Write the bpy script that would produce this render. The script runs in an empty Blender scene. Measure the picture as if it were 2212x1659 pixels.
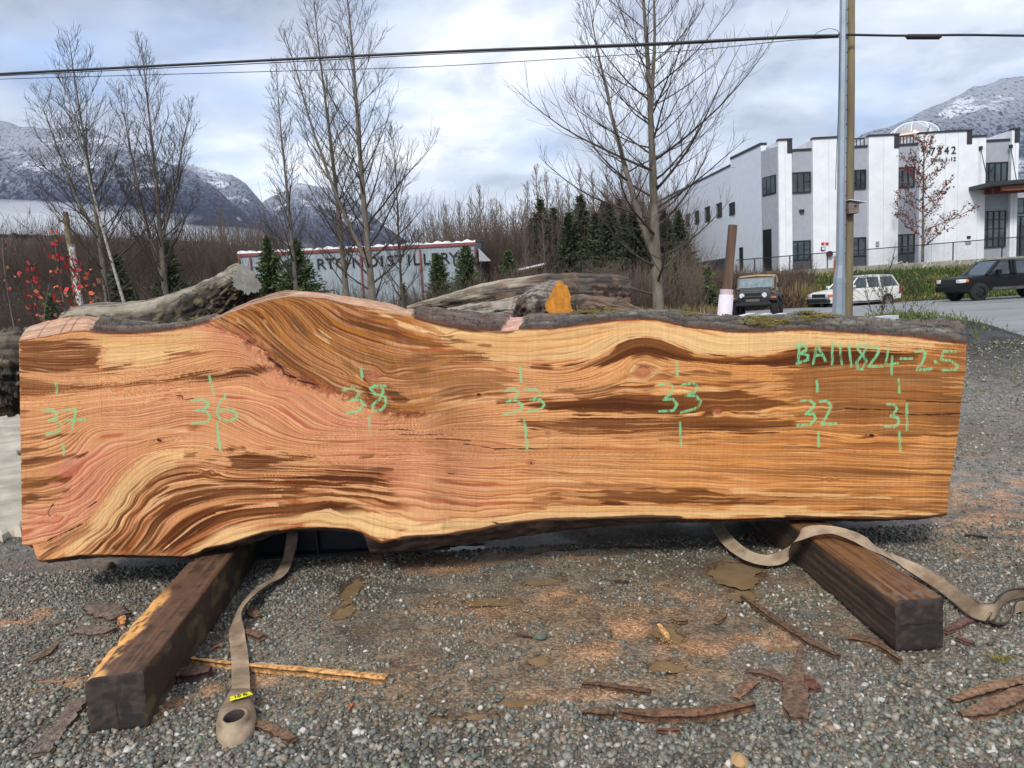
import bpy, bmesh, math, random
import numpy as np
from mathutils import Vector, Matrix
R = math.radians
# ---------------------------------------------------------------- camera, world, sun, exposure
CAM_H = 1.35
FPX, CX, CY = 1597.0, 1106.0, 829.5          # focal length and centre on a 2212 x 1659 picture
PITCH, ROLL = R(6.7), R(3.07)
_f0 = Vector((0, math.cos(PITCH), -math.sin(PITCH))); _u0 = Vector((0, math.sin(PITCH), math.cos(PITCH))); _r0 = Vector((1, 0, 0))
_rt = _r0 * math.cos(ROLL) - _u0 * math.sin(ROLL)
_up = _u0 * math.cos(ROLL) + _r0 * math.sin(ROLL)
EYE = Vector((0, 0, CAM_H))
def ray(X, Y): return _f0 + _rt * ((X - CX) / FPX) - _up * ((Y - CY) / FPX)
def at(X, Y, d):                              # point of the line of sight at world depth y = d
    r = ray(X, Y); return EYE + r * (d / r.y)
def gnd(X, Y, z=0.0):
    r = ray(X, Y); return EYE + r * ((z - CAM_H) / r.z)
def proj(x, y, z):
    p = np.stack([x, y, z - CAM_H], -1)
    d = p @ np.array(_f0); a = p @ np.array(_rt); b = p @ np.array(_up)
    return CX + FPX * a / d, CY - FPX * b / d
sc = bpy.context.scene
cam = bpy.data.cameras.new('camera'); cam.lens = 36 * FPX / 2212; cam.sensor_width = 36; cam.clip_start = .05; cam.clip_end = 12000
camo = bpy.data.objects.new('camera', cam); sc.collection.objects.link(camo); sc.camera = camo
camo.matrix_world = Matrix(((_rt.x, _up.x, -_f0.x, 0), (_rt.y, _up.y, -_f0.y, 0), (_rt.z, _up.z, -_f0.z, CAM_H), (0, 0, 0, 1)))
SUN_EL, SUN_AZ = R(42), R(200)               # azimuth clockwise from +Y: behind the camera, a little left
W = bpy.data.worlds.new('World'); sc.world = W; W.use_nodes = True
nt = W.node_tree; N = nt.nodes; L = nt.links; N.clear()
out = N.new('ShaderNodeOutputWorld'); bg = N.new('ShaderNodeBackground'); bg.inputs[1].default_value = .1
sky = N.new('ShaderNodeTexSky'); sky.sky_type = 'NISHITA'; sky.sun_disc = False; sky.sun_elevation = SUN_EL; sky.sun_rotation = SUN_AZ; sky.air_density = 1.2; sky.dust_density = 1.5
tc = N.new('ShaderNodeTexCoord'); sep = N.new('ShaderNodeSeparateXYZ'); L.new(tc.outputs['Generated'], sep.inputs[0])
def wmath(op, a, b, cl=False):
    m = N.new('ShaderNodeMath'); m.operation = op; m.use_clamp = cl
    for i, q in enumerate((a, b)):
        if isinstance(q, (int, float)): m.inputs[i].default_value = q
        else: L.new(q, m.inputs[i])
    return m.outputs[0]
den = wmath('ADD', wmath('MAXIMUM', sep.outputs['Z'], 0.0), .22)
comb = N.new('ShaderNodeCombineXYZ'); L.new(wmath('DIVIDE', sep.outputs['X'], den), comb.inputs[0]); L.new(wmath('DIVIDE', sep.outputs['Y'], den), comb.inputs[1])
def wnoise(scale, det, rough, off, dist=0.0, src=None):
    mp = N.new('ShaderNodeMapping'); mp.inputs['Location'].default_value = off; L.new(src or comb.outputs[0], mp.inputs[0])
    n = N.new('ShaderNodeTexNoise'); n.inputs['Scale'].default_value = scale; n.inputs['Detail'].default_value = det; n.inputs['Roughness'].default_value = rough; n.inputs['Distortion'].default_value = dist
    L.new(mp.outputs[0], n.inputs['Vector']); return n.outputs['Fac']
def wramp(fac, stops):
    r = N.new('ShaderNodeValToRGB'); r.color_ramp.interpolation = 'EASE'
    e = r.color_ramp.elements
    for k, (p, c) in enumerate(stops):
        q = e[k] if k < 2 else e.new(p)
        q.position = p; q.color = (*c, 1)
    L.new(fac, r.inputs[0]); return r.outputs[0]
def wmix(f, a, b):
    m = N.new('ShaderNodeMix'); m.data_type = 'RGBA'
    L.new(f, m.inputs[0]); L.new(a, m.inputs[6]); L.new(b, m.inputs[7]); return m.outputs[2]
n_big = wnoise(1.15, 5, .55, (3.1, 1.7, 0), .25)
n_fine = wnoise(3.1, 6, .58, (7.3, 2.2, 0), .3)
cl = wramp(n_big, [(.36, (3.6, 4.0, 5.0)), (.46, (4.8, 5.25, 6.3)), (.56, (6.2, 6.7, 7.6)), (.66, (9.0, 9.1, 9.2))])
cl2 = wramp(n_fine, [(.34, (.70, .72, .78)), (.52, (1, 1, 1)), (.70, (1.22, 1.20, 1.17))])
mul = N.new('ShaderNodeMix'); mul.data_type = 'RGBA'; mul.blend_type = 'MULTIPLY'; mul.inputs[0].default_value = 1; L.new(cl, mul.inputs[6]); L.new(cl2, mul.inputs[7])
# gaps of blue in the cloud cover
gap = wnoise(.9, 4, .5, (1.2, 5.4, 0), .2)
gapf = wmath('MULTIPLY', wmath('MULTIPLY', wmath('SUBTRACT', gap, .50, True), 8.0, True), .7)
col = wmix(gapf, mul.outputs[2], wramp(gap, [(0, (3.2, 5.2, 8.8)), (1, (3.2, 5.2, 8.8))]))
both = N.new('ShaderNodeMix'); both.data_type = 'RGBA'; both.inputs[0].default_value = .86
L.new(sky.outputs[0], both.inputs[6]); L.new(col, both.inputs[7])
L.new(both.outputs[2], bg.inputs[0]); L.new(bg.outputs[0], out.inputs[0])
sd = bpy.data.lights.new('sun', 'SUN'); sd.energy = 2.1; sd.angle = R(12); sd.color = (1, .96, .90)
so = bpy.data.objects.new('sun', sd); sc.collection.objects.link(so)
sdir = Vector((math.sin(SUN_AZ) * math.cos(SUN_EL), math.cos(SUN_AZ) * math.cos(SUN_EL), math.sin(SUN_EL)))
so.rotation_euler = sdir.to_track_quat('Z', 'Y').to_euler()
sc.view_settings.view_transform = 'Standard'; sc.view_settings.look = 'None'; sc.view_settings.exposure = 0.56; sc.view_settings.gamma = 1
sc.cycles.volume_bounces = 4
# ---------------------------------------------------------------- value noise in numpy
def _hash(ix, iy, seed=0):
    h = (ix.astype(np.int64) * 374761393 + iy.astype(np.int64) * 668265263 + seed * 982451653) & 0xFFFFFFFF
    h = ((h ^ (h >> 13)) * 1274126177) & 0xFFFFFFFF
    h = (h ^ (h >> 16)) & 0xFFFFFFFF
    return h.astype(np.float64) / 4294967295.0
def vnoise(x, y, seed=0):
    x = np.asarray(x, float); y = np.asarray(y, float)
    ix = np.floor(x); iy = np.floor(y)
    fx = x - ix; fy = y - iy
    fx = fx * fx * (3 - 2 * fx); fy = fy * fy * (3 - 2 * fy)
    a = _hash(ix, iy, seed); b = _hash(ix + 1, iy, seed)
    c = _hash(ix, iy + 1, seed); d = _hash(ix + 1, iy + 1, seed)
    return (a + (b - a) * fx) * (1 - fy) + (c + (d - c) * fx) * fy
def fbm(x, y, seed=0, octv=4):
    s = 0; a = .5; t = 0
    for k in range(octv):
        s = s + a * vnoise(x * 2 ** k, y * 2 ** k, seed + k * 17); t += a; a *= .5
    return s / t
def sstep(a, b, x):
    t = np.clip((x - a) / (b - a), 0, 1); return t * t * (3 - 2 * t)
def srgb(r, g, b):
    c = np.array([r, g, b], float) / 255
    return np.where(c <= .04045, c / 12.92, ((c + .055) / 1.055) ** 2.4)

# ---------------------------------------------------------------- the sawn face of the slab
K = .3802
def cr(off, pts): return [(off + K * x, 603.4 + K * y) for x, y in pts]
def c1(*p): return cr(0, p)
def c2(*p): return cr(713.2, p)
def c3(*p): return cr(1426.4, p)
TOP = c1((107,348),(250,325),(400,296),(480,290),(560,302),(610,308),(760,308),(900,298),(960,290),(1060,275),(1180,245),(1300,195),(1450,140),(1560,110),(1640,97),(1720,100),(1850,108)) + \
      c2((0,118),(100,140),(250,165),(400,190),(475,212),(560,240),(700,268),(850,290),(1000,295),(1100,283),(1250,283),(1400,262),(1500,250),(1600,235),(1750,225),(1860,232)) + \
      c3((0,234),(150,270),(300,285),(420,300),(560,300),(700,292),(830,288),(950,295),(1100,305),(1250,315),(1400,325),(1500,335),(1600,350),(1660,358),(1740,365))
BOT = c1((130,1507),(190,1508),(212,1600),(300,1590),(450,1565),(600,1562),(800,1567),(1050,1572),(1100,1560),(1170,1530),(1300,1505),(1400,1470),(1500,1440),(1600,1425),(1700,1410),(1850,1408)) + \
      c2((0,1410),(100,1415),(170,1432),(230,1465),(290,1490),(350,1478),(450,1468),(600,1460),(700,1450),(850,1430),(950,1402),(1050,1385),(1200,1370),(1500,1360),(1800,1352)) + \
      c3((0,1354),(130,1360),(400,1362),(700,1352),(900,1355),(1100,1360),(1300,1363),(1500,1352),(1600,1345),(1630,1340))
SHARED = [
 (745, c2((700,340),(1000,350),(1300,330),(1600,275),(1800,265)) + c3((0,270),(300,330),(600,340),(1000,340),(1400,370),(1730,395))),
 (780, c2((700,455),(1000,462),(1280,475),(1450,450),(1580,400),(1680,335),(1800,325),(1900,345)) + c3((100,375),(200,425),(350,440),(600,430),(780,405),(900,390),(1200,400),(1500,415),(1735,440))),
 (825, c2((700,560),(1000,570),(1300,600),(1500,560),(1620,500),(1700,450),(1780,440),(1900,455)) + c3((50,480),(250,490),(500,520),(800,520),(1000,500),(1400,480),(1730,500))),
 (870, c2((1000,680),(1300,650),(1600,620),(1800,610),(1900,605)) + c3((100,610),(400,620),(700,600),(1000,590),(1400,600),(1720,610))),
 (905, c2((900,780),(1200,765),(1600,770),(1876,775)) + c3((300,765),(600,770),(900,760),(1200,745),(1700,755))),
 (950, c2((700,865),(900,870),(1200,890),(1600,895),(1876,885)) + c3((300,880),(600,880),(900,880),(1100,910),(1300,890),(1680,900))),
 (985, c2((700,935),(900,955),(1120,965),(1500,965),(1876,965)) + c3((300,970),(900,975),(1665,1000))),
 (1040, c2((300,1015),(700,1030),(900,1045),(1050,1030),(1140,1035),(1300,1045),(1876,1060)) + c3((900,1090),(1650,1120))),
 (1075, c2((0,1070),(400,1100),(800,1145),(1200,1130),(1876,1140)) + c3((900,1180),(1640,1190))),
 (1100, c2((0,1150),(400,1180),(800,1230),(1000,1235),(1300,1220),(1876,1250)) + c3((900,1260),(1635,1270))),
 (1125, c2((0,1280),(200,1310),(500,1380),(900,1350),(1200,1320),(1876,1320)) + c3((900,1330),(1630,1335))),
 (1140, c2((0,1410),(150,1430),(290,1480),(600,1460),(900,1420),(1200,1370),(1876,1355)))]
HUMP = [
 (735, c1((1640,97),(1850,106)) + c2((100,140),(400,188),(700,268),(1000,295),(1400,262),(1750,225))),
 (872, c1((1220,275),(1400,375),(1560,500),(1750,610),(1876,665)) + c2((150,690),(300,745),(520,760),(700,725))),
 (850, c1((1300,225),(1450,330),(1650,490),(1850,620)) + c2((110,665),(300,700),(450,705),(700,660),(1000,630))),
 (825, c1((1420,160),(1600,330),(1800,480)) + c2((60,530),(200,590),(400,612),(550,598))),
 (800, c1((1520,125),(1700,290),(1850,400)) + c2((100,470),(300,540),(500,540),(700,520))),
 (780, c1((1600,110),(1750,230)) + c2((0,340),(150,410),(350,465),(550,474))),
 (760, c1((1680,105),(1800,180)) + c2((0,250),(150,310),(350,375),(550,415),(700,425))),
 (745, c1((1780,115),) + c2((50,190),(200,255),(400,310),(550,345)))]
LEFT = [
 (690, c1((110,360),(400,330),(700,330),(1000,330),(1200,320),(1350,340),(1450,400),(1540,500))),
 (760, c1((110,500),(400,525),(700,500),(1000,455),(1250,410),(1400,430),(1500,510),(1600,590))),
 (815, c1((110,580),(400,610),(700,595),(950,570),(1250,520),(1480,500),(1600,570),(1800,640),(1876,680)) + c2((100,745),(300,780),(520,775))),
 (870, c1((115,660),(400,640),(800,610),(1200,575),(1500,560),(1650,620),(1850,740)) + c2((100,800),(300,820),(500,810),(700,790))),
 (920, c1((118,740),(400,720),(700,680),(1000,630),(1300,625),(1600,680),(1780,790)) + c2((0,830),(150,850),(400,845),(700,825))),
 (950, c1((118,860),(350,820),(500,760),(700,730),(1000,690),(1300,690),(1550,760),(1720,880)) + c2((0,890),(400,880))),
 (985, c1((118,960),(300,930),(420,850),(500,790),(700,800),(1000,740),(1200,740),(1400,820),(1600,900),(1876,940)) + c2((300,930),)),
 (1010, c1((118,1060),(300,1040),(450,1000),(540,880),(750,860),(1000,820),(1200,800),(1350,870),(1500,940),(1800,980))),
 (1035, c1((120,1200),(300,1180),(420,1130),(500,1030),(620,960),(800,930),(1000,880),(1200,880),(1350,930),(1500,975),(1876,1010))),
 (1060, c1((125,1300),(300,1290),(450,1250),(550,1150),(640,1060),(740,1000),(900,930),(1100,920),(1250,950))),
 (1090, c1((128,1420),(250,1400),(400,1360),(500,1290),(600,1190),(680,1090),(800,1010)))]
FOOT = [
 (1040, c1((225,1510),(300,1480),(470,1390),(520,1340),(600,1250),(680,1130),(760,1050),(850,990),(1000,960),(1150,960),(1250,975),(1400,975),(1700,1000),(1876,1012))),
 (1055, c1((210,1580),(350,1500),(500,1400),(600,1290),(680,1180),(780,1080),(870,1020),(1000,990),(1150,1000),(1350,1010),(1876,1035))),
 (1075, c1((300,1585),(450,1480),(600,1340),(700,1220),(800,1120),(900,1060),(1100,1030),(1300,1060),(1600,1065))),
 (1090, c1((450,1560),(560,1470),(680,1340),(760,1230),(850,1150),(1000,1090),(1200,1080),(1500,1110),(1876,1115))),
 (1100, c1((600,1555),(720,1420),(820,1290),(900,1220),(1050,1170),(1250,1150),(1600,1150))),
 (1115, c1((800,1560),(900,1450),(1000,1350),(1150,1280),(1400,1240),(1876,1230))),
 (1130, c1((1000,1565),(1150,1480),(1300,1400),(1500,1360),(1876,1340))),
 (1140, c1((1070,1572),(1200,1525),(1400,1465),(1600,1420)))]
def tps_fit(groups, ax=.45, lam=25.0):
    P = []; F = []
    for s, pts in groups:
        q = [pts[0]]
        for a, b in zip(pts[:-1], pts[1:]):
            n = max(1, int(abs(b[0] - a[0]) / 60))
            q += [(a[0] + (b[0] - a[0]) * k / n, a[1] + (b[1] - a[1]) * k / n) for k in range(1, n + 1)]
        P += q; F += [s] * len(q)
    P = np.array(P) * [ax, 1] / 100; F = np.array(F, float)
    n = len(P)
    r2 = ((P[:, None] - P[None]) ** 2).sum(-1)
    A = np.zeros((n + 3, n + 3)); A[:n, :n] = .5 * r2 * np.log(r2 + 1e-12) + np.eye(n) * lam * .001
    A[:n, n] = 1; A[:n, n + 1:] = P; A[n, :n] = 1; A[n + 1:, :n] = P.T
    w = np.linalg.solve(A, np.concatenate([F, [0, 0, 0]]))
    def ev(u, v):
        q = np.stack([u.ravel() * ax / 100, v.ravel() / 100], -1); out = np.empty(len(q))
        for i in range(0, len(q), 20000):
            c = q[i:i + 20000]; d2 = ((c[:, None] - P[None]) ** 2).sum(-1)
            out[i:i + 20000] = (.5 * d2 * np.log(d2 + 1e-12)) @ w[:n] + w[n] + c @ w[n + 1:]
        return out.reshape(u.shape)
    return ev
GU = np.arange(30, 2110, 6.0); GV = np.arange(610, 1230, 4.0)
def bilin(G, u, v):
    x = np.clip((u - GU[0]) / 6, 0, len(GU) - 1.001); y = np.clip((v - GV[0]) / 4, 0, len(GV) - 1.001)
    i = x.astype(int); j = y.astype(int); fx = x - i; fy = y - j
    return (G[j, i] * (1 - fx) + G[j, i + 1] * fx) * (1 - fy) + (G[j + 1, i] * (1 - fx) + G[j + 1, i + 1] * fx) * fy
def inpoly(poly, u, v):
    r = np.zeros(u.shape, bool); n = len(poly)
    for k in range(n):
        x0, y0 = poly[k]; x1, y1 = poly[(k + 1) % n]
        if y0 == y1: continue
        c = ((y0 > v) != (y1 > v)) & (u < (x1 - x0) * (v - y0) / (y1 - y0) + x0)
        r ^= c
    return r
def pdist(poly, u, v, closed=True):
    d = np.full(u.shape, 1e9); n = len(poly)
    for k in range(n if closed else n - 1):
        ax, ay = poly[k]; bx, by = poly[(k + 1) % n]
        L = (bx - ax) ** 2 + (by - ay) ** 2 + 1e-9
        t = np.clip(((u - ax) * (bx - ax) + (v - ay) * (by - ay)) / L, 0, 1)
        d = np.minimum(d, np.hypot(u - ax - t * (bx - ax), v - ay - t * (by - ay)))
    return d
SEAM = c1((1100,262),(1250,280),(1340,310),(1410,355),(1500,405),(1550,480),(1650,550),(1800,600),(1876,635)) + c2((60,650),(180,690),(300,745),(440,768),(520,768),(700,760))
FOOTB = FOOT[0][1]
# dark heartwood stains: polygon, strength, how ragged the ends are (px)
DARK = [
 (c1((107,350),(250,338),(380,355),(480,362),(575,372),(573,420),(545,450),(570,498),(740,495),(620,520),(400,532),(108,527)), .85, 10),
 (c1((108,562),(250,592),(330,602),(600,600),(880,580),(700,605),(400,635),(250,655),(110,667)), .8, 8),
 (c1((920,575),(1040,540),(1300,520),(1500,488),(1545,505),(1450,548),(1300,566),(1100,570)), .95, 8),
 (c1((930,410),(1130,420),(1080,430),(970,434)), .7, 6),
 (c1((115,742),(280,752),(112,764)), .7, 5), (c1((118,895),(450,870),(380,895),(120,915)), .7, 6),
 (c1((118,955),(270,960),(118,992)), .8, 6), (c1((118,1018),(300,1005),(490,985),(480,1012),(300,1032),(118,1062)), .85, 6),
 (c1((120,1138),(280,1128),(405,1118),(390,1147),(240,1180),(122,1204)), .9, 6),
 (c1((124,1225),(390,1190),(370,1212),(200,1250),(126,1262)), .9, 5), (c1((126,1268),(340,1240),(126,1284)), .8, 5),
 (c1((1280,1010),(1400,983),(1550,1000),(1800,1010),(1700,1032),(1550,1052),(1400,1085),(1290,1077),(1330,1045)), .95, 8),
 (c1((1055,985),(1125,983),(1100,1005),(1045,1012)), .9, 5), (c1((1220,968),(1390,948),(1400,965),(1280,975)), .8, 5),
 (c1((840,1190),(900,1120),(1010,1060),(1250,1010),(1180,1050),(1000,1110),(900,1180),(840,1280),(760,1400)), .7, 14),
 (c1((1000,1240),(1120,1170),(1250,1150),(1200,1190),(1060,1260),(960,1350)), .8, 12),
 (c1((800,1560),(860,1440),(960,1330),(1100,1240),(1300,1170),(1600,1140),(1876,1100)) + c2((250,1110),(0,1160)) + c1((1700,1200),(1400,1230),(1250,1290),(1230,1340),(1300,1380),(1180,1400),(1100,1450),(1000,1530)), .85, 26),
 (c1((600,1555),(640,1470),(700,1400),(860,1330),(900,1400),(860,1560)), .55, 20),
 (c1((205,1605),(290,1510),(330,1515),(270,1590)), .8, 8), (c1((225,1515),(470,1395),(600,1420),(420,1500),(300,1540)), .4, 14),
 (c2((0,1100),(350,1083),(250,1110),(0,1150)), .7, 12), (c2((-260,1200),(0,1190),(220,1195),(0,1232),(-260,1250)), .9, 10),
 (c2((-300,1270),(0,1250),(380,1280),(250,1292),(0,1282),(-300,1300)), .85, 8),
 (c2((170,1010),(250,995),(230,1018),(160,1025)), .7, 5),
 # hump
 (c1((1300,205),(1450,150),(1640,103),(1850,110)) + c2((50,150),(250,195),(450,265),(620,340),(780,412),(860,430),(700,418),(560,400),(420,390),(300,370),(200,380),(100,350),(0,330)) + c1((1800,340),(1700,300),(1600,250),(1500,260),(1400,230)), .82, 26),
 (c1((1350,250),(1500,280),(1650,400),(1760,520),(1876,590)) + c2((60,610),(200,690),(230,720),(0,600)) + c1((1800,600),(1680,520),(1600,460),(1500,360)), .75, 16),
 (c2((190,560),(250,660),(330,712),(430,742),(545,757),(520,772),(430,770),(320,745),(230,700),(170,620)), .95, 6),
 (c2((300,600),(380,625),(450,680),(430,715),(370,700),(310,650)), .9, 6),
 (c2((480,500),(700,520),(860,540),(1060,560),(1050,600),(900,640),(1000,660),(760,680),(560,640),(480,590),(400,560)), .62, 22),
 (c2((470,415),(560,430),(720,465),(640,462),(520,440)), .8, 5),
 (c2((560,300),(700,330),(900,380),(760,372),(620,330)), .6, 8),
 (c1((1876,300),(1960,400)) + c2((250,500),(100,470),(0,400)), .5, 14),
 # right
 (c2((1150,492),(1450,478),(1590,440),(1640,372),(1700,342),(1800,328),(1876,345)) + c3((80,370),(200,432),(400,445),(650,430),(780,405),(900,388),(1200,398),(1480,418),(1450,470),(1000,480),(760,500),(400,482),(200,470),(60,465)) + c2((1800,445),(1700,450),(1590,490),(1400,500),(1200,500)), .95, 7),
 (c3((740,430),(900,392),(1300,400),(1560,412),(1600,385),(1738,375),(1720,640),(1690,900),(1200,880),(800,770),(700,640)), .58, 46),
 (c2((1730,480),(1790,475),(1900,500),(1870,515),(1760,500)), .8, 5), (c3((-20,540),(200,520),(480,535),(300,545),(60,560),(-60,572)), .75, 6),
 (c2((1250,640),(1600,600),(1876,600)) + c3((200,585),(480,580),(720,590),(480,608),(100,610),(-100,625)) + c2((1700,625),(1400,650)), .7, 8),
 (c2((950,700),(1300,682),(1600,652),(1876,648)) + c3((200,640),(450,640),(700,675),(760,710),(560,752),(300,764),(100,768),(-100,765)) + c2((1500,748),(1200,732)), .98, 8),
 (c2((1090,802),(1200,812),(1500,782),(1876,788)) + c3((300,780),(600,790),(800,815),(740,850),(500,870),(0,882)) + c2((1500,885),(1300,870),(1150,845)), .9, 14),
 (c2((1300,905),(1876,905)) + c3((400,905),(700,930),(400,935),(0,925)) + c2((1500,925)), .4, 12) if False else (c3((0,905),(400,905),(760,925),(400,930),(0,920)), .5, 8),
 (c2((1090,1217),(1300,1203),(1600,1190),(1876,1195)) + c3((250,1195),(420,1232),(760,1243),(640,1280),(300,1282),(0,1276)) + c2((1600,1275),(1450,1260),(1320,1245)), .88, 10),
 (c3((1100,1270),(1400,1275),(1580,1300),(1400,1310),(1200,1300)), .5, 14)]
PALE = [  # sapwood
 (c1((560,310),(900,300),(1100,285),(1200,330),(1000,400),(900,480),(740,490),(590,490),(560,440),(585,400)), .9, 20),
 (c1((350,330),(600,312),(600,372),(430,350)), .6, 14),
 (c1((500,1400),(600,1260),(700,1130),(800,1040),(900,985),(1100,985),(1000,1060),(880,1110),(780,1260),(700,1400),(560,1480),(420,1560),(330,1540)), .9, 20),
 (c1((1100,1540),(1300,1430),(1500,1380),(1876,1330)) + c2((300,1320),(500,1400),(290,1485),(100,1412)) + c1((1700,1408),(1400,1468)), 1., 14),
 (c1((1680,160),(1800,250),(1876,330),(1876,390),(1780,300)), .7, 14),
 (c2((255,178),(350,212),(480,262),(720,335),(640,330),(440,270),(300,205)), 1., 6),
 (c2((600,255),(850,292),(1100,288),(1400,268),(1600,240),(1876,240)) + c3((150,280),(420,305),(830,295),(1250,322),(1660,362),(1480,412),(1200,395),(900,384),(780,398),(600,425),(350,435),(200,425),(100,370),(0,335)) + c2((1800,322),(1680,335),(1580,400),(1450,445),(1200,470),(900,470),(760,420),(640,340)), 1., 10),
 (c2((500,1390),(900,1345),(1300,1290),(1876,1290)) + c3((600,1290),(1000,1310),(1500,1320),(1620,1335),(900,1352),(0,1350)) + c2((1200,1368),(900,1415),(600,1458),(300,1485)), 1., 10),
 (c3((400,1200),(900,1215),(1300,1240),(900,1240),(500,1222)), .7, 10),
 (c2((1740,455),(1876,475)) + c3((60,490),(0,510)) + c2((1876,570),(1800,590),(1720,590),(1690,530)), .4, 8),
 (c3((840,490),(1000,500),(1060,515),(900,520)), 1., 6), (c3((0,625),(300,630),(620,640),(300,637),(0,636)), .9, 3),
 (c3((150,768),(600,772),(750,775),(500,785),(150,778)), .8, 4)]
PINK = [
 (c1((1300,330),(1440,380),(1500,430),(1620,600),(1876,690)) + c2((100,760),(300,800),(200,860),(0,860)) + c1((1750,760),(1600,680),(1450,520),(1300,420)), .9, 40),
 (c1((340,1000),(560,930),(700,980),(600,1150),(520,1330),(300,1480),(140,1480),(130,1300),(320,1260)), .9, 40),
 (c1((600,640),(1400,600),(1700,750),(1876,900),(1500,960),(1200,900),(800,900),(500,900)), .35, 60),
 (c2((0,820),(700,860),(900,1000),(900,1250),(500,1330),(0,1050)), .5, 70),
 (c1((1060,300),(1200,260),(1400,300),(1300,380),(1150,360)), .7, 20)]
CHALK = []
def _chalk():
    A = lambda *s: CHALK.extend(s)
    A(c1((320,588),(321,645)), c1((358,935),(362,1000)))
    A(c1((240,745),(290,740),(325,762),(318,785),(275,802),(330,800),(355,830),(335,862),(265,880)))
    A(c1((362,745),(432,740),(412,845)), c1((375,800),(485,795)))
    A(c1((1190,550),(1216,650)), c1((1232,815),(1250,968)))
    A(c1((1090,688),(1150,682),(1190,705),(1165,735),(1115,745),(1175,750),(1198,785),(1170,812),(1090,820)))
    A(c1((1285,652),(1245,710),(1232,760),(1250,795),(1300,808),(1345,785),(1340,752),(1290,738),(1238,752)))
    A(c2((172,500),(182,558)), c2((220,785),(230,890)))
    A(c2((75,628),(130,615),(168,645),(150,672),(115,690),(170,682),(192,712),(165,745),(95,760)))
    A(c2((315,606),(250,605),(228,622),(255,650),(310,668),(322,705),(290,742),(245,748),(240,715),(280,680),(300,640),(295,612)))
    A(c2((1078,498),(1088,578)), c2((1104,795),(1120,962)))
    A(c2((998,635),(1040,622),(1072,640),(1060,670),(1005,695),(1060,690),(1092,715),(1075,745),(990,768)))
    A(c2((1108,628),(1165,625),(1192,645),(1175,672),(1135,685),(1195,682),(1218,715),(1190,742),(1120,750)))
    A(c2((1970,468),(1974,542)), c2((1988,815),(1994,945)))
    A(c2((1870,598),(1930,592),(1950,615),(1935,650),(1895,685),(1950,680),(1972,712),(1950,745),(1870,750)))
    A(c3((125,598),(190,590),(212,612),(195,642),(145,662),(205,662),(230,690),(215,728),(120,758)))
    A(c3((890,580),(893,635)), c3((895,870),(898,950)))
    A(c3((798,690),(850,688),(875,708),(860,735),(825,765),(870,765),(882,790),(850,825),(780,832)))
    A(c3((905,695),(945,690),(970,715),(955,755),(915,822),(1003,820)))
    A(c3((1355,568),(1358,642)), c3((1358,870),(1362,975)))
    A(c3((1288,708),(1330,712),(1345,738),(1325,765),(1310,778),(1350,785),(1355,812),(1330,838),(1275,835)))
    A(c3((1402,710),(1402,855)))
    A(c3((790,365),(782,478)), c3((768,378),(810,366),(830,390),(825,405),(795,420),(838,430),(838,458),(775,478)))
    A(c3((868,480),(890,368),(938,462)), c3((875,432),(925,430)))
    A(c3((978,362),(976,485)), c3((1018,368),(1030,480)), c3((1070,372),(1085,493)))
    A(c3((1180,370),(1125,378),(1118,395),(1150,430),(1170,465),(1150,510),(1122,508),(1115,470),(1150,425),(1172,385)))
    A(c3((1198,390),(1235,385),(1240,410),(1220,445),(1182,495),(1262,494)))
    A(c3((1292,400),(1280,490),(1350,475)), c3((1316,440),(1314,540)))
    A(c3((1368,450),(1428,452)))
    A(c3((1452,412),(1490,402),(1505,418),(1490,470),(1455,515),(1542,508)))
    A(c3((1560,465),(1566,470)))
    A(c3((1678,410),(1605,408),(1598,455),(1650,462),(1690,490),(1680,515),(1598,515)))
_chalk()
CRACKS = [(c2((280,857),(380,852),(480,858)),1.2),(c2((390,880),(520,884),(640,878)),1.4),(c2((600,905),(700,908),(800,916)),1.2),(c2((760,935),(860,950),(940,965),(1030,960),(1190,962)),1.3),
 (c2((1100,962),(1500,962)),.8),(c3((1050,735),(1150,738),(1350,744)),1.6),(c3((1300,762),(1480,770),(1700,764)),1.5),(c3((1400,690),(1550,694),(1705,700)),1.5),
 (c1((1410,350),(1425,362)),2.5),(c1((1465,375),(1505,405)),2.8),(c1((1530,450),(1600,500),(1620,540),(1680,560)),2.4),(c1((1690,575),(1800,600)),1.5),
 (c1((280,1345),(272,1325),(300,1278)),1.8),(c1((495,1300),(520,1280),(545,1265)),2.6),(c1((270,1485),(360,1440),(470,1390)),1.6),
 (c2((920,1380),(990,1397)),1.6),(c1((1000,660),(1035,662),(1040,685),(1100,677)),1.3),(c1((900,912),(915,918)),2.5),
 (c2((670,1103),(705,1108)),1.4),(c2((838,655),(848,655)),2.4),(c2((1138,1040),(1144,1046)),2.6),(c3((1190,884),(1205,886)),2.4)]
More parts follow.
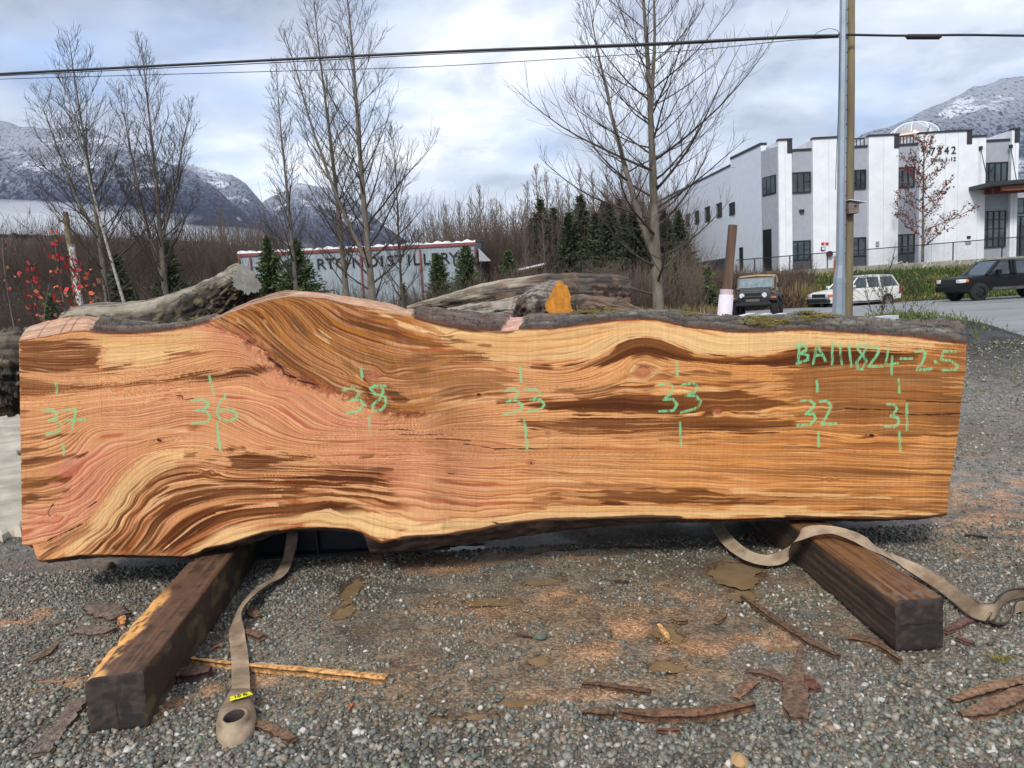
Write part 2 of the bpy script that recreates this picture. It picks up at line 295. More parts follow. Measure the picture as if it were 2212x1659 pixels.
def wood_color(u, v):
    U, V = np.meshgrid(GU, GV)
    evA = tps_fit(SHARED + HUMP); evB = tps_fit(SHARED + LEFT); evC = tps_fit([g for g in SHARED if g[0] >= 1040] + FOOT)
    GA, GB, GC = evA(U, V), evB(U, V), evC(U, V)
    # region masks (with a little raggedness)
    jx = (fbm(u / 14, v / 14, 5) - .5) * 9; jy = (fbm(u / 11, v / 11, 9) - .5) * 9
    ju, jv = u + jx, v + jy
    seamY = np.interp(ju, [p[0] for p in SEAM], [p[1] for p in SEAM], left=0)
    wA = sstep(1.5, -1.5, jv - seamY)
    rightblend = sstep(900, 980, u)
    wA = wA * (1 - rightblend) + rightblend
    fbY = np.interp(ju, [p[0] for p in FOOTB], [p[1] for p in FOOTB], left=2000, right=1100)
    wC = sstep(-1.5, 1.5, jv - fbY) * (1 - sstep(640, 760, u))
    sA, sB, sC = bilin(GA, u, v), bilin(GB, u, v), bilin(GC, u, v)
    s = sA * wA + sB * (1 - wA)
    s = s * (1 - wC) + sC * wC
    # knots: bend and ring the grain
    knots = [(c2((1778,525))[0], 24, .9), (c2((1140,1042))[0], 12, .7), (c3((322,752))[0], 12, .8), (c1((912,916))[0], 9, .7), (c3((1198,885))[0], 8, .8), (c3((962,1138))[0], 7, .7),
             (c2((843,655))[0], 6, .9), (c1((1205,1095))[0], 9, .5), (c1((1022,672))[0], 9, .5), (c1((320,1345))[0], 16, .3), (c2((240,545))[0], 20, .8), (c2((1235,878))[0], 10, .5)]
    kn = np.zeros(u.shape)
    for (kx, ky), r, a in knots:
        d = np.hypot((u - kx) / 1.25, v - ky); w = np.exp(-(d / r) ** 2)
        s = s * (1 - w * .0) + np.sign(v - ky + .001) * 0 + (d - abs(v - ky)) * np.exp(-(d / r / 1.6) ** 2) * np.sign(v - ky) * .6
        kn = np.maximum(kn, a * sstep(r * .9, r * .3, d + 3 * (fbm(u / 6, v / 6, 3) - .5)))
    wob = (fbm(u / 60, v / 40, 21) - .5) * 9 + (fbm(u / 22, s / 10, 22) - .5) * 2.2
    wf = np.clip(np.maximum(wC * (1 - sstep(500, 760, u)), wA * (1 - sstep(800, 960, u))), 0, 1)
    ss = s + wob * (.6 - .56 * wf)
    def vn(x, y, seed):
        return vnoise(x, y, seed) * (1 - wf) + vnoise(x * (1 + .3 * wf), y * 3.0, seed) * wf
    # grain: growth rings of changing width + fine fibre
    ringw = 5.2 + 3.2 * np.sin(ss / 47.) + 1.6 * fbm(ss / 30., u / 900., 31)
    dens = sstep(1100, 1500, u)
    ph = ss / 6.3 + 1.9 * fbm(ss / 22, u / 500, 41) * 3
    ring = (ph % 1.0)
    ring = np.exp(-((ring - .75) / .13) ** 2) + .35 * np.exp(-((ring - .35) / .35) ** 2)
    fine = vn(u / 120, ss / 1.25, 51) * .6 + vn(u / 45, ss / .8, 52) * .4
    mid = .5 * vn(u / 260, ss / 7, 53) + .3 * vn(u / 130, ss / 3.2, 55) + .2 * vn(u / 90, ss / 1.7, 56)
    broad = fbm(u / 420, ss / 26, 54, 3)
    def stain(lst, seed):
        m = np.zeros(u.shape)
        for k, (poly, a, rag) in enumerate(lst):
            xs = [p[0] for p in poly]; ys = [p[1] for p in poly]
            bb = (u > min(xs) - 40) & (u < max(xs) + 40) & (v > min(ys) - 30) & (v < max(ys) + 30)
            if not bb.any(): continue
            uu, vv = u[bb], v[bb]
            sd = pdist(poly, uu, vv) * np.where(inpoly(poly, uu, vv), 1, -1)
            nz = (vnoise(uu / (rag * 7 + 20), ss[bb] / 2.1, seed + k) - .5) * 1.3 + (vnoise(uu / (rag * 3 + 10), ss[bb] / 4.5, seed + k + 7) - .5) * 1.1 + (vnoise(uu / 30, ss[bb] / .9, seed + 3) - .5) * .35
            w = a * sstep(-2.4, 2.4, sd + nz * rag * 1.15)
            m[bb] = np.maximum(m[bb], w)
        return m
    dk = stain(DARK, 100); pl = stain(PALE, 300) * (1 - dk); pk = stain(PINK, 500)
    # overall streakiness of the heartwood on the right and of the hump
    hump = wA * (1 - sstep(860, 1080, u))
    hn = .62 * vn(u / 150, ss / 4.5, 61) + .38 * vn(u / 70, ss / 1.8, 62)
    dk = np.maximum(dk, hump * (.30 + .58 * sstep(.40, .62, hn)) * (1 - pl * .9) * .85)
    ftp = c1((480,1560),(620,1380),(760,1180),(900,1090),(1200,1060),(1876,1060)) + c2((300,1080),(400,1300),(200,1300),(0,1330)) + c1((1500,1370),(1250,1420),(1060,1560))
    fm = sstep(-14, 14, pdist(ftp, u, v) * np.where(inpoly(ftp, u, v), 1, -1))
    fs = vn(u / 130, ss / 3.6, 66) * .7 + vn(u / 50, ss / 1.6, 67) * .3
    dk = np.maximum(dk, fm * .98 * sstep(.47, .53, fs)); dk = dk * (1 - .9 * fm * sstep(.40, .35, fs))
    rt = sstep(1750, 1850, u + 60 * (broad - .5)) * sstep(1180, 1000, v) * 0 + sstep(1500, 1800, u) * (v > 800)
    dk = np.maximum(dk, rt * .55 * sstep(.5, .66, vnoise(u / 190, ss / 3.6, 63) * .7 + vnoise(u / 60, ss / 1.3, 64) * .3) * (1 - pl))
    lo = sstep(1000, 1300, u) * sstep(960, 1000, v)
    dk = np.maximum(dk, lo * .4 * sstep(.5, .68, vnoise(u / 260, ss / 3.2, 65)) * (1 - pl * .8))
    dk *= (.86 + .28 * mid)
    # pale streaks inside stains
    st = sstep(.63, .72, vn(u / 140, ss / 2.4, 71) * .75 + vn(u / 50, ss / 1.2, 72) * .25)
    dk = dk * (1 - .55 * st * sstep(.3, .8, dk) * (1 - sstep(.92, .97, dk)))
    base = srgb(222, 162, 106); pale = srgb(230, 190, 132); pink = srgb(216, 146, 116); dark = srgb(108, 58, 22); ddark = srgb(66, 30, 12); red = srgb(168, 84, 66)
    col = np.empty(u.shape + (3,)); col[:] = base
    mix = lambda a, b, w: a + (b - a) * w[..., None]
    col = mix(col, np.broadcast_to(srgb(206, 142, 84), col.shape), sstep(.35, .7, broad) * .7)
    col = mix(col, np.broadcast_to(srgb(226, 168, 118), col.shape), (1 - sstep(900, 1300, u)) * .5)
    col = mix(col, np.broadcast_to(srgb(208, 138, 66), col.shape), sstep(1150, 1650, u) * .75)
    col = mix(col, np.broadcast_to(pink, col.shape), np.clip(pk, 0, 1) * .85)
    col = mix(col, np.broadcast_to(pale, col.shape), np.clip(pl, 0, 1))
    col = mix(col, np.broadcast_to(srgb(216, 158, 96), col.shape), pl * sstep(.5, .7, broad) * .5)
    # rings
    ra = (.50 * (1 - .45 * dens)) * (1 - .45 * pl) * (.55 + .9 * fbm(u / 130, ss / 40, 81)) * (1 - .3 * dk)
    ringcol = mix(np.broadcast_to(srgb(162, 84, 44), col.shape) + 0, np.broadcast_to(srgb(172, 84, 62), col.shape), pk)
    col = mix(col, ringcol, np.clip(ra * ring * 1.75, 0, .85))
    pr = np.exp(-(((ph + .4) % 1.0 - .5) / .14) ** 2); col = mix(col, np.broadcast_to(srgb(240, 200, 152), col.shape), pr * .34 * (1 - pl) * (.4 + .8 * fbm(u / 90, ss / 30, 84)))
    hl = sstep(.74, .84, vn(u / 170, ss / 1.9, 85) * .8 + vn(u / 60, ss / .9, 86) * .2); col = mix(col, np.broadcast_to(srgb(132, 74, 34), col.shape), hl * .6 * (1 - .7 * pl))
    col = mix(col, np.broadcast_to(dark, col.shape), np.clip(dk, 0, 1) * .97)
    col = mix(col, np.broadcast_to(ddark, col.shape), np.clip(dk, 0, 1) * sstep(.38, .7, mid) * .75)
    # amber and green-black streaks in the hump
    am = hump * sstep(.55, .72, vn(u / 90, ss / 6.5, 91)) * sstep(.2, .5, dk)
    col = mix(col, np.broadcast_to(srgb(176, 108, 34), col.shape), am * .7)
    gr = hump * sstep(.74, .82, vn(u / 70, ss / 5.5, 93))
    col = mix(col, np.broadcast_to(srgb(84, 74, 50), col.shape), gr * .6)
    # ragged red-brown bark inclusion along the seam
    ds = pdist(SEAM[1:], ju, jv, False)
    band = np.exp(-(ds / 9) ** 2) * sstep(.42, .6, fbm(u / 9, v / 9, 95)) * (1 - sstep(890, 960, u)) * sstep(430, 520, u)
    col = mix(col, np.broadcast_to(srgb(150, 80, 58), col.shape), np.clip(band * 1.0, 0, .8))
    band2 = np.exp(-(ds / 14) ** 2) * sstep(.52, .6, fbm(u / 7, v / 8, 97)) * (1 - sstep(890, 960, u)) * sstep(470, 540, u)
    col = mix(col, np.broadcast_to(srgb(110, 56, 38), col.shape), band2 * .7)
    col = mix(col, np.broadcast_to(srgb(186, 104, 76), col.shape), kn * .75)
    for (kx, ky), r, a in knots:
        d = np.hypot((u - kx) / 1.2, v - ky) + 2.2 * (fbm(u / 8, v / 8, 4) - .5)
        rr = .5 + .5 * np.sin(d * 1.9)
        col = col * (1 - (.32 * a * rr * sstep(r, r * .6, d))[..., None])
        col = mix(col, np.broadcast_to(srgb(70, 32, 20), col.shape), a * .8 * sstep(r * .22, r * .08, d) * (r < 14))
    # fibre
    g = 1 + (fine - .5) * .40 + (mid - .5) * .26 + (fbm(u / 3.2, v / 2.4, 99, 2) - .5) * .14
    # saw marks: fine, nearly vertical arcs
    a0 = u + (v - 900) * .045 + ((v - 900) / 300) ** 2 * 7
    saw = (vnoise(a0 / 1.7, v / 130, 111) * .6 + vnoise(a0 / 4.3, v / 220, 112) * .4)
    saw2 = sstep(.70, .9, vnoise(a0 / 1.5, v / 60, 113))
    amp = .05 + .10 * fbm(u / 160, v / 120, 114)
    g = g * (1 + (saw - .5) * amp * 1.7) * (1 - saw2 * .16 * fbm(u / 90, v / 70, 115))
    ff = sstep(.6, .75, vnoise((u * .92 - v * .3) / 3, (v + u * .25) / 120, 116)) * hump
    g = g * (1 + .12 * ff)
    g = g * (1 - .16 * sstep(c1((571, 0))[0][0], c1((574, 0))[0][0], u) * (u < c1((578, 0))[0][0]) * (v < 900))
    col = col * g[..., None]
    for pts, w in CRACKS:
        xs = [p[0] for p in pts]; ys = [p[1] for p in pts]
        bb = (u > min(xs) - 8) & (u < max(xs) + 8) & (v > min(ys) - 8) & (v < max(ys) + 8)
        d = pdist(pts, u[bb], v[bb] + 2.4 * (fbm(u[bb] / 11, v[bb] / 11, 7) - .5), False) if len(pts) > 1 else 0
        wv = w * (.25 + 1.1 * vnoise(u[bb] / 9, v[bb] / 9, 8))
        k = sstep(wv + .5, wv - .5, d) * .92
        col[bb] = col[bb] * (1 - k[:, None]) + srgb(38, 18, 12) * k[:, None]
    # darker wet rim along the lower and upper edge
    tY = np.interp(u, [p[0] for p in TOP], [p[1] for p in TOP]); bY = np.interp(u, [p[0] for p in BOT[2:]], [p[1] for p in BOT[2:]])
    e = np.minimum(v - tY, 99)
    k = sstep(4.5, .8, e + 4 * (fbm(u / 10, v / 6, 121) - .5)) * (1 - sstep(c1((1200,0))[0][0], c1((1300,0))[0][0], u) * (1 - sstep(870, 900, u)))
    col = mix(col, np.broadcast_to(srgb(150, 70, 30), col.shape), k * .8)
    k2 = sstep(60, 0, e - 30) * 0
    wet = c2((475,215),(700,262),(900,300),(1040,300),(1000,308),(800,300),(600,262),(480,225))
    sd = pdist(wet, u, v) * np.where(inpoly(wet, u, v), 1, -1)
    col = mix(col, np.broadcast_to(srgb(70, 34, 22), col.shape), sstep(-3, 2, sd + 3 * (vnoise(u / 30, ss / 1.4, 5) - .5)) * .85)
    eb = bY - v
    nb = sstep(3.5, .5, eb + 3 * (fbm(u / 14, v / 6, 122) - .4))
    col = mix(col, np.broadcast_to(srgb(120, 66, 34), col.shape), nb * .55)
    bk = (sstep(850, 870, u) * sstep(1480, 1470, u) + sstep(1690, 1700, u)) * (sstep(6, 3.5, eb + 5 * (fbm(u / 40, v / 30, 124) - .5)))
    bk = np.maximum(bk, sstep(430, 440, u) * sstep(606, 600, u) * sstep(4, 2, eb))
    col = mix(col, np.broadcast_to(srgb(62, 36, 26), col.shape), np.clip(bk, 0, 1) * .9)
    # darker right margin
    col = mix(col, col * .82, sstep(0, 60, u - 2010 + (v - 740) * .11))
    # chalk
    ck = np.zeros(u.shape)
    for pts in CHALK:
        xs = [p[0] for p in pts]; ys = [p[1] for p in pts]
        bb = (u > min(xs) - 8) & (u < max(xs) + 8) & (v > min(ys) - 8) & (v < max(ys) + 8)
        uu, vv = u[bb], v[bb]
        d = pdist(pts, uu + 1.2 * (vnoise(uu / 7, vv / 7, 131) - .5), vv + 1.2 * (vnoise(uu / 7, vv / 7, 132) - .5), False)
        hat = vnoise((uu + vv * .22) / 2.1, vv / 22, 133)
        wv = 2.55 + 1.0 * (vnoise(uu / 2.3, vv / 9, 134) - .4)
        k = sstep(wv + .8, wv - .6, d) * (.30 + .70 * sstep(.28, .52, hat))
        ck[bb] = np.maximum(ck[bb], k)
    chalkc = srgb(120, 200, 142)
    col = mix(col, np.broadcast_to(chalkc, col.shape), ck * .84)
    return np.clip(col, 0, 1)
# ---------------------------------------------------------------- helpers
COL = sc.collection
rnd = random.Random(7)
def at_np(U, V, d):
    U = np.asarray(U, float); V = np.asarray(V, float)
    r = np.array(_f0)[None] + np.array(_rt)[None] * ((U.ravel() - CX) / FPX)[:, None] - np.array(_up)[None] * ((V.ravel() - CY) / FPX)[:, None]
    return np.array(EYE)[None] + r * (np.broadcast_to(d, U.shape).ravel() / r[:, 1])[:, None]
def lin(c): return tuple(float(q) for q in srgb(*c))
def tag(o, label=None, cat=None, group=None, kind=None):
    if label: o['label'] = label
    if cat: o['category'] = cat
    if group: o['group'] = group
    if kind: o['kind'] = kind
    return o
def empty(name, loc, label, cat, group=None, rz=0.0):
    o = bpy.data.objects.new(name, None); COL.objects.link(o); o.location = loc; o.rotation_euler = (0, 0, rz); o.empty_display_size = .1
    return tag(o, label, cat, group)
def big_mesh(name, verts, faces, m, colors=None, parent=None, smooth=False, matidx=None):
    """verts (n,3) numpy, faces (k,3|4) numpy; colors (n,3) linear -> attribute 'Col'"""
    me = bpy.data.meshes.new(name); verts = np.asarray(verts, np.float32); faces = np.asarray(faces, np.int32)
    n, k = faces.shape
    me.vertices.add(len(verts)); me.vertices.foreach_set('co', verts.ravel())
    me.loops.add(n * k); me.loops.foreach_set('vertex_index', faces.ravel())
    me.polygons.add(n); me.polygons.foreach_set('loop_start', np.arange(0, n * k, k, dtype=np.int32)); me.polygons.foreach_set('loop_total', np.full(n, k, np.int32))
    if smooth: me.polygons.foreach_set('use_smooth', np.ones(n, bool))
    if colors is not None:
        ca = me.color_attributes.new('Col', 'FLOAT_COLOR', 'POINT')
        ca.data.foreach_set('color', np.concatenate([np.asarray(colors, np.float32), np.ones((len(verts), 1), np.float32)], 1).ravel())
    for q in (m if isinstance(m, (list, tuple)) else [m]): me.materials.append(q)
    if matidx is not None: me.polygons.foreach_set('material_index', np.asarray(matidx, np.int32))
    me.update(); me.validate()
    o = bpy.data.objects.new(name, me); COL.objects.link(o)
    if parent: o.parent = parent
    return o
class MB:
    """collects shapes; build() makes one mesh object. Coordinates are local to the parent."""
    def __init__(s): s.v = []; s.f = []; s.mi = []; s.cur = 0
    def add(s, vs, fs):
        b = len(s.v); s.v += [tuple(p) for p in vs]; s.f += [tuple(b + i for i in f) for f in fs]; s.mi += [s.cur] * len(fs); return s
    def box(s, x0, x1, y0, y1, z0, z1, c=.0):
        if c <= 0:
            vs = [(x, y, z) for z in (z0, z1) for y in (y0, y1) for x in (x0, x1)]
            return s.add(vs, [(0, 2, 3, 1), (4, 5, 7, 6), (0, 1, 5, 4), (2, 6, 7, 3), (0, 4, 6, 2), (1, 3, 7, 5)])
        # chamfered: three crossed octagon-like shells
        vs = []
        for sx in (0, 1):
            for sy in (0, 1):
                for sz in (0, 1):
                    X = (x0, x1)[sx]; Y = (y0, y1)[sy]; Z = (z0, z1)[sz]
                    dx = c * (1 - 2 * sx); dy = c * (1 - 2 * sy); dz = c * (1 - 2 * sz)
                    vs += [(X, Y + dy, Z + dz), (X + dx, Y, Z + dz), (X + dx, Y + dy, Z)]
        I = lambda sx, sy, sz, k: (sx * 4 + sy * 2 + sz) * 3 + k
        fs = []
        for sx in (0, 1): q = (I(sx,0,0,0), I(sx,0,1,0), I(sx,1,1,0), I(sx,1,0,0)); fs.append(q if sx == 0 else q[::-1])
        for sy in (0, 1): q = (I(0,sy,0,1), I(1,sy,0,1), I(1,sy,1,1), I(0,sy,1,1)); fs.append(q if sy == 0 else q[::-1])
        for sz in (0, 1): q = (I(0,0,sz,2), I(0,1,sz,2), I(1,1,sz,2), I(1,0,sz,2)); fs.append(q if sz == 0 else q[::-1])
        for a in (0, 1):
            for b in (0, 1):
                fs.append((I(a,b,0,0), I(a,b,1,0), I(a,b,1,1), I(a,b,0,1))); fs.append((I(a,0,b,0), I(a,1,b,0), I(a,1,b,2), I(a,0,b,2))); fs.append((I(0,a,b,1), I(1,a,b,1), I(1,a,b,2), I(0,a,b,2)))
                for d in (0, 1): fs.append((I(a,b,d,0), I(a,b,d,1), I(a,b,d,2)))
        return s.add(vs, fs)
    def tube(s, pts, rad, n=8, caps=True):
        pts = [Vector(p) for p in pts]; rad = rad if isinstance(rad, (list, tuple)) else [rad] * len(pts)
        vs = []; prev = None
        for i, p in enumerate(pts):
            t = (pts[min(i + 1, len(pts) - 1)] - pts[max(i - 1, 0)]).normalized()
            if prev is None: a = t.orthogonal().normalized()
            else: a = (prev - t * prev.dot(t)).normalized()
            prev = a; b = t.cross(a)
            vs += [p + (a * math.cos(2 * math.pi * k / n) + b * math.sin(2 * math.pi * k / n)) * rad[i] for k in range(n)]
        fs = [(i * n + k, i * n + (k + 1) % n, (i + 1) * n + (k + 1) % n, (i + 1) * n + k) for i in range(len(pts) - 1) for k in range(n)]
        if caps: fs += [tuple(range(n))[::-1], tuple((len(pts) - 1) * n + k for k in range(n))]
        return s.add(vs, fs)
    def prism(s, poly, y0, y1, axis='y', inset=0.0):
        """poly: list of (a,b) in the plane across `axis`"""
        n = len(poly); f = {'y': lambda a, b, t: (a, t, b), 'x': lambda a, b, t: (t, a, b), 'z': lambda a, b, t: (a, b, t)}[axis]
        vs = [f(a, b, y0) for a, b in poly] + [f(a, b, y1) for a, b in poly]
        return s.add(vs, [tuple(range(n)), tuple(range(2 * n - 1, n - 1, -1))] + [(i, i + n, (i + 1) % n + n, (i + 1) % n) for i in range(n)])
    def grid(s, P):
        r = len(P); c = len(P[0])
        return s.add([p for row in P for p in row], [(i * c + j, i * c + j + 1, (i + 1) * c + j + 1, (i + 1) * c + j) for i in range(r - 1) for j in range(c - 1)])
    def ball(s, c, r, seed=0, jit=.15, sub=2, sq=(1, 1, 1)):
        bm = bmesh.new(); bmesh.ops.create_icosphere(bm, subdivisions=sub, radius=1); rr = random.Random(seed)
        o = [rr.random() * 9 for _ in range(3)]
        vs = []
        for v in bm.verts:
            k = 1 + jit * (math.sin(v.co.x * 3 + o[0]) + math.sin(v.co.y * 4 + o[1]) + math.sin(v.co.z * 5 + o[2])) / 1.5 + jit * .5 * (rr.random() - .5)
            vs.append((c[0] + v.co.x * r * k * sq[0], c[1] + v.co.y * r * k * sq[1], c[2] + v.co.z * r * k * sq[2]))
        fs = [tuple(v.index for v in f.verts) for f in bm.faces]; bm.free()
        return s.add(vs, fs)
    def build(s, name, m, parent=None, smooth=False, recalc=True, bevel=0):
        me = bpy.data.meshes.new(name); me.from_pydata(s.v, [], s.f)
        ms = m if isinstance(m, (list, tuple)) else [m]
        for q in ms: me.materials.append(q)
        if len(ms) > 1: me.polygons.foreach_set('material_index', s.mi)
        if recalc:
            bm = bmesh.new(); bm.from_mesh(me); bmesh.ops.recalc_face_normals(bm, faces=bm.faces); bm.to_mesh(me); bm.free()
        if smooth: me.polygons.foreach_set('use_smooth', [True] * len(me.polygons))
        me.update()
        o = bpy.data.objects.new(name, me); COL.objects.link(o)
        if parent: o.parent = parent
        if bevel:
            b = o.modifiers.new('bevel', 'BEVEL'); b.width = bevel; b.segments = 2; b.limit_method = 'ANGLE'
        return o
_mats = {}
def mat(name, c, c2=None, rough=.8, scale=6.0, bump=.15, bscale=None, metal=0.0, stretch=(1, 1, 1), attr=False, detail=6, spec=.5, coat=0.0, alpha=1.0, lo=.35, hi=.65, bdist=.02, mixa=1.0):
    if name in _mats: return _mats[name]
    m = bpy.data.materials.new(name); m.use_nodes = True; t = m.node_tree; n = t.nodes; l = t.links
    b = n['Principled BSDF']; b.inputs['Roughness'].default_value = rough; b.inputs['Metallic'].default_value = metal; b.inputs['Specular IOR Level'].default_value = spec; b.inputs['Coat Weight'].default_value = coat
    co = n.new('ShaderNodeTexCoord'); mp = n.new('ShaderNodeMapping'); mp.inputs['Scale'].default_value = stretch; l.new(co.outputs['Object'], mp.inputs[0])
    no = n.new('ShaderNodeTexNoise'); no.inputs['Scale'].default_value = scale; no.inputs['Detail'].default_value = detail; no.inputs['Roughness'].default_value = .6; l.new(mp.outputs[0], no.inputs['Vector'])
    rp = n.new('ShaderNodeMapRange'); rp.inputs[1].default_value = lo; rp.inputs[2].default_value = hi; l.new(no.outputs['Fac'], rp.inputs[0])
    mx = n.new('ShaderNodeMix'); mx.data_type = 'RGBA'; l.new(rp.outputs[0], mx.inputs[0])
    if attr:
        at_ = n.new('ShaderNodeVertexColor'); at_.layer_name = 'Col'
        l.new(at_.outputs[0], mx.inputs[6])
        mu = n.new('ShaderNodeMix'); mu.data_type = 'RGBA'; mu.blend_type = 'MULTIPLY'; mu.inputs[0].default_value = 1; l.new(at_.outputs[0], mu.inputs[6]); mu.inputs[7].default_value = (*[mixa] * 3, 1)
        l.new(mu.outputs[2], mx.inputs[7])
    else:
        a = lin(c); bb = lin(c2) if c2 else tuple(q * .75 for q in a)
        mx.inputs[6].default_value = (*a, 1); mx.inputs[7].default_value = (*bb, 1)
    l.new(mx.outputs[2], b.inputs['Base Color'])
    if bump:
        nb = n.new('ShaderNodeTexNoise'); nb.inputs['Scale'].default_value = bscale or scale * 4; nb.inputs['Detail'].default_value = 5; l.new(mp.outputs[0], nb.inputs['Vector'])
        bu = n.new('ShaderNodeBump'); bu.inputs['Strength'].default_value = bump; bu.inputs['Distance'].default_value = bdist; l.new(nb.outputs['Fac'], bu.inputs['Height']); l.new(bu.outputs[0], b.inputs['Normal'])
    if alpha < 1: b.inputs['Alpha'].default_value = alpha
    _mats[name] = m; return m
def glass(name='tinted glass', c=(20, 26, 30), rough=.06):
    return mat(name, c, c, rough=rough, bump=0, spec=.8)
def copy_tree(o, parent=None):
    c = o.copy(); COL.objects.link(c); c.parent = parent
    for ch in [q for q in bpy.data.objects if q.parent == o]: copy_tree(ch, c)
    return c
def text_mesh(body, size, depth, align='CENTER', space=1.0):
    cu = bpy.data.curves.new('txt', 'FONT'); cu.body = body; cu.size = size; cu.extrude = depth; cu.align_x = align; cu.space_character = space; cu.resolution_u = 3
    o = bpy.data.objects.new('txt', cu); COL.objects.link(o)
    me = bpy.data.meshes.new_from_object(o.evaluated_get(bpy.context.evaluated_depsgraph_get()))
    bpy.data.objects.remove(o); bpy.data.curves.remove(cu)
    vs = [tuple(v.co) for v in me.vertices]; fs = [tuple(p.vertices) for p in me.polygons]; bpy.data.meshes.remove(me)
    return vs, fs
def smooth_path(pts, n):
    """Catmull-Rom through the points, n samples"""
    P = [np.array(p, float) for p in pts]; P = [2 * P[0] - P[1]] + P + [2 * P[-1] - P[-2]]
    out = []; m = len(P) - 3
    for k in range(n):
        t = k / (n - 1) * m; i = min(int(t), m - 1); t -= i
        a, b, c, d = P[i:i + 4]
        out.append(.5 * ((2 * b) + (c - a) * t + (2 * a - 5 * b + 4 * c - d) * t * t + (3 * b - a - 3 * c + d) * t ** 3))
    return np.array(out)
# ---------------------------------------------------------------- ground, road, hills
def groundz(x, y):
    x = np.asarray(x, float); y = np.asarray(y, float)
    z = -.10 * sstep(10, 26, y) - .14 * sstep(24, 36, y) * sstep(16, 8, x)
    z = z + 1.72 * sstep(41.5, 48.0, y) * sstep(6.5, 13, x) * 1.0
    z = z - .25 * sstep(30, 60, y) * sstep(-8, -18, x) + 1.6 * sstep(80, 115, y) * sstep(-20, -40, x)
    m = np.exp(-(((x - 6.25) / 1.45) ** 2 + ((y - 11.4) / 2.6) ** 2) ** 1.3) * .72
    return z + m
def lump(x, y):
    near = sstep(14, 5, np.hypot(x * .8, y - 3))
    return near * ((fbm(x / .5, y / .5, 3) - .5) * .035 + (fbm(x / .09, y / .09, 4) - .5) * .012)
def pud(x, y):
    """where puddles lie"""
    r = np.zeros(np.shape(x))
    for (X, Y, a, b) in PUD:
        p = gnd(X, Y); d = np.hypot((x - p.x) / a, (y - p.y) / b) + .55 * (fbm(x / .08, y / .08, 12) - .5)
        r = np.maximum(r, sstep(1.15, .75, d))
    return r
PUD = [(760, 1275, .055, .16), (742, 1320, .05, .09), (1590, 1240, .15, .17), (1605, 1285, .07, .08), (1700, 1404, .06, .028), (1440, 1365, .06, .09), (1165, 1430, .05, .04),
       (1130, 1520, .09, .03), (1040, 1545, .08, .025), (950, 1555, .05, .02), (1180, 1255, .14, .05), (1440, 1440, .08, .05), (1290, 1190, .35, .06), (1060, 1300, .15, .05), (990, 1180, .2, .05)]
SAW = [(980, 1215, .42, .12), (1230, 1190, .5, .12), (1150, 1300, .35, .13), (1000, 1330, .25, .12), (930, 1462, .16, .03), (1300, 1420, .26, .10), (1500, 1420, .22, .12), (1450, 1300, .3, .12), (1350, 1350, .25, .10), (1240, 1500, .3, .04),
       (440, 1480, .12, .08), (340, 1520, .12, .1), (560, 1465, .12, .05), (810, 1205, .08, .1), (120, 1480, .2, .04), (620, 1250, .05, .05), (60, 1330, .2, .1), (2180, 1150, .6, .3), (1640, 1380, .2, .08), (760, 1200, .1, .08), (2100, 1060, .7, .3)]
def sawm(x, y):
    r = np.zeros(np.shape(x))
    for (X, Y, a, b) in SAW:
        p = gnd(X, Y); d = np.hypot((x - p.x) / a, (y - p.y) / (b * 1.6))
        r = np.maximum(r, sstep(1.3, .35, d))
    return r * sstep(.35, .60, fbm(np.asarray(x) / .14, np.asarray(y) / .09, 15, 5))
def axis_(lo, hi, step, far, grow=1.16):
    a = list(np.arange(lo, hi, step)); s = step; v = a[-1]
    while v < far[1]: s *= grow; v += s; a.append(v)
    s = step; v = a[0]; b = []
    while v > far[0]: s *= grow; v -= s; b.append(v)
    return np.array(b[::-1] + a)
gx = axis_(-3.2, 3.4, .03, (-4200, 4200)); gy = axis_(1.4, 5.2, .03, (-60, 6500))
for extra in (np.arange(5, 60, .6),):
    gy = np.unique(np.concatenate([gy, extra])); 
gx = np.unique(np.concatenate([gx, np.arange(3.6, 45, .6), np.arange(-45, -3.4, .8)]))
X, Y = np.meshgrid(gx, gy)
Z = groundz(X, Y) + lump(X, Y) - .012 * pud(X, Y)
fr = sstep(400, 3000, np.hypot(X, Y)); Z = Z - fr * 4
i, j = np.meshgrid(np.arange(len(gy) - 1), np.arange(len(gx) - 1), indexing='ij'); nx = len(gx)
gf = np.stack([i * nx + j, i * nx + j + 1, (i + 1) * nx + j + 1, (i + 1) * nx + j], -1).reshape(-1, 4)
